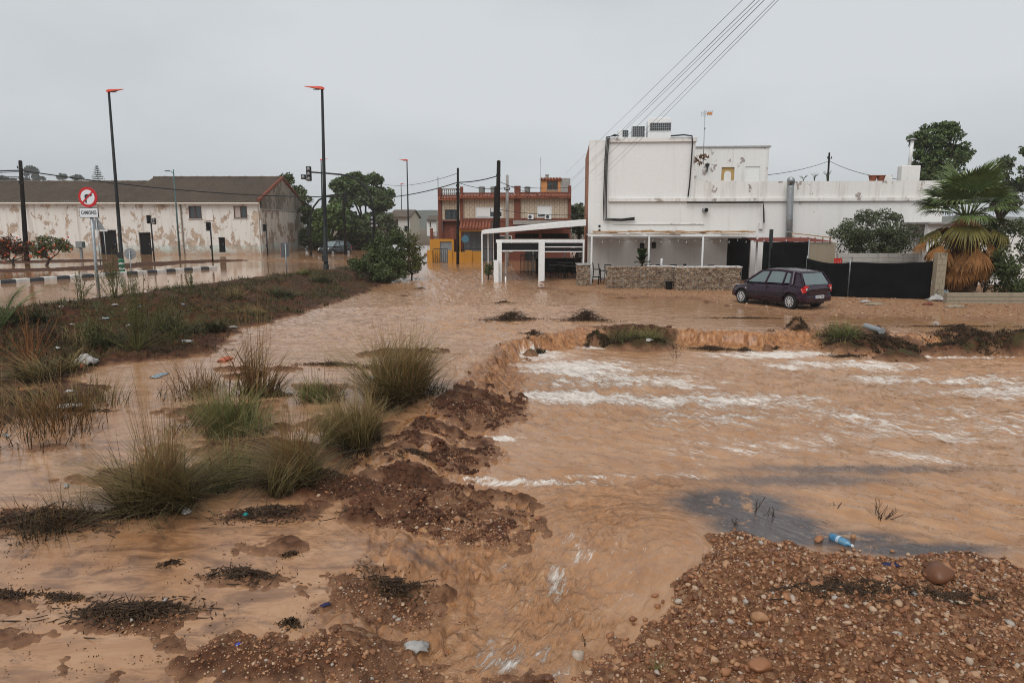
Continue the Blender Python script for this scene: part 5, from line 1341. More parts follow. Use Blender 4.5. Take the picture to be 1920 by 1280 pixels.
b = P(378, 476, .3); b.z = gz(b.x, b.y); t = thing('direction_sign', 'small white arrow-shaped direction board before the warehouse', 'direction sign', b)
x0_, x1_ = D(360, 452, b.y).x - b.x, D(394, 452, b.y).x - b.x; z0_, z1_ = D(378, 454, b.y).z - b.z, D(378, 445, b.y).z - b.z
MB().prism([(x0_, -.05, (z0_ + z1_) / 2), (x0_ + .3, -.05, z0_), (x1_, -.05, z0_), (x1_, -.05, z1_), (x0_ + .3, -.05, z1_)], (0, .03, 0)).build('sign_board', M['sign_white'], t)
lt_ = MB()
for k in range(9):
    lt_.box(x0_ + .42 + k * .15, x0_ + .52 + k * .15, -.056, -.052, z0_ + .12, z1_ - .12)
lt_.build('lettering', M['tile_red'], t)
bo = MB(); bo.prism([(x0_ - .04, -.045, (z0_ + z1_) / 2), (x0_ + .28, -.045, z0_ - .03), (x1_ + .03, -.045, z0_ - .03), (x1_ + .03, -.045, z1_ + .03), (x0_ + .28, -.045, z1_ + .03)], (0, .02, 0)); bo.build('sign_border', M['brown_frame'], t)
for xx in (x0_ * .45, x1_ * .7): MB().tube([(xx, .0, -.3), (xx, .0, z1_)], .035, 6).build('post', M['brown_frame'], t)
# green bollard
b = P(230, 516, .5); b.z = gz(b.x, b.y); t = thing('green_bollard', 'green cylindrical bollard with two white bands at the kerb', 'bollard', b)
M['green_plastic'] = simple("green_plastic", (.012, .15, .075), .45)
h = D(230, 485, b.y).z - b.z; r = .14
MB().lathe([(r, -.3), (r, h * .93), (r * .9, h * .98), (r * .4, h)], 20).build('bollard_body', M['green_plastic'], t, False)
for f in (.45, .72): MB().lathe([(r * 1.02, h * f), (r * 1.02, h * (f + .09))], 20).build('reflective_band', M['sign_white'], t)
# cabinet
b = P(153, 480, .42); b.z = gz(b.x, b.y); t = thing('post_box', 'dark grey box on a short post by the fruit trees', 'box', b)
h = D(153, 453, b.y).z - b.z
MB().box(-.09, .09, -.09, .09, -.2, h - .55).build('post', M['steel_grey'], t); MB().box(-.30, .30, -.22, .22, h - .55, h).build('cabinet', M['teal_paint'], t, bevel=.02)
MB().box(-.27, .27, -.235, -.222, h - .50, h - .05).build('cabinet_door', M['steel_grey'], t)

# ---------------------------------------------------------------- painted kerb: each stone a piece
A = P(-160, 548, .55); B = P(403, 503.5, .5)
kb = thing('kerb', 'kerb of alternating white and black painted stones along the flooded road', 'kerb', (0, 0, 0))
M['kerb_w'] = simple("white_kerb_paint", (.66, .65, .62), .7, var=.2, scale=3); M['kerb_b'] = simple("dark_kerb_paint", (.06, .065, .075), .7, var=.3, scale=3)
n = 25; d = (B - A) / n; an = math.atan2(d.y, d.x)
for k in range(n):
    c0 = A + d * (k + .5); zz = sz(c0.x, c0.y)
    MB().obox((0, 0, 0), (d.length - .02, .36, .40)).build('kerb_stone', M['kerb_w' if k % 2 == 0 else 'kerb_b'], kb, bevel=.03, loc=(c0.x, c0.y, zz - .03), rot=(0, 0, an))

# ---------------------------------------------------------------- utility poles and wires
def pole(name, bx, by, bz, tx, ty, r, label, mat, Y=None, group=None, arms=()):
    b = P(bx, by, bz) if Y is None else D(bx, by, Y)
    b.z = gz(b.x, b.y); v = D(tx, ty, b.y) - b
    t = thing(name, label, 'utility pole', b, 0, group)
    MB().tube([(0, 0, -.4), v * .3, v * .7, v], [r * 1.1, r, r * .85, r * .75], 9).build('pole_shaft', mat, t, True)
    MB().lathe([(r * .78, 0), (r * .3, .05)], 9).build('pole_cap', mat, t, loc=v)
    for f, s_ in arms:
        c = v * f
        MB().tube([c + Vector((-s_, -.1, 0)), c + Vector((s_, -.1, 0))], .035, 6).build('crossarm', M['dark_metal'], t)
        for e in (-1, 1): MB().lathe([(.03, 0), (.05, .04), (.02, .07), (.05, .10), (.02, .14)], 8).build('insulator', M['dark_metal'], t, loc=c + Vector((e * s_ * .85, -.1, .03)))
    return b + v
GP = 'dark timber utility poles'
pA = pole('utility_pole', 50, 488, .42, 38, 302, .17, 'thick black timber pole among the orange fruit trees', M['wood_dark'], group=GP, arms=((.93, .2), (.78, .15)))
pB = pole('utility_pole', 648, 478, .3, 644, 366, .13, 'black timber pole beside the dark parked car', M['wood_dark'], Y=70, group=GP, arms=((.95, .3),))
pC = pole('utility_pole', 858, 490, .0, 858.5, 316, .115, 'slim black timber pole left of the porch roof', M['wood_dark'], Y=56, group=GP, arms=((.82, .12), (.78, .12), (.74, .12)))
pD = pole('utility_pole', 931, 500, .0, 935, 302, .19, 'tallest black timber pole behind the white lean-to', M['wood_dark'], Y=53, group=GP, arms=((.86, .15),))
pE = pole('utility_pole', 926, 500, .0, 930, 350, .17, 'shorter dark timber pole leaning against the tallest one', M['wood_dark'], Y=53.6, group=GP)
pF = pole('concrete_pole', 951, 490, .0, 951, 329, .14, 'pale grey concrete pole with a black bracket right of the dark poles', M['concrete'], Y=54, arms=((.85, .22),))
pG = pole('thin_mast', 823, 440, .0, 821, 332, .06, 'thin grey mast at the left corner of the red-pillared house', M['galv'], Y=64)
pH = pole('utility_pole', 1555, 345, 4.0, 1555, 287, .10, 'thin dark pole rising behind the long restaurant parapet', M['wood_dark'], Y=62, group=GP, arms=((.95, .2),))
pI = pole('antenna_mast', 1014, 365, 5.0, 1013.5, 296, .035, 'tall thin aerial mast left of the orange rooftop hut', M['galv'], Y=63.6)
def wire(a, b, sag, label, r=.012, mat='cable', group='overhead wires', n=24):
    a, b = Vector(a), Vector(b)
    pts = [a.lerp(b, i / n) - Vector((0, 0, 4 * sag * (i / n) * (1 - i / n))) for i in range(n + 1)]
    tag(MB().tube(pts, r, 5).build('overhead_wire', M[mat], None, True), label, 'wire', group)
wire(D(42, 320, pA.y - .1), D(645, 369, 68), .55, 'black cable sagging across the warehouse roof', .045)
wire(D(645, 369, 69.5), D(858, 342, 56), .55, 'black cable from the mast-arm pole to the slim porch pole', .04)
wire(D(858, 342, 55.8), D(933, 330, 53), .12, 'black cable between the slim and the tallest pole', .04)
for i, (a, b) in enumerate(((313, 319), (317, 320), (322, 322), (328, 331), (333, 334))):
    wire(D(-250, a, 36), D(39, b, pA.y - .2), .1, 'cable leaving the frame from the pole by the fruit trees', .025, group='cables to the fruit tree pole')
wire(D(858, 342, 56), D(951, 352, 54), .25, 'thin cable from the slim pole to the concrete pole', .022)
wire(D(858, 325, 56), D(700, 340, 110), .8, 'faint wire running from the slim pole into the distance', .02)
wire(D(935, 340, 53), D(1064, 372, 60), .3, 'thin wire from the tallest pole over the brick house', .022)
wire(D(936, 393, 52.8), D(1098, 403, 45), .15, 'thin wire before the white shutters', .02)
wire(D(951, 349, 53.8), D(1068, 352, 61), .1, 'thin wire level with the roof parapet', .02)
wire(D(1400, 331, 46), D(1555, 302, 62), .25, 'wire rising from the rear block to the thin pole', .02)
wire(D(1555, 302, 62), D(1695, 337, 44), .3, 'wire dropping from the thin pole to the chimney', .02)
for i, ((xa, ya), (xb, yb), Y2) in enumerate((((1392, 0), (1098, 288), 42), ((1415, 0), (1098, 310), 43), ((1424, 0), (1096, 316), 43.5), ((1433, 0), (1098, 331), 44), ((1452, 0), (1122, 330), 39.6), ((1459, 0), (1124, 338), 39.4))):
    a = D(xa + (xa - xb) * .35, ya + (ya - yb) * .35, 9.0); b = D(xb, yb, Y2)
    if i < 4: b = D(xb + (xb - xa) * .13, yb + (yb - ya) * .13, 53.5)
    wire(a, b, .03, 'thin power line slanting up over the restaurant', .0042 if i not in (1, 3) else .0052, 'wire', 'power lines over the restaurant', 40)

# ---------------------------------------------------------------- aerials on the restaurant
q = D(1320, 272, 45.0); an_ = thing('roof_aerial', 'television aerial on a thin mast above the rear block', 'aerial', q)
tp = D(1322, 207, 45) - q
MB().tube([(0, 0, -1.2), tp], .022, 6).build('mast', M['galv'], an_, True)
bm = MB(); bm.tube([tp + Vector((-.25, 0, -.25)), tp + Vector((.5, .1, -.18))], .012, 5)
for k in range(6): c = tp + Vector((-.2 + k * .13, 0, -.24 + .01 * k)); bm.tube([c + Vector((0, -.3, .1)), c + Vector((0, .3, .1))], .008, 4); bm.tube([c + Vector((-.02, 0, -.16)), c + Vector((.02, 0, .2))], .008, 4)
bm.build('dipoles', M['galv'], an_)
MB().obox(tp + Vector((.3, 0, -.2)), (.3, .1, .14)).build('reflector', M['orange_hut'], an_)
MB().box(-.03, .03, -.03, .03, tp.z * .45, tp.z * .5).build('bracket', M['dark_metal'], an_)

# ---------------------------------------------------------------- cars
M['car_purple'] = simple("aubergine_car_paint", (.018, .004, .015), .28, var=.12, scale=2, spec=.35)
M['car_dark'] = simple("dark_car_paint", (.012, .016, .020), .25, spec=.6)
for k in ('car_purple', 'car_dark'):
    bs = M[k].node_tree.nodes['Principled BSDF']; bs.inputs['Coat Weight'].default_value = .45; bs.inputs['Coat Roughness'].default_value = .06
M['car_glass'] = mat_glass("tinted_car_glass", (.085, .13, .13), .04); M['car_glass'].node_tree.nodes['Principled BSDF'].inputs['Coat Weight'].default_value = 1; M['car_glass'].node_tree.nodes['Principled BSDF'].inputs['Coat IOR'].default_value = 1.9
M['tyre'] = simple("tyre_rubber", (.012, .012, .012), .8)
M['alloy'] = simple("silver_alloy", (.62, .62, .62), .35, .4, var=.05)
M['tail_red'] = simple("red_tail_lens", (.50, .015, .015), .2, var=.1)
M['tail_white'] = simple("clear_lens", (.65, .62, .6), .2)
M['trim'] = simple("black_trim", (.012, .011, .012), .55)
M['roof_pale'] = M['car_purple']
def hatchback(name, label, loc, rz, paint, tilt=(0, 0)):
    """a small five-door hatchback, front towards +x; lofted body"""
    t = thing(name, label, 'car', loc, rz); t.rotation_euler = (tilt[0], tilt[1], rz)
    # stations: x, half width at sill / belt, z bottom, z belt(top of the lower body)
    st_ = [(-1.93, .62, .66, .34, .78), (-1.86, .76, .76, .26, .90), (-1.6, .81, .79, .23, .955), (-1.0, .825, .80, .21, .955), (-.2, .83, .805, .20, .93), (.55, .83, .80, .20, .905), (.95, .825, .785, .20, .88),
           (1.35, .815, .75, .21, .82), (1.65, .79, .70, .22, .755), (1.84, .70, .62, .26, .66), (1.93, .55, .50, .32, .54)]
    vs, fs = [], []; N = 14
    for x, ws, wb, z0, z1 in st_:
        h = z1 - z0
        half = [(ws * .80, z0), (ws * .97, z0 + h * .10), (ws, z0 + h * .30), (ws * 1.0, z0 + h * .55), (wb * 1.0, z0 + h * .82), (wb * .96, z0 + h * .96), (wb * .55, z1 + .012)]
        vs += [(x, -a, b) for a, b in half] + [(x, a, b) for a, b in reversed(half)]
    for i in range(len(st_) - 1):
        for k in range(N): a = i * N; fs.append((a + k, a + (k + 1) % N, a + N + (k + 1) % N, a + N + k))
    fs += [tuple(range(N)), tuple(range((len(st_) - 1) * N + N - 1, (len(st_) - 1) * N - 1, -1))]
    bo = MB().add(vs, [f[::-1] for f in fs]).build('body', paint, t, True)
    sub = bo.modifiers.new('s', 'SUBSURF'); sub.levels = 1; sub.render_levels = 2
    wz_, wr = .29, .29
    for sx in (-1.22, 1.24):
        for sy in (-1, 1):
            cut = MB().tube([(sx, sy * .62, wz_), (sx, sy * 1.1, wz_)], .345, 24).build('wheel_arch', M['trim'], t)
            cut.hide_render = True; cut.hide_viewport = True
            md = bo.modifiers.new('c', 'BOOLEAN'); md.object = cut; md.operation = 'DIFFERENCE'; md.solver = 'FAST' if hasattr(md, 'solver') else md.solver
    # greenhouse: pillars and roof as one shell, glass set into it
    gh = [(-1.80, .70, .90), (-1.50, .60, 1.37), (-1.30, .585, 1.425), (-.55, .60, 1.465), (.15, .585, 1.44), (.42, .57, 1.385), (1.02, .70, .885)]   # x, half width, z of the roof line
    belt = lambda x: .93 if x < .3 else .93 - (x - .3) * .06
    RL = [( -1.54, 1.345), (-1.28, 1.40), (-.55, 1.46), (.02, 1.445), (.32, 1.39)]
    rv, rf_ = [], []
    for x, z in RL:
        w = .60 - .03 * abs(x + .5)
        rv += [(x, -w, z - .05), (x, -w * .93, z - .012), (x, -w * .5, z + .012), (x, w * .5, z + .012), (x, w * .93, z - .012), (x, w, z - .05)]
    for i in range(len(RL) - 1):
        for k in range(5): a = i * 6 + k; rf_.append((a, a + 1, a + 7, a + 6))
    rfo = MB().add(rv, rf_).build('roof', paint, t, True); sd = rfo.modifiers.new('s', 'SOLIDIFY'); sd.thickness = .03
    pil = MB()
    for s in (-1, 1):
        def q(x, z): 
            f = (z - .92) / .5; return (x, s * (.775 - .185 * f), z)
        for (xa, za), (xb, zb), w in (((1.10, .865), (.34, 1.385), .07), ((.02, .92), (-.10, 1.42), .08), ((-.82, .93), (-.86, 1.42), .06), ((-1.30, .93), (-1.22, 1.40), .16), ((-1.80, .90), (-1.50, 1.37), .12)):
            pil.beam(q(xa, za), q(xb, zb), .05, w)
        pil.beam(q(.34, 1.39), q(-.5, 1.435), .05, .05); pil.beam(q(-.5, 1.435), q(-1.5, 1.355), .05, .06)
    pil.build('pillars', paint, t)
    def side_glass(pts):
        for s in (-1, 1):
            vs = [(x, s * (.772 - .185 * (z - .92) / .5), z) for x, z in pts]
            MB().prism(vs, (0, -s * .012, 0)).build('side_window', M['car_glass'], t)
    side_glass([(.95, .91), (.06, .945), (-.04, 1.40), (.30, 1.37)])
    side_glass([(-.04, .95), (-.78, .965), (-.82, 1.38), (-.14, 1.405)])
    side_glass([(-.88, .975), (-1.17, .985), (-1.10, 1.34), (-.90, 1.37)])
    MB().prism([(1.08, -.70, .875), (1.08, .70, .875), (.35, .56, 1.385), (.35, -.56, 1.385)], (.012, 0, .01)).build('windscreen', M['car_glass'], t)
    MB().prism([(-1.80, -.66, .95), (-1.80, .66, .95), (-1.53, .56, 1.36), (-1.53, -.56, 1.36)], (-.012, 0, .0)).build('rear_window', M['car_glass'], t)
    for s in (-1, 1):
        vs = [(x, s * (.786 - .19 * (z - .92) / .5), z) for x, z in ((-1.13, .90), (-1.83, .86), (-1.60, 1.345), (-1.30, 1.395), (-1.06, 1.40))]
        MB().prism(vs, (0, -s * .03, 0)).build('rear_quarter', paint, t, bevel=.008)
    tg = MB(); tg.prism([(-1.875, -.66, .58), (-1.86, -.70, .90), (-1.80, -.70, .955), (-1.76, -.70, .90), (-1.78, -.66, .58)], (0, 1.36, 0)); tg.build('tailgate', paint, t, bevel=.03)
    for s in (-1, 1):
        l_ = MB().prism([(-1.885, s * .58, .64), (-1.885, s * .58, .92), (-1.80, s * .775, .92), (-1.70, s * .79, .80), (-1.82, s * .775, .64)], (0, s * .012, 0)).build('tail_light', M['tail_red'], t, bevel=.01)
        MB().obox((-1.80, s * .70, .79), (.19, .15, .27)).build('lamp_body', M['tail_red'], l_, bevel=.03)
        MB().obox((-1.897, s * .69, .80), (.008, .07, .08)).build('reversing_lens', M['tail_white'], l_)
        MB().prism([(1.86, s * .40, .56), (1.89, s * .62, .56), (1.66, s * .72, .73), (1.60, s * .52, .76)], (0, 0, .03)).build('headlight', M['tail_white'], t, bevel=.01)
        MB().obox((.86, s * .90, .93), (.10, .16, .12)).build('mirror', paint, t, bevel=.03)
        MB().obox((-.12, s * .822, .80), (.18, .03, .03)).build('door_handle', paint, t, bevel=.008)
        MB().obox((-.98, s * .818, .81), (.18, .03, .03)).build('door_handle', paint, t, bevel=.008)
        MB().obox((-.05, s * .842, .50), (1.75, .02, .05)).build('rubbing_strip', M['trim'], t)
        MB().obox((1.0, s * .815, .66), (.07, .02, .035)).build('side_indicator', M['tail_white'], t)
        sm_ = MB()
        for x in (.86, -.08, -.86): sm_.obox((x, s * .829, .60), (.008, .012, .58))
        sm_.build('door_seams', M['trim'], t)
    bp_ = MB(); bp_.obox((-1.90, 0, .42), (.12, 1.40, .24)); bp_.build('rear_bumper', paint, t, bevel=.04)
    bp2 = MB(); bp2.obox((1.90, 0, .38), (.12, 1.20, .22)); bp2.build('front_bumper', paint, t, bevel=.04)
    np_ = MB().obox((-1.965, .0, .50), (.012, .50, .11)).build('number_plate', M['sign_white'], t)
    pm_ = MB()
    for k in range(7): pm_.obox((-1.973, .17 - k * .055 - (.03 if k > 3 else 0), .5), (.004, .03, .06))
    pm_.build('plate_characters', M['dark_metal'], np_)
    MB().obox((-1.973, .235, .50), (.006, .03, .10)).build('plate_band', simple("plate_blue", (.02, .06, .35), .4), np_)
    if paint is M['car_purple']:
        MB().tube([(-1.875, 0, .78), (-1.895, 0, .78)], .05, 20).build('badge', M['galv'], t)
        MB().obox((-1.885, .42, .80), (.01, .15, .02)).build('model_badge', M['galv'], t)
    MB().tube([(-1.3, 0, 1.45), (-1.42, 0, 1.62)], .008, 5).build('roof_aerial', M['trim'], t)
    MB().obox((-.05, 0, .27), (3.2, 1.36, .16)).build('underbody', M['trim'], t)
    MB().obox((-.2, 0, .62), (2.6, 1.36, .56)).build('cabin_floor', M['trim'], t)
    for sx in (-.75, .25):
        for sy in (-.36, .36):
            MB().obox((sx - .12, sy, 1.02), (.12, .46, .45), Matrix.Rotation(-.2, 3, 'Y')).build('seat_back', M['trim'], t, bevel=.04)
    for sx in (-1.22, 1.24):
        for sy in (-1, 1):
            w = MB().tube([(sx, sy * .60, wz_), (sx, sy * .635, wz_), (sx, sy * .77, wz_), (sx, sy * .80, wz_)], [wr * .94, wr, wr, wr * .93], 28).build('wheel', M['tyre'], t, False)
            c = Vector((sx, sy * .803, wz_))
            MB().tube([c - Vector((0, sy * .02, 0)), c + Vector((0, sy * .001, 0))], .19, 28).build('hub_recess', M['trim'], w)
            rm = MB(); R0, R1 = .175, .195
            for k in range(28):
                a, b = 2 * math.pi * k / 28, 2 * math.pi * (k + 1) / 28
                rm.add([c + Vector((r * math.cos(g), sy * e, r * math.sin(g))) for r, e in ((R0, .012), (R1, .012), (R1, -.01), (R0, -.01)) for g in (a, b)], [(0, 1, 3, 2), (2, 3, 5, 4), (6, 7, 1, 0)])
            for k in range(9):
                a = 2 * math.pi * k / 9
                rm.obox(c + Vector((.10 * math.cos(a), sy * .006, .10 * math.sin(a))), (.16, .014, .034), Matrix.Rotation(-a, 3, 'Y'))
            rm.tube([c - Vector((0, sy * .005, 0)), c + Vector((0, sy * .016, 0))], .04, 12)
            rm.build('rim', M['alloy'], w)
    t.scale = (.95, 1, 1)
    return t
ra, rf2 = P(1490, 581, 0), P(1386, 568, 0)
hd = (rf2 - ra).normalized(); mid = (ra + rf2) / 2
side = Vector((hd.y, -hd.x, 0))                      # to the car's right, away from the camera
cpos = mid + side * .70
hatchback('parked_car', 'aubergine purple five-door hatchback parked on the gravel lot', (cpos.x, cpos.y, gz(cpos.x, cpos.y) - .005), math.atan2(hd.y, hd.x), M['car_purple'])
q = D(628, 474, 72); hatchback('parked_car', 'dark blue-black car facing the road under the trees', (q.x, q.y, gz(q.x, q.y) + .0), math.radians(-118), M['car_dark'])
# ---------------------------------------------------------------- vegetation
def leaf_mesh(name, mat, C, size, seed, aspect=.5, up=0.0, spread=None):
    """leaf-sized rhombic faces at centres C (n,3)"""
    g = np.random.default_rng(seed); n = len(C)
    d = g.normal(size=(n, 3)); d[:, 2] += up; d /= np.linalg.norm(d, axis=1)[:, None]
    e = g.normal(size=(n, 3)); e -= d * (e * d).sum(1)[:, None]; e /= np.linalg.norm(e, axis=1)[:, None]
    s = size * g.uniform(.6, 1.4, n)[:, None]
    V = np.stack([C - d * s, C + e * s * aspect, C + d * s, C - e * s * aspect], 1).reshape(-1, 3)
    Fc = np.arange(n * 4).reshape(n, 4)
    return fast_mesh(name, V, Fc, mat, False)
def clump_points(clumps, per, seed, shell=.55):
    """points in ellipsoidal clumps, denser towards their skin"""
    g = np.random.default_rng(seed); out = []
    for (c, r) in clumps:
        n = max(4, int(per * (r[0] * r[1] * r[2]) ** (2 / 3)))
        d = g.normal(size=(n, 3)); d /= np.linalg.norm(d, axis=1)[:, None]
        rad = g.uniform(shell ** 3, 1, n) ** (1 / 3) * g.uniform(.85, 1.12, n)
        out.append(np.array(c) + d * rad[:, None] * np.array(r))
    return np.concatenate(out)
def crown_clumps(c, R, n, rr, seed, lo=-.5):
    """sub-clumps spread over an ellipsoidal crown"""
    g = np.random.default_rng(seed); cl = []
    while len(cl) < n:
        d = g.normal(size=3); d /= np.linalg.norm(d)
        if d[2] < lo: continue
        f = g.uniform(.03, 1.25) ** .55
        k = rr * g.uniform(.6, 1.25)
        cl.append((np.array(c) + d * f * (np.array(R) - k * .6), np.array((k, k, k * .75))))
    return cl
M['leaf_pine'] = mat_leaf("pine_needles", (.020, .036, .013), (.11, .155, .046), .6)
M['leaf_dark'] = mat_leaf("dark_evergreen_leaf", (.016, .026, .009), (.095, .125, .036), .5)
M['leaf_mid'] = mat_leaf("mid_green_leaf", (.028, .052, .014), (.13, .19, .046), .5)
M['leaf_yellow'] = mat_leaf("olive_yellow_leaf", (.035, .042, .010), (.13, .13, .030), .5)
M['leaf_olive'] = mat_leaf("oleander_leaf", (.022, .030, .014), (.12, .145, .066), .5)
M['leaf_far'] = mat_leaf("far_leaf", (.02, .026, .018), (.05, .06, .04), .7)
M['leaf_red'] = mat_leaf("rust_red_leaf", (.045, .016, .010), (.13, .055, .022), .6)
M['bark'] = simple("bark", (.045, .033, .024), .9, bmp=.5, scale=8)
M['fruit'] = simple("ripe_orange_fruit", (.48, .075, .012), .5)
def tree(name, label, px, pyb, Y, crowns, leafmat, seed, leaf=.2, per=260, trunk=.2, group=None, cat='tree', limbs=7, base_z=None, nsub=None, shell=.4, aspect=.5, lo=-.5):
    """crowns: list of (px, py, rx_px, ry_px, depth offset, sub-clump radius in m)"""
    b = D(px, pyb, Y); b.z = gz(b.x, b.y) if base_z is None else base_z
    t = thing(name, label, cat, b, 0, group)
    g = random.Random(seed); cl = []; k = Y / 1300
    for i, (cx, cy, rx, ry, dy, rr) in enumerate(crowns):
        c = D(cx, cy, Y + dy) - b
        R = (rx * k, rx * k * .9, ry * k)
        n = nsub or int(max(6, 2.6 * (R[0] * R[1] * R[2]) ** (2 / 3) / rr ** 2))
        cl += crown_clumps(c, R, n, rr, seed + i * 13, lo)
    V = clump_points(cl, per, seed, shell)
    tr = MB(); c0 = Vector(cl[0][0]); 
    hub = Vector((sum(c[0][0] for c in cl) / len(cl), sum(c[0][1] for c in cl) / len(cl), min(c[0][2] for c in cl) * .75 + .1))
    tr.tube([(0, 0, -.2), hub * .35 + Vector((g.uniform(-.1, .1), 0, 0)), hub], [trunk * 1.3, trunk, trunk * .75], 8)
    for i in range(limbs):
        e = Vector(cl[g.randrange(len(cl))][0]); m_ = hub.lerp(e, .5) + Vector((g.uniform(-.2, .2), g.uniform(-.2, .2), -.15))
        tr.tube([hub - Vector((0, 0, .1)), m_, e], [trunk * .55, trunk * .35, trunk * .12], 6)
    tr.build('trunk', M['bark'], t, True)
    link('crown', leaf_mesh('crown', leafmat, V, leaf, seed, aspect), t)
    return t
# the big pine beyond the junction and its neighbours
tree('stone_pine', 'large dark rounded pine behind the traffic light arm', 685, 470, 95, [(678, 372, 52, 42, 0, 1.1), (645, 352, 24, 20, -1, .9), (712, 380, 24, 40, 1, 1.0), (690, 415, 45, 22, 0, 1.0), (660, 335, 22, 12, 0, .9), (700, 338, 22, 12, 0, .9)], M['leaf_pine'], 21, .26, 340, .35)
tree('leafy_tree', 'bright green leafy tree beside the warehouse gable', 615, 472, 78, [(612, 408, 34, 38, 0, .9), (635, 420, 26, 36, 1, .8), (600, 440, 22, 26, 0, .8)], M['leaf_mid'], 22, .19, 330, .22)
tree('dark_tree', 'dark leafy tree pressed against the warehouse gable', 585, 474, 80, [(586, 400, 22, 42, 0, .8), (580, 440, 18, 35, 0, .8)], M['leaf_dark'], 23, .2, 360, .2)
tree('dark_tree', 'dark leafy tree behind the parked black car', 660, 472, 82, [(658, 435, 34, 36, 0, .9), (690, 440, 32, 28, 2, .9)], M['leaf_dark'], 24, .2, 330, .2)
tree('silver_tree', 'thin grey-green tree between the mast arm and the small house', 722, 470, 76, [(722, 425, 24, 26, 0, .7), (735, 440, 22, 20, 0, .7)], M['leaf_olive'], 25, .17, 260, .14)
tree('roof_tree', 'dark tree top showing over the warehouse ridge', 525, 470, 92, [(522, 345, 24, 14, 0, .7), (540, 338, 16, 12, 0, .6), (555, 362, 18, 22, 0, .8)], M['leaf_dark'], 26, .22, 260, .2)
GF = 'hazy trees behind the warehouse'
tree('far_tree', 'tall hazy round tree top above the warehouse roof', 60, 420, 380, [(58, 322, 14, 15, 0, 1.6), (72, 335, 14, 8, 0, 1.4), (45, 338, 10, 6, 0, 1.2)], M['leaf_far'], 27, .5, 60, .6, GF)
tree('far_tree', 'low hazy tree top beside the conifer above the warehouse roof', 143, 420, 400, [(143, 335, 12, 7, 0, 1.5), (118, 333, 9, 7, 0, 1.3)], M['leaf_far'], 28, .5, 60, .6, GF)
tree('far_tree', 'low hazy bushy tree top at the end of the warehouse roof', 25, 420, 370, [(22, 338, 12, 5, 0, 1.3), (0, 336, 14, 7, 0, 1.4)], M['leaf_far'], 29, .5, 60, .6, GF)
tree('house_tree', 'dull green tree between the brick house and the restaurant wall', 1082, 470, 66, [(1082, 405, 16, 26, 0, .8), (1090, 430, 12, 30, 0, .7)], M['leaf_olive'], 30, .2, 260, .15)
# tiered conifer
b = D(192, 420, 340); b.z = gz(b.x, b.y)
cf = thing('tiered_conifer', 'hazy tiered conifer rising above the warehouse roof', 'tree', b)
top = D(192, 311, 340).z - b.z
MB().tube([(0, 0, 0), (0, 0, top)], [.35, .06], 7).build('trunk', M['bark'], cf)
pts = []
g = np.random.default_rng(5)
for lv in range(11):
    z = top - .4 - lv * .95; R_ = .5 + lv * .36 * (1 + .12 * (lv % 2))
    for a in np.linspace(0, 2 * math.pi, 9)[:-1] + lv:
        for f in np.linspace(.1, 1, 14):
            pts.append((R_ * f * math.cos(a) + g.normal() * .06, R_ * f * math.sin(a) + g.normal() * .06, z + .25 * f * f + g.normal() * .05))
link('crown', leaf_mesh('crown', M['leaf_far'], np.array(pts), .34, 3, .4), cf)
# shrubs at the end of the embankment
GS = 'shrubs at the foot of the embankment end'
def shrub(label, px, pyb, Y, crowns, mat, seed, leaf=.07, per=900, name='shrub', group=GS, rr=.3):
    return tree(name, label, px, pyb, Y, [(a, b_, c, d, e, rr) for a, b_, c, d, e in crowns], mat, seed, leaf, per, .05, group, 'shrub', 9, shell=.25, lo=-.9)
shrub('tall dark shrub standing in the brown water', 735, 522, 39.5, [(732, 468, 32, 38, 0), (712, 488, 30, 30, -.3), (742, 498, 38, 28, -.2), (720, 512, 40, 16, -.4), (698, 478, 26, 28, .2), (745, 452, 24, 20, .2)], M['leaf_dark'], 41, .08)
shrub('shrub with yellowish leaves nearest to the street flow', 770, 515, 40.5, [(768, 466, 28, 38, 0), (778, 495, 22, 26, 0), (762, 505, 28, 18, -.2)], M['leaf_yellow'], 42, .07)
shrub('low wide shrub spilling down the embankment end', 690, 525, 38.0, [(690, 502, 38, 24, 0), (670, 498, 22, 18, 0), (715, 515, 30, 14, -.2)], M['leaf_dark'], 43, .07)
shrub('small fresh green shrub on the embankment crest', 660, 508, 41.5, [(662, 494, 14, 13, 0)], M['leaf_mid'], 44, .06)
shrub('small green weed shrub against the lean-to pier', 917, 520, 40.2, [(917, 503, 9, 16, 0)], M['leaf_dark'], 45, .06)
shrub('dark hedge on the ground behind the black car', 640, 474, 84, [(600, 462, 26, 18, 0), (640, 458, 36, 22, 0), (680, 460, 36, 20, 0), (715, 462, 26, 18, 0)], M['leaf_dark'], 46, .2, 420, 'hedge', None, .8)
# orange fruit trees by the flooded road
def fruit_tree(label, px, pyb, crowns, seed, lm):
    b = P(px, pyb, .45)
    t = tree('fruit_tree', label, px, pyb, b.y, [(a, c, d, e, f, .34) for a, c, d, e, f in crowns], lm, seed, .085, 620, .09, 'fruit trees by the flooded road', shell=.1, lo=-.9)
    g = random.Random(seed); k = b.y / 1300; fm = MB().add(*[(ICO_V * .07).tolist(), ICO_F.tolist()]).mesh('fruit', M['fruit'], True)
    for i in range(24):
        cx, cy, rx, ry, dy = crowns[g.randrange(len(crowns))]
        a, r = g.uniform(0, 6.28), g.random() ** .5
        q = D(cx + rx * r * math.cos(a), cy + ry * r * math.sin(a), b.y + dy - .2 - g.random() * .6) - t.location
        link('fruit', fm, t, q)
fruit_tree('fruit tree with dense rust-red foliage and orange fruit', 30, 496, [(20, 462, 30, 26, 0), (45, 470, 20, 20, 0), (0, 470, 24, 26, 0)], 51, M['leaf_red'])
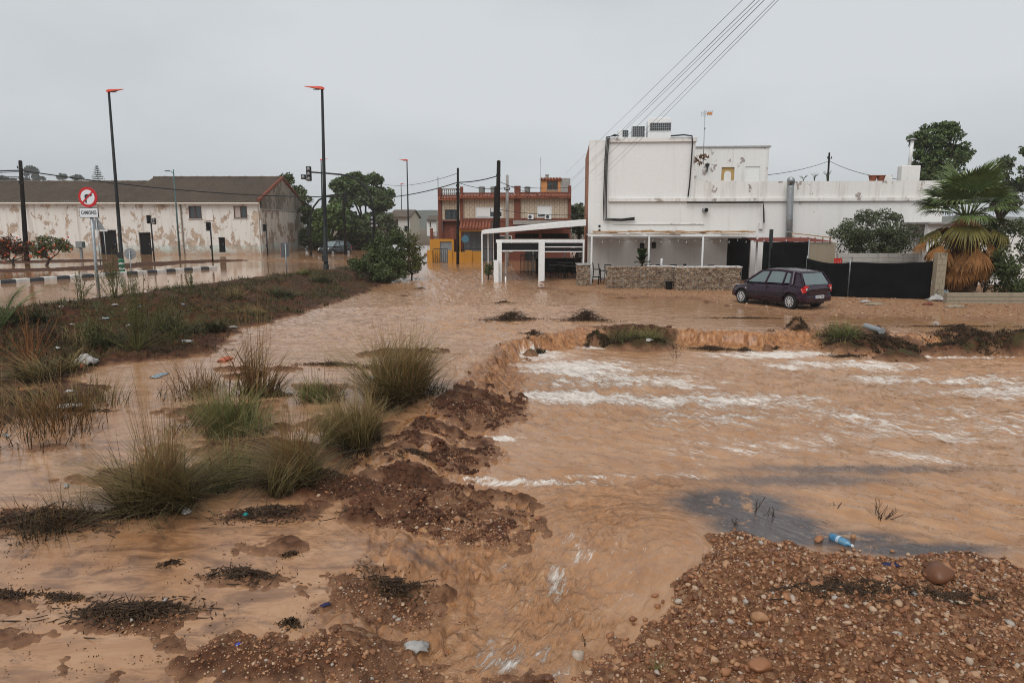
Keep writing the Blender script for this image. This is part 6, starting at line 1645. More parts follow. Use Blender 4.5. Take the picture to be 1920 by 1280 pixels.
fruit_tree('fruit tree with thinner green foliage and orange fruit', 80, 497, [(85, 462, 26, 24, 0), (118, 462, 20, 20, 0), (70, 475, 16, 16, 0)], 52, M['leaf_yellow'])
# right-hand side: oleander, pines, dark hedge
shrub('big oleander shrub behind the pale block wall', 1640, 476, 36.5, [(1640, 435, 66, 44, 0), (1588, 448, 36, 32, 0), (1695, 445, 36, 36, 0), (1620, 405, 22, 22, 0), (1672, 408, 22, 22, 0), (1640, 470, 80, 18, 0), (1640, 440, 34, 32, -.6), (1610, 445, 30, 26, -.5), (1670, 445, 30, 28, -.5)], M['leaf_olive'], 61, .06, 900, 'oleander', None, .34)
tree('pine_tree', 'tall dense pine behind the flaking chimney', 1760, 440, 50, [(1762, 290, 44, 50, 0, .55), (1735, 265, 28, 30, 0, .5), (1800, 290, 30, 16, 0, .45), (1725, 290, 20, 14, 0, .4), (1775, 240, 18, 16, 0, .4), (1750, 330, 44, 30, 0, .7), (1770, 375, 50, 40, 0, .8), (1768, 250, 28, 22, 0, .6)], M['leaf_pine'], 62, .13, 620, .25, None)
tree('pine_tree', 'smaller reddish pine right behind the palm fronds', 1880, 440, 46, [(1884, 312, 22, 24, 0, .5), (1862, 335, 28, 26, 0, .5), (1905, 350, 22, 22, 0, .5), (1872, 375, 40, 30, 0, .6)], M['leaf_olive'], 63, .12, 420, .18)
tree('pine_tree', 'branch of a pine reaching in at the picture edge beside the palm', 1955, 440, 44, [(1938, 285, 24, 16, 0, .5), (1960, 320, 40, 50, 0, .7)], M['leaf_pine'], 64, .12, 420, .2)
shrub('dark hedge bush behind the low block wall', 1895, 550, 29.5, [(1890, 505, 45, 50, 0), (1940, 490, 45, 65, 0), (1868, 480, 24, 50, .5), (1900, 540, 50, 20, 0)], M['leaf_dark'], 65, .07, 800, 'hedge_bush', None, .42)
shrub('dark green bush hanging behind the palm trunk', 1850, 500, 32, [(1850, 440, 40, 40, 0), (1900, 435, 50, 30, 0)], M['leaf_dark'], 66, .07, 700, 'bush', None, .36)
shrub('ivy climbing the restaurant corner under the canopy', 1088, 520, 42.5, [(1088, 440, 6, 28, 0), (1090, 480, 5, 30, 0), (1072, 425, 16, 6, 0)], M['ivy'], 67, .06, 900, 'ivy', None, .2)
# dead palm frond caught on the restaurant wall, potted roof plants
q = RW(*[fx(1300, -.1), -.15, fz(300)])
tag(link('dead_plant', leaf_mesh('dead_plant', simple("dead_brown_leaf", (.12, .055, .015), .8, var=.5), clump_points([((.2, 0, 0), (.3, .2, .3)), ((.45, 0, .2), (.25, .15, .12))], 900, 6, .1), .10, 6, .4), None, q), 'brown dead plant hanging at the restaurant upper corner', 'plant')
for i, (px, py, h) in enumerate(((1495, 339, .35), (1515, 339, .5), (1538, 339, .6))):
    x, z = F(px, py, 1.2); t = thing('spiky_plant', ['short dry plant on the restaurant parapet', 'leggy dry plant on the restaurant parapet', 'spiky rosette plant highest on the restaurant parapet'][i], 'plant', RW(x, .15, zl - .02), 0, 'plants on the parapet')
    m_ = MB(); g = random.Random(i)
    for k in range(14):
        a = g.uniform(0, 6.28); m_.tube([(0, 0, 0), (.05 * math.cos(a), .05 * math.sin(a), h * .6), (.22 * math.cos(a), .22 * math.sin(a), h * g.uniform(.7, 1.1))], [.012, .010, .004], 4)
    m_.build('stems', M['leaf_olive'], t)

# ---------------------------------------------------------------- fan palm with a skirt of dead fronds
M['palm_green'] = mat_leaf("palm_leaf", (.032, .058, .015), (.165, .215, .066), .45)
M['palm_yellow'] = mat_leaf("yellowing_palm_leaf", (.06, .06, .012), (.20, .16, .03), .5)
M['palm_dead'] = mat_leaf("dead_palm_leaf", (.07, .028, .008), (.38, .17, .050), .75)
M['palm_dead2'] = mat_leaf("old_dead_palm_leaf", (.035, .020, .012), (.17, .10, .055), .85)
M['petiole'] = mat_leaf("dry_palm_stalk", (.12, .045, .015), (.30, .13, .045), .7)
def fan_leaf(R_, nseg=34, spread=2.5, droop=.5, seed=0):
    """one fan blade in local frame: base at origin, pointing +x, normal +z"""
    g = random.Random(seed); m_ = MB()
    for i in range(nseg):
        a = (i / (nseg - 1) - .5) * spread + g.uniform(-.03, .03); l = R_ * (.72 + .28 * math.cos(a * .9)) * g.uniform(.88, 1.06); w = l * .038
        d = Vector((math.cos(a), math.sin(a), 0)); s_ = Vector((-d.y, d.x, 0))
        p0, p1 = d * l * .02, d * l * .55 + Vector((0, 0, -.06 * l * droop)); p2 = d * l * .82 + Vector((0, 0, -(.22 + .1 * g.random()) * l * droop)); p3 = d * l + Vector((g.uniform(-.04, .04), g.uniform(-.04, .04), -(.50 + .35 * g.random()) * l * droop))
        f = Vector((0, 0, w * .5))
        m_.add([p0, p1 - s_ * w + f, p1, p1 + s_ * w + f, p2 - s_ * w * .5, p2 + s_ * w * .5, p3], [(0, 2, 1), (0, 3, 2), (1, 2, 5, 4), (2, 3, 5), (4, 5, 6)])
    return m_
pb = P(1797, 556, 0); pb.z = gz(pb.x, pb.y); PY = pb.y
palm = thing('fan_palm', 'fan palm with green crown and thick skirt of dead brown fronds', 'palm', pb)
crown_z = D(1800, 405, PY).z - pb.z
MB().tube([(0, 0, -.2), (.02, 0, crown_z * .5), (0, 0, crown_z)], [.34, .28, .24], 14).build('trunk', M['bark'], palm, True)
meshes = {}
for key, mat, R_, dr in (('g', 'palm_green', 1.30, .48), ('y', 'palm_yellow', 1.3, .95), ('d', 'palm_dead', 1.35, .35), ('o', 'palm_dead2', 1.35, .3)):
    meshes[key] = [fan_leaf(R_, 36 if key in 'gy' else 24, 2.7 if key in 'gy' else 1.2, dr, 100 + k).mesh('frond', M[mat]) for k in range(4)]
g = random.Random(11)
def frond(az, el, L_, key, z0=0.0, tilt=0.0, scale=1.0, thick=.020):
    """stalk leaving the crown at azimuth az and elevation el, blade at its end"""
    d = Vector((math.cos(az) * math.cos(el), math.sin(az) * math.cos(el), math.sin(el)))
    o = Vector((0, 0, crown_z + z0)) + Vector((math.cos(az), math.sin(az), 0)) * (.16 if key in 'gy' else .26)
    e = o + d * L_ - Vector((0, 0, .10 * L_ * L_ * math.cos(el)))
    st = MB().tube([o, o.lerp(e, .5) + Vector((0, 0, .04 * L_)), e], [thick * 1.6, thick, thick * .8], 5).build('stalk', M['petiole'] if key in 'do' else M['palm_green'], palm, True)
    dd = (e - (o.lerp(e, .5) + Vector((0, 0, .04 * L_)))).normalized()
    q = dd.to_track_quat('X', 'Z')
    bl = link('blade', g.choice(meshes[key]), st)
    bl.rotation_mode = 'QUATERNION'; bl.location = e; bl.rotation_quaternion = q; bl.scale = (scale,) * 3
for k in range(30):
    az = k * 2.4 + g.uniform(-.2, .2); el = math.radians(80 - k * 2.5 + g.uniform(-6, 6))
    frond(az, el, g.uniform(.95, 1.5), 'g', .0, 0, g.uniform(.8, 1.1))
for k in range(14): frond(k * 2.4 + .9, math.radians(-44 - g.uniform(0, 14)), g.uniform(1.1, 1.6), 'd', -.12, 0, g.uniform(.7, .9), .026)
for k in range(5): frond(k * 1.3 + .3, math.radians(-18 + g.uniform(-8, 8)), g.uniform(.9, 1.2), 'y', -.1, 0, g.uniform(.85, 1.05))
for k in range(34):
    az = k * 2.4 + .4; el = math.radians(-56 - g.uniform(0, 24)); frond(az, el, g.uniform(1.2, 1.9), 'd', -.15, 0, g.uniform(.7, .95), .024)
for k in range(30):
    az = k * 2.4 + 1.1; el = math.radians(-79 - g.uniform(0, 8)); frond(az, el, g.uniform(1.4, 2.4), 'o', -.2, 0, g.uniform(.65, .85), .02)
frond(math.radians(205), math.radians(-38), 1.5, 'd', -.1, 0, .75)
frond(math.radians(188), math.radians(-25), 1.7, 'd', -.1, 0, .6)

# palm seedling at the left edge
b = P(5, 640, .2); b.z = gz(b.x, b.y); t = thing('palm_seedling', 'feathery green palm seedling on the embankment at the road bend', 'plant', b)
for k in range(9):
    az = k * .7 + .2; m_ = MB(); l = 1.35 + .2 * (k % 3); 
    pts = [Vector((math.cos(az) * l * f * .7, math.sin(az) * l * f * .7, l * (f * 1.15 - .55 * f * f))) for f in np.linspace(0, 1, 9)]
    m_.tube(pts, [.014 - .0012 * i for i in range(9)], 4)
    for i in range(1, 28):
        f = i / 28 * 8; j = int(f); p_ = pts[j].lerp(pts[min(j + 1, 8)], f - j); d = (pts[min(j + 1, 8)] - pts[j]).normalized(); s_ = d.cross(Vector((0, 0, 1))).normalized()
        for sg_ in (-1, 1): e = p_ + (s_ * sg_ * .8 + d * .6).normalized() * .26 * math.sin(math.pi * (.15 + .8 * i / 28)); m_.add([p_ - d * .010, p_ + d * .010, e], [(0, 1, 2)])
    m_.build('frond', M['leaf_mid'], t)

# ---------------------------------------------------------------- grass tussocks: each its own plant
def mat_grass(name, dark, mid, tip):
    m, nt, b = newmat(name); t = attr(nt, "tip"); v = attr(nt, "vary")
    c = ramp(nt, t, [(.0, dark), (.45, mid), (1.0, tip)])
    c = mixc(nt, mth(nt, 'MULTIPLY', v, .5), c, [q * .4 for q in mid])
    nt.links.new(c, b.inputs['Base Color']); b.inputs['Roughness'].default_value = .6; b.inputs['Specular IOR Level'].default_value = .25
    return m
M['gr_brown'] = mat_grass("olive_brown_grass", (.030, .020, .008), (.15, .112, .036), (.36, .25, .11))
M['gr_green'] = mat_grass("green_grass", (.024, .026, .007), (.12, .13, .034), (.30, .26, .10))
M['gr_straw'] = mat_grass("rusty_straw_grass", (.05, .026, .010), (.20, .105, .035), (.34, .21, .09))
M['gr_bank'] = mat_grass("dark_bank_grass", (.014, .016, .005), (.058, .060, .019), (.14, .115, .045))
M['gr_dark'] = mat_grass("dark_grass", (.014, .010, .005), (.042, .031, .013), (.10, .07, .032))
def blades(n, base_r, h, lean, w, seed, curl=.5, seg=4, center=None, flop=0.0, tufts=0):
    """n curved blades; returns verts, faces, tip, vary"""
    g = np.random.default_rng(seed)
    a = g.uniform(0, 2 * math.pi, n); r = base_r * np.sqrt(g.uniform(0, 1, n))
    b0 = np.stack([r * np.cos(a), r * np.sin(a), np.full(n, -.04)], -1)
    az = a + g.normal(0, .9, n); ln = h * (.25 + .95 * g.uniform(0, 1, n) ** .8); le = lean * (r / max(base_r, 1e-6)) * .55 + np.abs(g.normal(0, lean * .6, n)) + flop * 1.6 * g.uniform(0, 1, n) ** 3
    bx = by = np.zeros(n)
    if tufts:      # the tussock is several tufts, each leaning its own way
        k_ = g.integers(0, tufts, n); ta = g.uniform(0, 6.28, tufts); tr = base_r * g.uniform(.2, 1.35, tufts); tl = g.normal(0, .30, (tufts, 2)) * h; th = g.uniform(.45, 1.15, tufts)
        b0[:, :2] = b0[:, :2] * .5 + np.stack([tr * np.cos(ta), tr * np.sin(ta)], -1)[k_]; bx, by = tl[k_, 0], tl[k_, 1]; ln = ln * th[k_]
    t = np.linspace(0, 1, seg + 1)
    dirx, diry = np.cos(az), np.sin(az); sx, sy = -np.sin(az + g.normal(0, 1, n)), np.cos(az)
    sn = np.hypot(sx, sy); sx, sy = sx / sn, sy / sn
    V = np.zeros((n, seg + 1, 2, 3)); T = np.zeros((n, seg + 1, 2))
    for i, ti in enumerate(t):
        ang = np.clip(le * (.5 + curl * ti), 0, 2.3)
        hor = ln * ti * np.sin(ang); ver = ln * ti * np.cos(ang) * (1 - .12 * ti)
        c = b0 + np.stack([dirx * hor + bx * ti * ti, diry * hor + by * ti * ti, ver], -1)
        wd = w * (1 - ti) ** .7 + w * .12
        V[:, i, 0] = c - np.stack([sx, sy, np.zeros(n)], -1) * wd; V[:, i, 1] = c + np.stack([sx, sy, np.zeros(n)], -1) * wd; T[:, i] = ti
    k = (seg + 1) * 2
    base = (np.arange(n) * k)[:, None]
    q = np.concatenate([np.stack([base[:, 0] + 2 * i, base[:, 0] + 2 * i + 1, base[:, 0] + 2 * i + 3, base[:, 0] + 2 * i + 2], -1) for i in range(seg)])
    vary = np.repeat(g.uniform(0, 1, n), k)
    return V.reshape(-1, 3), q, T.reshape(-1), vary
def grass_mesh(name, mat, *args, **kw):
    V, Fc, T, vy = blades(*args, **kw)
    me = fast_mesh(name, V, Fc, mat, True)
    if len(me.vertices) == len(T): vattr(me, 'tip', T); vattr(me, 'vary', vy)
    return me
def tussock(label, px, pyb, n, br, h, lean, mat, seed, z=-.05, w=.006, stalks=0, group='grass tussocks standing in the shallow flood', mound=.0, flop=.0, curl=.5):
    c = on(px, pyb, z)
    t = thing('grass_tussock', label, 'grass tussock', (c.x, c.y, c.z), 0, group)
    link('blades', grass_mesh('blades', M[mat], n, br, h, lean, w, seed, curl=curl, flop=flop, tufts=9), t)
    link('dead_thatch', grass_mesh('dead_thatch', M['gr_dark'], n // 2, br * 1.15, h * .75, lean * 1.6 + .35, w, seed + 500, curl=.9, tufts=7), t)['kind'] = 'stuff'
    if stalks: link('seed_stalks', grass_mesh('seed_stalks', M['gr_straw'], stalks, br * .8, h * 1.45, lean * .75, w * .55, seed + 900, curl=.35), t)
    return t
tussock('largest shaggy olive tussock, dark and drooping at its foot', 305, 950, 1500, .24, 1.30, .30, 'gr_brown', 1, w=.005, stalks=150, flop=.7)
tussock('round dark tussock pressed against the largest shaggy one', 430, 905, 900, .24, .80, .45, 'gr_green', 2, w=.005, stalks=50, flop=.7)
tussock('tall olive tussock at the bare mud edge', 552, 905, 1300, .26, 1.05, .34, 'gr_brown', 3, w=.005, stalks=120, flop=.6)
tussock('bright green tussock in the middle of the tussock row', 415, 805, 1100, .50, .90, .30, 'gr_green', 4, w=.005, stalks=70, flop=.4)
tussock('straw coloured reed clump with tall dry stalks', 482, 740, 220, .30, 1.45, .18, 'gr_straw', 5, w=.008, stalks=60)
tussock('small bluish green tussock between the reeds and the wide shrubby one', 597, 748, 450, .28, .72, .35, 'gr_green', 6, stalks=40, flop=.3)
tussock('widest bushy tussock at the top of the spillway', 758, 748, 2000, .52, 1.30, .44, 'gr_brown', 7, w=.007, flop=.3, stalks=200)
tussock('low bushy tussock above the small cascade', 668, 828, 1300, .36, .90, .48, 'gr_brown', 8, w=.006, flop=.3, stalks=90)
tussock('sparse dead tussock on the dark debris heap', 110, 985, 240, .30, .55, .8, 'gr_dark', 9, w=.004, stalks=90, flop=.6)
tussock('grassy reed fringe at the foot of the dark embankment', 40, 800, 420, .95, .85, .4, 'gr_straw', 10, w=.006, stalks=50)
tussock('olive grass mixed into the reed fringe', 70, 770, 500, .9, .7, .5, 'gr_brown', 11, w=.006)
tussock('thin straw tussock left of the bright green one', 375, 738, 200, .45, .9, .4, 'gr_straw', 12, stalks=30)
tussock('grass tuft hanging over the falls', 1190, 632, 1500, .55, .75, .9, 'gr_green', 13, z=0, flop=.9)
tussock('grass tuft draped on the clump with the grey pipe', 1580, 628, 900, .50, .75, .9, 'gr_green', 14, z=0, flop=.9)
for i_, (px_, py_, lab_) in enumerate(((150, 640, 'olive tuft on the dark bank below the sign'), (300, 620, 'olive tuft on the red bank right of the large broom weed'), (380, 620, 'olive tuft low on the red bank'), (430, 560, 'straw tuft under the bank crest'), (520, 555, 'straw tuft in the middle of the red bank'), (210, 640, 'straw tuft under the large broom weed'), (100, 700, 'straw tuft hanging over the bank corner'), (40, 600, 'green tuft next to the palm seedling'), (600, 530, 'olive tuft near the end of the bank'), (470, 590, 'green tuft at the toe of the red bank'))):
    tussock(lab_, px_, py_, 420, .45, .62, .6, ('gr_brown', 'gr_bank', 'gr_bank')[i_ % 3], 40 + i_, z=.3, w=.010, group='tufts on the road embankment', flop=.5)
tussock('short grass tuft on the embankment crest by the lamp', 567, 513, 260, .3, .4, .5, 'gr_green', 15, z=.5)
tussock('small green tuft on the pebble bank', 1237, 1250, 160, .07, .16, .7, 'gr_green', 16, z=-.3, w=.003)
# broom-like weeds on the embankment
M['twig_green'] = mat_leaf("broom_twig", (.035, .034, .010), (.13, .12, .034), .6)
def broom(label, px, pyb, z, h, n, spread, seed, mat='twig_green', leafy=True):
    c = on(px, pyb, z); g = random.Random(seed); t = thing('broom_weed', label, 'weed', c, 0, 'tall weeds on the embankment')
    m_ = MB(); tips = []
    for k in range(n):
        az = g.uniform(0, 6.28); le = abs(g.gauss(0, spread)); l = h * g.uniform(.55, 1.05)
        d = Vector((math.cos(az) * math.sin(le), math.sin(az) * math.sin(le), math.cos(le)))
        p0 = Vector((g.uniform(-.08, .08), g.uniform(-.08, .08), -.03)); p1 = p0 + d * l * .5; p2 = p0 + d * l + Vector((0, 0, -.05 * l * le))
        m_.tube([p0, p1, p2], [.011, .008, .003], 4)
        for j in range(7):
            f = .35 + .6 * j / 7; q_ = p0.lerp(p2, f); e = q_ + (d + Vector((g.uniform(-1, 1), g.uniform(-1, 1), g.uniform(-.2, .8))) * .8).normalized() * l * .22
            m_.tube([q_, e], [.0045, .002], 3); tips += [q_.lerp(e, .5), e, q_.lerp(e, .8)]
    m_.build('stems', M[mat], t)
    if leafy: link('leaves', leaf_mesh('leaves', M['leaf_yellow'], np.array(tips) + np.random.default_rng(seed).normal(0, .025, (len(tips), 3)), .035, seed, .3), t)
broom('large fan-shaped broom weed at the toe of the embankment', 255, 660, .0, 2.2, 44, .62, 1)
broom('sparse broom weed on the crest in front of the truck ban sign', 215, 560, .55, 1.7, 18, .55, 2)
broom('thin broom weed on the crest left of the grey sign pole', 150, 566, .58, 1.1, 12, .5, 3)
broom('low olive weed half way down the red bank', 330, 640, .1, 1.1, 26, .8, 4)
broom('thin weed on the crest by the puddle reflections', 360, 545, .5, .9, 10, .5, 5)
broom('yellowish low weed on the bank below the sign', 175, 650, .15, 1.0, 24, .9, 6)
broom('brown broom weed over the litter at the bank corner', 60, 690, .2, 1.4, 26, .7, 7, 'petiole', False)
# short cover on the embankment and the grassy strip before the gabions: nobody could count it
def cover(name, label, pts, h, mat, seed, w=.006, n_per=1):
    g = np.random.default_rng(seed); V, Fc, T, vy = blades(len(pts), .0, h, .8, w, seed, seg=2, flop=.5)
    k = 6; V = V.reshape(len(pts), k, 3) + pts[:, None, :]
    me = fast_mesh(name, V.reshape(-1, 3), Fc, M[mat], True); vattr(me, 'tip', T); vattr(me, 'vary', vy)
    return tag(link(name, me), label, 'grass', kind='stuff')
def scatter(mask_fn, n, x0, x1, y0, y1, seed):
    g = np.random.default_rng(seed); x = g.uniform(x0, x1, n); y = g.uniform(y0, y1, n)
    m_ = mask_fn(x, y); x, y = x[m_], y[m_]
    return np.array([(a, b_, gz(a, b_) - .005) for a, b_ in zip(x, y)])
def bank_mask(lo, hi, s):
    def f(x, y):
        a, b_ = sdf(x, y, POLY_U), sdf(x, y, POLY_R); nz = fbm(x * .45, y * .45, 3, s)
        return (a < .1) & (b_ < .25) & (nz > lo) & (nz < hi) & (x < -6) & (x > -18)
    return f
cover('bank_grass', 'short olive grass patches on the road embankment', scatter(bank_mask(.03, 9, 71), 80000, -18, -6, 9, 44, 1), .26, 'gr_bank', 1, .011)
cover('bank_dead_grass', 'matted dead grass and weeds on the dark embankment', scatter(bank_mask(-9, -.10, 72), 26000, -18, -6, 9, 44, 2), .18, 'gr_dark', 2, .012)
def strip_mask(x, y):
    a, b_ = P(1090, 541, 0), P(1400, 548, 0); d = seg_dist(x, y, [(a.x, a.y - .35), (b_.x, b_.y - .35)], False)
    return (d < .42 + .3 * fbm(x * .8, y * .8, 2, 5)) & (fbm(x * 1.2, y * 1.2, 2, 6) > -.15)
cover('verge_grass', 'low green grass strip at the foot of the gabions', scatter(strip_mask, 9000, 2, 14, 30, 36, 3), .10, 'gr_green', 3, .008)
# ---------------------------------------------------------------- pebbles and stones
def mat_pebble():
    m, nt, b = newmat("river_pebble")
    oi = nt.nodes.new("ShaderNodeObjectInfo").outputs['Random']; p = pos(nt)
    f = mth(nt, 'FRACT', mth(nt, 'ADD', attr(nt, "vary"), oi))
    c = ramp(nt, f, [(.0, (.10, .038, .017)), (.32, (.22, .086, .036)), (.58, (.32, .142, .063)), (.80, (.39, .21, .105)), (.94, (.47, .33, .22)), (1.0, (.36, .32, .28))])
    c = mixc(nt, ramp(nt, noise(nt, p, 26, 4, .6), [(.5, 0.0), (.75, .4)]), c, (.13, .06, .035))
    nt.links.new(c, b.inputs['Base Color'])
    nt.links.new(ramp(nt, noise(nt, p, 7, 3), [(.35, .35), (.65, .75)]), b.inputs['Roughness']); b.inputs['Specular IOR Level'].default_value = .4
    bump(nt, b, noise(nt, p, 60, 4), .25, .01)
    return m
M['pebble'] = mat_pebble()
def stone_mesh(seed, sub=1):
    import bmesh
    g = np.random.default_rng(seed); bm = bmesh.new(); bmesh.ops.create_icosphere(bm, subdivisions=2, radius=1)
    sc = np.array([1, g.uniform(.6, .9), g.uniform(.45, .7)])
    dirs = [g.normal(size=3) for _ in range(7)]; dirs = [d / np.linalg.norm(d) for d in dirs]; cut = g.uniform(.50, .88, 7)
    for v in bm.verts:
        c = np.array(v.co)
        for d, k in zip(dirs, cut):
            e = c @ d
            if e > k: c = c - d * (e - k) * .96
        v.co = Vector(c * sc * (1 + .06 * math.sin(5 * c[0] + seed) * math.cos(4 * c[1])))
    for v in bm.verts:
        c = v.co * 2.3; v.co *= 1 + .07 * math.sin(3.1 * c.x + seed) * math.sin(2.7 * c.y + 1.3 * seed) + .05 * math.sin(6.3 * c.z + 5.1 * c.x) + .03 * g.normal()
    me = bpy.data.meshes.new('stone'); bm.to_mesh(me); bm.free(); me.materials.append(M['pebble']); me.shade_smooth(); return me
STM = [stone_mesh(k) for k in range(9)]
g = np.random.default_rng(31)
def kpts(n, seed):
    g = np.random.default_rng(seed); x = g.uniform(.3, 9, n); y = g.uniform(2.6, 9.5, n); m_ = sdf(x, y, POLY_K) > -.5
    return x[m_], y[m_]
x, y = kpts(64000, 5)
keep_ = (np.abs(np.arctan2(x, y)) < .80) & np.array([gz(a, b) > sz(a, b) - g.uniform(.002, .014) for a, b in zip(x, y)])
x, y = x[keep_], y[keep_]
s_ = np.minimum(.006 + g.exponential(.0055, len(x)), .05) * (1 + .10 * y) * .75
z = np.array([gz(a, b) for a, b in zip(x, y)]) + s_ * .15
V, Fc = scatter_stones(np.stack([x, y, z], -1), s_, 8, .68, .42)
me_ = fast_mesh('pebbles', V, Fc, M['pebble'], False); vattr(me_, 'vary', scatter_stones.vary); tag(link('pebbles', me_), 'small red-brown pebbles covering the gravel bank', 'pebbles', kind='stuff')
# gravel on the mud spits at the left
gx_, gy_, gs_ = [], [], []
for px, py, zz, ax, ay, n in ((860, 980, -.25, .8, .45, 1500), (940, 990, -.35, .35, .3, 500), (720, 1120, -.25, .7, .3, 800), (650, 1235, -.28, 1.4, .4, 1500), (480, 1235, -.26, 1.0, .35, 400), (760, 930, -.2, .9, .4, 500), (880, 770, -.2, .6, .5, 350), (860, 850, -.25, .6, .3, 300), (620, 900, -.15, .8, .4, 250), (270, 1160, -.2, .5, .2, 200)):
    c = P(px, py, zz); gx_.append(c.x + g.normal(0, ax * .55, n)); gy_.append(c.y + g.normal(0, ay * .55, n)); gs_.append(np.minimum(.005 + g.exponential(.005, n), .03))
x, y, s_ = np.concatenate(gx_), np.concatenate(gy_), np.concatenate(gs_)
z = np.array([gz(a, b) for a, b in zip(x, y)]); zw = np.array([sz(a, b) for a, b in zip(x, y)]); m_ = z > zw - .03
V, Fc = scatter_stones(np.stack([x, y, z + s_ * .2], -1)[m_], s_[m_], 9, .65)
me_ = fast_mesh('mud_gravel', V, Fc, M['pebble'], True); vattr(me_, 'vary', scatter_stones.vary); tag(link('mud_gravel', me_), 'loose gravel strewn over the dark mud spits', 'gravel', kind='stuff')
# clods of red earth broken off the banks
M['clod'] = mat_leaf("red_earth_clod", (.028, .011, .006), (.13, .052, .026), .95)
x, y = g.uniform(-4.5, 2.0, 26000), g.uniform(7.5, 16, 26000)
sl_ = (sdf(x, y, POLY_U) < .1) & (sdf(x, y, POLY_B) < .0); x, y = x[sl_], y[sl_]
x = np.concatenate([x, g.uniform(-1, 17, 9000)]); y = np.concatenate([y, g.uniform(17, 25, 9000)])
z = np.array([gz(a, b) for a, b in zip(x, y)]); ok_ = (z > np.array([sz(a, b) for a, b in zip(x, y)]) - .01) & (fbm(x * 2.2, y * 2.2, 2, 44) > -.05) & (sdf(x, y, DRY_LOT) < -.3)
x, y, z = x[ok_], y[ok_], z[ok_]; s_ = np.minimum(.010 + g.exponential(.012, len(x)), .09)
V, Fc = scatter_stones(np.stack([x, y, z + s_ * .1], -1), s_, 12, .7, .4)
tag(link('soil_clods', fast_mesh('soil_clods', V, Fc, M['clod'], False)), 'crumbled red earth clods on the eroded banks', 'clods', kind='stuff')
# fine lot gravel near the car
x, y = g.uniform(4, 22, 9000), g.uniform(22, 35, 9000); m_ = sdf(x, y, DRY_LOT) > .2
x, y = x[m_], y[m_]; s_ = np.minimum(.012 + g.exponential(.012, len(x)), .07)
V, Fc = scatter_stones(np.stack([x, y, np.array([gz(a, b) for a, b in zip(x, y)])], -1), s_, 10, .6)
me_ = fast_mesh('lot_gravel', V, Fc, M['pebble'], True); vattr(me_, 'vary', scatter_stones.vary); tag(link('lot_gravel', me_), 'loose gravel on the wet lot around the car', 'gravel', kind='stuff')
# bigger stones, one by one
def stone(px, py, size, label=None, group='larger stones on the pebble bank', seed=0, z=-.3, sink=.25, flat=1.0):
    c = on(px, py, z); k = size / 2
    o = link('stone', STM[seed % 9], None, (c.x, c.y, c.z + k * .55 * (1 - sink * 2) * flat), (random.uniform(-.3, .3), random.uniform(-.3, .3), random.uniform(0, 6.28)), (k, k, k * flat))
    return tag(o, label or 'rounded reddish or grey stone lying among the bank pebbles', 'stone', group)
random.seed(5)
named = [(1757, 1085, .34, 'largest brown boulder near the water edge of the pebble bank'), (1528, 1100, .16, 'upright reddish stone in the middle of the pebble bank'), (1425, 1160, .20, 'broad pale stone with a yellow patch on the pebble bank'), (1425, 1255, .22, 'long flat tan stone half buried on the pebble bank'),
         (1362, 1262, .12, 'pale upright egg-shaped stone on the pebble bank'), (1361, 1060, .12, 'white angular stone at the corner of the pebble bank'), (1303, 1122, .11, 'smooth light grey round stone on the pebble bank'), (1187, 1162, .10, 'flat grey stone at the stream edge of the pebble bank'), (1228, 1118, .08, 'squarish tan stone beside the dark twigs at the stream edge'),
         (1085, 1232, .14, 'orange stone standing in the rushing stream'), (858, 975, .13, 'cream white stone on the dark mud spit'), (1008, 972, .10, 'pinkish stone at the tip of the dark mud spit'), (697, 1224, .08, 'smooth oval brown stone on the lower mud spit'), (848, 962, .08, 'rusty stone behind the cream white one on the spit'),
         (1535, 1013, .14, 'flat reddish stone in the shallow water left of the blue bottle'), (1600, 1008, .10, 'round brown stone in the shallow water right of the blue bottle'), (1590, 1038, .10, 'dark orange stone touching the blue bottle'), (820, 1000, .07, 'small pale stone on the wet spit slope'), (895, 1022, .09, 'pair-forming reddish stone at the lower spit rim')]
for i, (px, py, sz_, lab) in enumerate(named): stone(px, py, sz_, lab, seed=i + 4)
rs = random.Random(9); cnt = 0
edge_k = PL([(1128, 1300, -.5), (1190, 1150, -.46), (1285, 1086, -.43), (1338, 1006, ZB), (1500, 1030, ZB), (1920, 1078, ZB)])
while cnt < 170:
    px, py = rs.uniform(1120, 1930), rs.uniform(1030, 1290)
    c = P(px, py, -.3)
    if sdf(np.array([c.x]), np.array([c.y]), POLY_K)[0] < .08: continue
    sz_ = rs.choice([.045, .05, .06, .06, .07, .08, .10]); e_ = sdf(np.array([c.x]), np.array([c.y]), POLY_K)[0]; bo_ = P(1757, 1085, -.3)
    where = 'beside the largest boulder' if (c - bo_).length < .9 else ('along the stream side of the pebble bank' if px < 1300 else ('along the pool edge of the pebble bank' if e_ < .5 else 'in the middle of the pebble bank'))
    stone(px, py, sz_, ('larger rounded stone ' if sz_ > .065 else 'small rounded stone ') + where, seed=cnt, sink=.2); cnt += 1
for i in range(60):
    px, py = rs.choice([(860, 985, 110, 30), (740, 1130, 90, 28), (640, 1240, 170, 35), (780, 930, 90, 40)])[0:2], 0
    a = [(860, 985, 110, 30), (740, 1130, 90, 28), (640, 1240, 170, 35), (780, 930, 90, 40)][i % 4]
    stone(a[0] + rs.gauss(0, a[2] * .5), a[1] + rs.gauss(0, a[3] * .5), rs.choice([.03, .035, .04, .05, .06]), 'small stone scattered on the dark mud spits', 'small stones on the mud spits', i, -.25, .1)

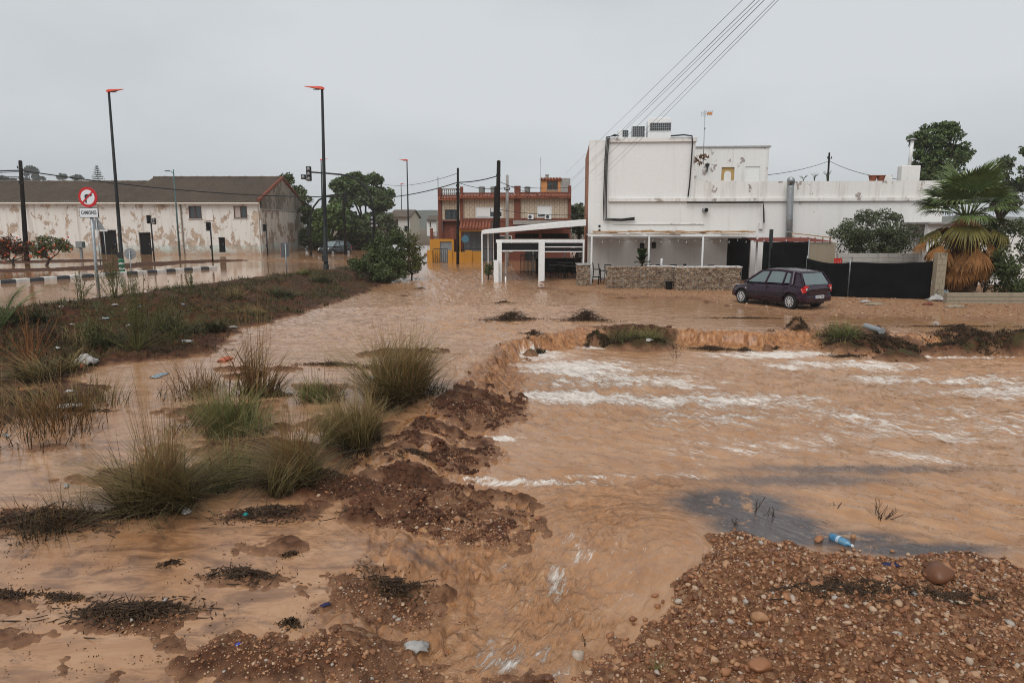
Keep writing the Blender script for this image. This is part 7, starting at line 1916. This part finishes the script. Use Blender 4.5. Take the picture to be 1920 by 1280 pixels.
# ---------------------------------------------------------------- drift debris: twigs, roots, weed mats
M['twig'] = simple("wet_dark_twig", (.060, .038, .025), .85, var=.6, scale=14, spec=.2)
M['mat_dark'] = mat_leaf("rotting_weed", (.020, .012, .007), (.13, .075, .038), .85)
def debris(label, px, py, ax, ay, n, seed, z=-.1, h=.05, group='drift heaps of twigs and weed', leaves=True, rot=0.0, twig=.35):
    c = on(px, py, z); g = random.Random(seed)
    t = thing('drift_heap', label, 'debris', c, rot, group)
    m_ = MB()
    for k in range(n):
        a, r = g.uniform(0, 6.28), min(1.9, abs(g.gauss(0, .72))); p_ = Vector((ax * r * math.cos(a), ay * r * math.sin(a) + .25 * ay * math.sin(3 * r * math.cos(a) + seed), 0)); r = min(r, 1)
        hh = h * (1 - r * r) * g.uniform(.3, 1.2)
        zz = sz(c.x + p_.x * math.cos(rot) - p_.y * math.sin(rot), c.y + p_.x * math.sin(rot) + p_.y * math.cos(rot)) - c.z
        d = Vector((g.gauss(0, 1), g.gauss(0, .4), g.gauss(0, .16))).normalized() * twig * g.uniform(.3, 1) * min(1, ax * 1.6)
        p_ = p_ + Vector((0, 0, zz + hh)); e = g.uniform(.5, 1) * d.cross(Vector((0, 0, 1))) * .25
        m_.tube([p_ - d * .5, p_ + e * g.choice((-1, 1)) * .5, p_ + d * .5], [.0045, .005 + .004 * g.random(), .002], 4)
    m_.build('twigs', M['twig'], t)['kind'] = 'stuff'
    if leaves:
        gg = np.random.default_rng(seed); nl = int(n * 9); a = gg.uniform(0, 6.28, nl); r = np.minimum(np.abs(gg.normal(0, .7, nl)), 1.9)
        lx, ly = ax * r * np.cos(a) * gg.uniform(.6, 1.1, nl), ay * r * np.sin(a) + .25 * ay * np.sin(3 * r * np.cos(a) + seed)
        lz = np.array([sz(c.x + p * math.cos(rot) - q * math.sin(rot), c.y + p * math.sin(rot) + q * math.cos(rot)) - c.z for p, q in zip(lx, ly)]) + h * np.maximum(1 - r * r, .1) * gg.uniform(0, 1, nl)
        link('weed_mat', leaf_mesh('weed_mat', M['mat_dark'], np.stack([lx, ly, lz], -1), .022 + .012 * min(1, ax), seed, .3), t)['kind'] = 'stuff'
    return t
heaps = [('long heap of dark twigs and leaves in the calm foreground water', 250, 1150, .55, .16, 170, -.2, .10, .35), ('dark debris heap under the sparse dead tussock', 90, 975, .7, .28, 170, -.1, .12, .3), ('weedy drift mat between the dark heap and the largest tussock', 215, 965, .28, .16, 70, -.1, .06, .25), ('matted drift in front of the tall olive tussock', 500, 965, .5, .16, 110, -.15, .05, .3),
         ('drift with a curled twig on the mud flat', 455, 1078, .36, .12, 80, -.2, .06, .3), ('dark drift at the left rim of the calm foreground water', 15, 1115, .28, .08, 50, -.2, .04, .3), ('small leafy drift left of the long heap', 120, 1120, .3, .07, 40, -.2, .03, .25), ('root heap lodged on the upper flow, broad and low', 958, 599, .85, .30, 150, 0, .24, .6),
         ('root heap lodged on the upper flow with a raised horn', 1098, 598, .75, .28, 140, 0, .30, .6), ('thin drift line on the upper flow by the widest tussock', 620, 684, .8, .14, 80, -.03, .05, .4), ('drift caught behind the small bluish tussock', 700, 690, .4, .15, 60, -.03, .05, .35), ('drift caught at the foot of the straw reeds', 520, 740, .45, .16, 70, -.05, .06, .35),
         ('drift strand near the white plastic sheet', 150, 770, .55, .08, 60, -.08, .04, .35), ('drift strand below the toe of the bank', 130, 750, .5, .12, 50, -.08, .06, .35), ('drift by the lower cascade lip', 640, 790, .4, .12, 60, -.08, .05, .3), ('black twigs drifting beyond the wide tussock', 800, 660, .5, .08, 30, 0, .03, .35),
         ('drift line across the lot in front of the car', 1400, 597, 1.6, .10, 80, 0, .03, .35), ('drift line across the lot under the palm', 1780, 612, 1.8, .12, 80, 0, .03, .35), ('stranded weed below the left falls', 1335, 655, .7, .16, 90, ZB, .10, .4), ('stranded weed with a bent stick below the falls', 1590, 668, .6, .12, 60, ZB, .06, .5), ('small weed lump in the foam under the falls', 1395, 658, .3, .14, 50, ZB, .10, .3),
         ('weed and roots below the clump with the grass tuft', 1500, 616, .45, .18, 70, 0, .16, .3), ('dark root mass on the right-hand falls', 1800, 634, 1.0, .30, 160, 0, .20, .4), ('dark root mass beside the grey pipe', 1650, 640, .8, .28, 120, 0, .16, .4), ('root mass at the end of the falls', 1915, 634, .8, .25, 100, 0, .16, .4),
         ('thorny twigs on the gravelly mud islet', 740, 1105, .34, .16, 90, -.25, .12, .3), ('little drift lump on the mud flat above the islet', 545, 1040, .10, .05, 30, -.2, .04, .12), ('little drift lump in the calm water', 320, 1057, .12, .05, 30, -.2, .04, .12), ('little drift lump on the slope beside the gravelly islet', 545, 1170, .12, .06, 30, -.23, .05, .12), ('drift at the outlet below the low bushy tussock', 780, 850, .35, .12, 50, -.2, .05, .3),
         ('black twigs on the middle of the pebble bank', 1580, 1105, .75, .18, 120, -.3, .03, .25), ('black twigs around the largest boulder', 1770, 1125, .55, .14, 90, -.3, .03, .25), ('root lump on the fall left end', 1000, 640, .35, .16, 60, 0, .12, .3), ('drift near the terrace pier', 945, 567, .45, .12, 40, 0, .06, .3), ('round dark drift in the street flow', 788, 541, .3, .14, 40, 0, .05, .25), ('scattered black leaves in the street flow', 758, 555, .35, .08, 25, 0, .03, .2),
         ('dead branches on the dark bank corner', 95, 640, 1.0, .5, 160, .2, .3, .7), ('dark weed mat at the toe of the bank', 300, 660, 1.2, .25, 120, 0, .12, .4)]
for i, (lab, px, py, ax, ay, n, zz, h, tw) in enumerate(heaps): debris(lab, px, py, ax, ay, n, 200 + i, zz, h, twig=tw, rot=rs.uniform(-.3, .15))
# sods of root and weed that break up the lip of the falls
M['sod'] = mat_leaf("root_sod", (.010, .007, .004), (.075, .050, .022), .9)
for i, (px, py, ax, ay, n, lab) in enumerate(((1185, 630, 1.0, .55, 2600, 'weedy sod under the grass tuft hanging over the falls'), (1600, 632, 1.0, .6, 3000, 'weedy sod left of the grey pipe on the falls'), (1675, 640, .7, .5, 1600, 'weedy sod under the grey pipe end'), (1790, 638, 1.0, .55, 2600, 'wide weedy sod right of the bare orange chute'), (1850, 642, .6, .45, 1200, 'weedy sod ending before the last chute'), (1912, 640, .7, .5, 1500, 'weedy sod at the end of the falls'), (1442, 632, .22, .35, 500, 'narrow root sod splitting the orange falls'), (1492, 618, .38, .25, 700, 'small root sod on the lip of the orange falls'), (1118, 628, .4, .4, 900, 'root sod where the falls turn the corner'), (1000, 640, .35, .25, 600, 'dark root lump at the top of the left chute'))):
    c = P(px, py, -.1); c.z = gz(c.x, c.y); gg = np.random.default_rng(400 + i)
    a = gg.uniform(0, 6.28, n); r = gg.uniform(0, 1, n) ** .5; lx, ly = ax * r * np.cos(a), ay * r * np.sin(a) - .12
    w_ = fbm((c.x + lx) * 2.6, (c.y + ly) * 2.6, 3, 61) > -.12; lx, ly = lx[w_], ly[w_]
    lz = np.array([max(gz(c.x + p, c.y + q), -.42) - c.z for p, q in zip(lx, ly)]) + gg.uniform(-.02, .10, len(lx))
    t = thing('sod_clump', lab, 'sod', c, 0, 'sods along the lip of the falls')
    o = link('root_mat', leaf_mesh('root_mat', M['sod'], np.stack([lx, ly, lz], -1), .055, 400 + i, .22), t); o['kind'] = 'stuff'
# loose specks of dead leaf and bark all over the shallow flats: nobody could count them
n = 5000; px = g.uniform(-20, 900, n); py = 620 + 670 * g.uniform(0, 1, n) ** .8; w_ = fbm(px * .013, py * .026, 4, 8) > .17
P_ = [on(a, b, -.15, 1) for a, b in zip(px[w_], py[w_])]
tag(link('leaf_litter', leaf_mesh('leaf_litter', M['mat_dark'], np.array([(q.x, q.y, q.z + .004) for q in P_]), .013, 77, .3)), 'dark specks of leaf and bark strewn over the mud flats', 'litter', kind='stuff')
# bare twigs standing in the calm pool
def bare_twig(label, px, py, h, n, seed, lean=.35, z=ZB):
    c = on(px, py, z); g = random.Random(seed); t = MB()
    for k in range(n):
        az = g.uniform(0, 6.28); le = abs(g.gauss(0, lean)); l = h * g.uniform(.5, 1); d = Vector((math.cos(az) * math.sin(le), math.sin(az) * math.sin(le), math.cos(le))); p0 = Vector((g.uniform(-.1, .1) * h, g.uniform(-.05, .05) * h, -.05))
        t.tube([p0, p0 + d * l * .5 + Vector((g.uniform(-.03, .03), 0, 0)), p0 + d * l], [.006, .004, .002], 4)
        for j in range(5):
            q_ = p0 + d * l * (.4 + .12 * j); e = q_ + (d + Vector((g.uniform(-1, 1), g.uniform(-1, 1), .3))).normalized() * l * .2; t.tube([q_, e], [.003, .0015], 3)
    tag(t.build('bare_twig', M['twig'], None, loc=c), label, 'twig', 'bare twigs standing in the calm pool')
bare_twig('tallest bare twig in the grey pool patch', 1415, 958, .32, 3, 1); bare_twig('forked bare twig on the grey pool patch', 1445, 965, .22, 5, 2, .7); bare_twig('wide spray of bare twigs in the pale pool', 1650, 972, .32, 11, 3, .95); bare_twig('single leaning twig between the pool patches', 1568, 950, .2, 2, 4, .9)
bare_twig('low bare twigs at the grey patch edge', 1380, 985, .15, 6, 5, .5); bare_twig('dry twig rising from the stream by the orange stone', 1100, 1210, .2, 2, 6, .2, -.5); bare_twig('bent stick in the foam below the falls', 1560, 664, .7, 2, 7, .3)
bare_twig('twisted stick by the falls with small leaves', 1265, 672, .6, 6, 8, 1.1)
# grey drain pipe on the clump
a, b = on(1622, 624, 0), on(1652, 632, 0)
dp = thing('drain_pipe', 'broken grey plastic pipe lying on the grassy clump of the falls', 'pipe', (a + b) / 2 + Vector((0, 0, .10)), math.atan2(b.y - a.y, b.x - a.x))
l = (b - a).length
MB().tube([(-l / 2, 0, 0), (l / 2, 0, -.03)], .10, 14, False).build('pipe_wall', M['galv'], dp, True); MB().tube([(l / 2 - .03, 0, -.03), (l / 2 + .01, 0, -.03)], .112, 14).build('pipe_collar', M['galv'], dp)
# blue bottle
M['bag_label'] = simple('washed_out_label', (.34, .44, .52), .5, var=.3)
c = on(1577, 1018, ZB); bt = thing('plastic_bottle', 'blue plastic water bottle lying at the pool edge', 'bottle', (c.x, c.y, c.z + .03), math.radians(-62))
m, nt, bs = newmat("blue_bottle_plastic"); bs.inputs['Base Color'].default_value = (.10, .33, .55, 1); bs.inputs['Roughness'].default_value = .15; bs.inputs['Transmission Weight'].default_value = .35; bs.inputs['Alpha'].default_value = 1
nt.links.new(ramp(nt, noise(nt, objco(nt), 9, 3), [(.35, (.05, .22, .42)), (.65, (.22, .48, .66))]), bs.inputs['Base Color'])
prof = [(.0, .02), (.005, .042), (.04, .045), (.05, .042), (.07, .045), (.10, .043), (.12, .045), (.15, .042), (.17, .045), (.20, .043), (.225, .036), (.245, .02), (.262, .014), (.275, .014)]
MB().tube([(x_ - .14, 0, 0) for x_, r in prof], [r for x_, r in prof], 16).build('bottle_body', m, bt, True)
MB().tube([(.133, 0, 0), (.152, 0, 0)], .017, 12).build('bottle_cap', M['sign_white'], bt); MB().tube([(-.045, 0, 0), (-.01, 0, 0)], .0465, 16, False).build('bottle_label', M['bag_label'], bt, True)
# plastic litter
M['bag'] = simple("white_plastic_film", (.38, .36, .34), .55, var=.3); M['bag_blue'] = simple("pale_blue_plastic", (.24, .30, .33), .5, var=.2); M['blue_lit'] = simple("blue_plastic", (.04, .06, .35), .5); M['navy'] = simple("navy_cloth", (.02, .02, .07), .8); M['teal_lit'] = simple("teal_plastic", (.02, .25, .25), .5); M['red_lit'] = simple("faded_red_plastic", (.5, .12, .06), .6)
def crumple(px, py, w, d, h, mat, label, seed, z=-.1, name='plastic_scrap', group='plastic litter', yaw=None):
    c = on(px, py, z); n = 9; g = np.random.default_rng(seed)
    u, v = np.meshgrid(np.linspace(-1, 1, n), np.linspace(-1, 1, n)); r = np.maximum(np.abs(u), np.abs(v))
    zz = h * (1 - r ** 2) * (.5 + .5 * g.random((n, n))) + .25 * h * g.random((n, n)); x_ = u * w / 2 * (1 + .25 * g.normal(size=(n, n)) * .5); y_ = v * d / 2 * (1 + .25 * g.normal(size=(n, n)) * .5)
    id_ = np.arange(n * n).reshape(n, n); Fc = np.stack([id_[:-1, :-1], id_[:-1, 1:], id_[1:, 1:], id_[1:, :-1]], -1).reshape(-1, 4)
    me = fast_mesh(name, np.stack([x_, y_, zz], -1).reshape(-1, 3), Fc, M[mat], False)
    o = link(name, me, None, c + Vector((0, 0, .004)), (0, 0, g.uniform(0, 3.1) if yaw is None else yaw)); sd = o.modifiers.new('s', 'SOLIDIFY'); sd.thickness = .003
    return tag(o, label, 'litter', group)
crumple(780, 1215, .22, .14, .06, 'bag', 'torn clear plastic scrap at the edge of the lower mud spit', 1, -.3, 'plastic_bag')
crumple(162, 680, .55, .35, .22, 'bag', 'largest crumpled white bag at the toe of the bank', 2, 0, 'plastic_bag'); crumple(143, 684, .25, .2, .1, 'bag', 'small white bag touching the largest crumpled bag', 3, 0, 'plastic_bag'); crumple(152, 690, .18, .15, .1, 'red_lit', 'faded red scrap beside the largest crumpled bag', 4, 0)
for i, (px, py, w, mat, lab) in enumerate(((195, 596, .42, 'bag_blue', 'pale blue tray on the dark bank'), (52, 605, .3, 'bag', 'white strip on the dark bank corner'), (235, 582, .28, 'bag', 'flat white wrapper below the crest weeds'), (262, 576, .36, 'bag_blue', 'bluish wrapper below the crest weeds'), (115, 576, .28, 'bag', 'white wrapper under the crest near the sign pole'),
        (343, 568, .22, 'bag_blue', 'small pale wrapper high on the red bank'), (215, 572, .3, 'bag', 'crumpled wrapper beside the broom weed top'), (240, 600, .3, 'bag', 'white scraps inside the broom weed'), (437, 614, .35, 'bag', 'white scrap stranded at the waterline of the bank'), (350, 642, .6, 'bag', 'pale film draped over the low weed'),
        (300, 704, .7, 'bag_blue', 'pale film floating by the drift strand'), (55, 692, .4, 'bag_blue', 'blue-grey bag in the dark bank corner'), (130, 762, .75, 'bag', 'white sheet floating beside the drift strand'), (130, 735, .25, 'bag', 'crumpled cup at the fringe of the reeds'), (12, 818, .22, 'bag', 'flat white lid at the reed fringe'), (108, 660, .25, 'bag', 'white scrap on the litter slope'), (135, 610, .25, 'bag', 'small scrap half buried in the dark bank'), (70, 655, .3, 'bag', 'pale scrap under the dead branches'), (125, 912, .16, 'bag', 'silvery wrapper on the dark debris heap'))):
    crumple(px, py, w * .7, w * .3, .05, mat, lab, 20 + i, .1 if py < 640 else -.08)
crumple(350, 962, .10, .10, .07, 'bag', 'white tissue scrap at the foot of the largest tussock', 60, -.1); crumple(461, 966, .06, .05, .04, 'teal_lit', 'teal scrap on the matted drift', 61, -.15); crumple(447, 1209, .05, .03, .02, 'blue_lit', 'small blue scrap on the dark gravel', 62, -.25); crumple(611, 1135, .08, .05, .03, 'navy', 'navy scrap beside the gravelly islet', 63, -.22)
crumple(423, 675, .45, .2, .08, 'red_lit', 'orange-red plastic floating near the reeds', 64, -.03); crumple(1670, 1060, .20, .06, .03, 'navy', 'dark navy cloth roll on the pebble bank', 65, -.35, yaw=-.1); crumple(1715, 1115, .09, .04, .03, 'bag', 'small white wrapper by the largest boulder', 66, -.3); crumple(698, 712, .16, .12, .08, 'bag_blue', 'blue scrap caught in the widest tussock', 67, -.03)
crumple(1215, 648, .3, .2, .07, 'bag', 'white rag hanging under the grass tuft of the falls', 68, -.2); crumple(1755, 607, .2, .12, .06, 'bag', 'white cup on the wet lot under the palm', 69, 0); crumple(310, 1125, .05, .03, .02, 'bag', 'white flake on the long twig heap', 70, -.2)
# rubbish heap at the foot of the net, by the block pillar
for i, (px, py, w, h, mat, lab) in enumerate(((1755, 564, .7, .28, 'bag', 'pale rubble sack at the foot of the block pillar'), (1773, 558, .4, .35, 'bag_blue', 'bluish cement sack leaning on the block pillar'), (1790, 576, .7, .12, 'beige', 'broken slab lying before the low block wall'), (1622, 566, .5, .08, 'bag', 'white scrap at the foot of the long net'), (1640, 570, .9, .05, 'beige', 'long pale board at the foot of the long net'), (1740, 572, .5, .12, 'redbrown', 'brick rubble beside the rubble sack'))):
    crumple(px, py, w, w * .45, h, mat, lab, 80 + i, 0, 'rubble', 'rubble at the foot of the net', yaw=.1 * i)
# pale paint marks on the low wall are part of its surface: small dabs of paint
# ---------------------------------------------------------------- hills and air
hv = []
n = 160; xs = np.linspace(-500, 600, n); hz_ = 8 + 6 * np.array(fbm(xs * .0035, xs * 0 + 3.3, 4, 4)) + 6 * np.exp(-((xs + 58) / 45) ** 2)
m_ = MB(); m_.add([(x_, 520, -4) for x_ in xs] + [(x_, 570, h_) for x_, h_ in zip(xs, hz_)] + [(x_, 700, -4) for x_ in xs], [(i, i + 1, n + i + 1, n + i) for i in range(n - 1)] + [(n + i, n + i + 1, 2 * n + i + 1, 2 * n + i) for i in range(n - 1)])
tag(m_.build('hills', simple("far_hill_scrub", (.06, .065, .045), .95, var=.3, scale=.02), None, True), 'low hazy hills on the horizon', 'hills', kind='structure')
hm = bpy.data.materials.new("haze_air"); hm.use_nodes = True; nt = hm.node_tree
for n_ in list(nt.nodes): nt.nodes.remove(n_)
o_ = nt.nodes.new("ShaderNodeOutputMaterial"); pv = nt.nodes.new("ShaderNodeVolumePrincipled"); pv.inputs['Density'].default_value = .0004; pv.inputs['Color'].default_value = (.97, .985, 1.0, 1); pv.inputs['Anisotropy'].default_value = 0.0
nt.links.new(pv.outputs[0], o_.inputs['Volume'])
tag(MB().box(-700, 800, -12, 760, -8, 34).build('haze', hm), 'pale grey mist in the air', 'haze', kind='stuff')
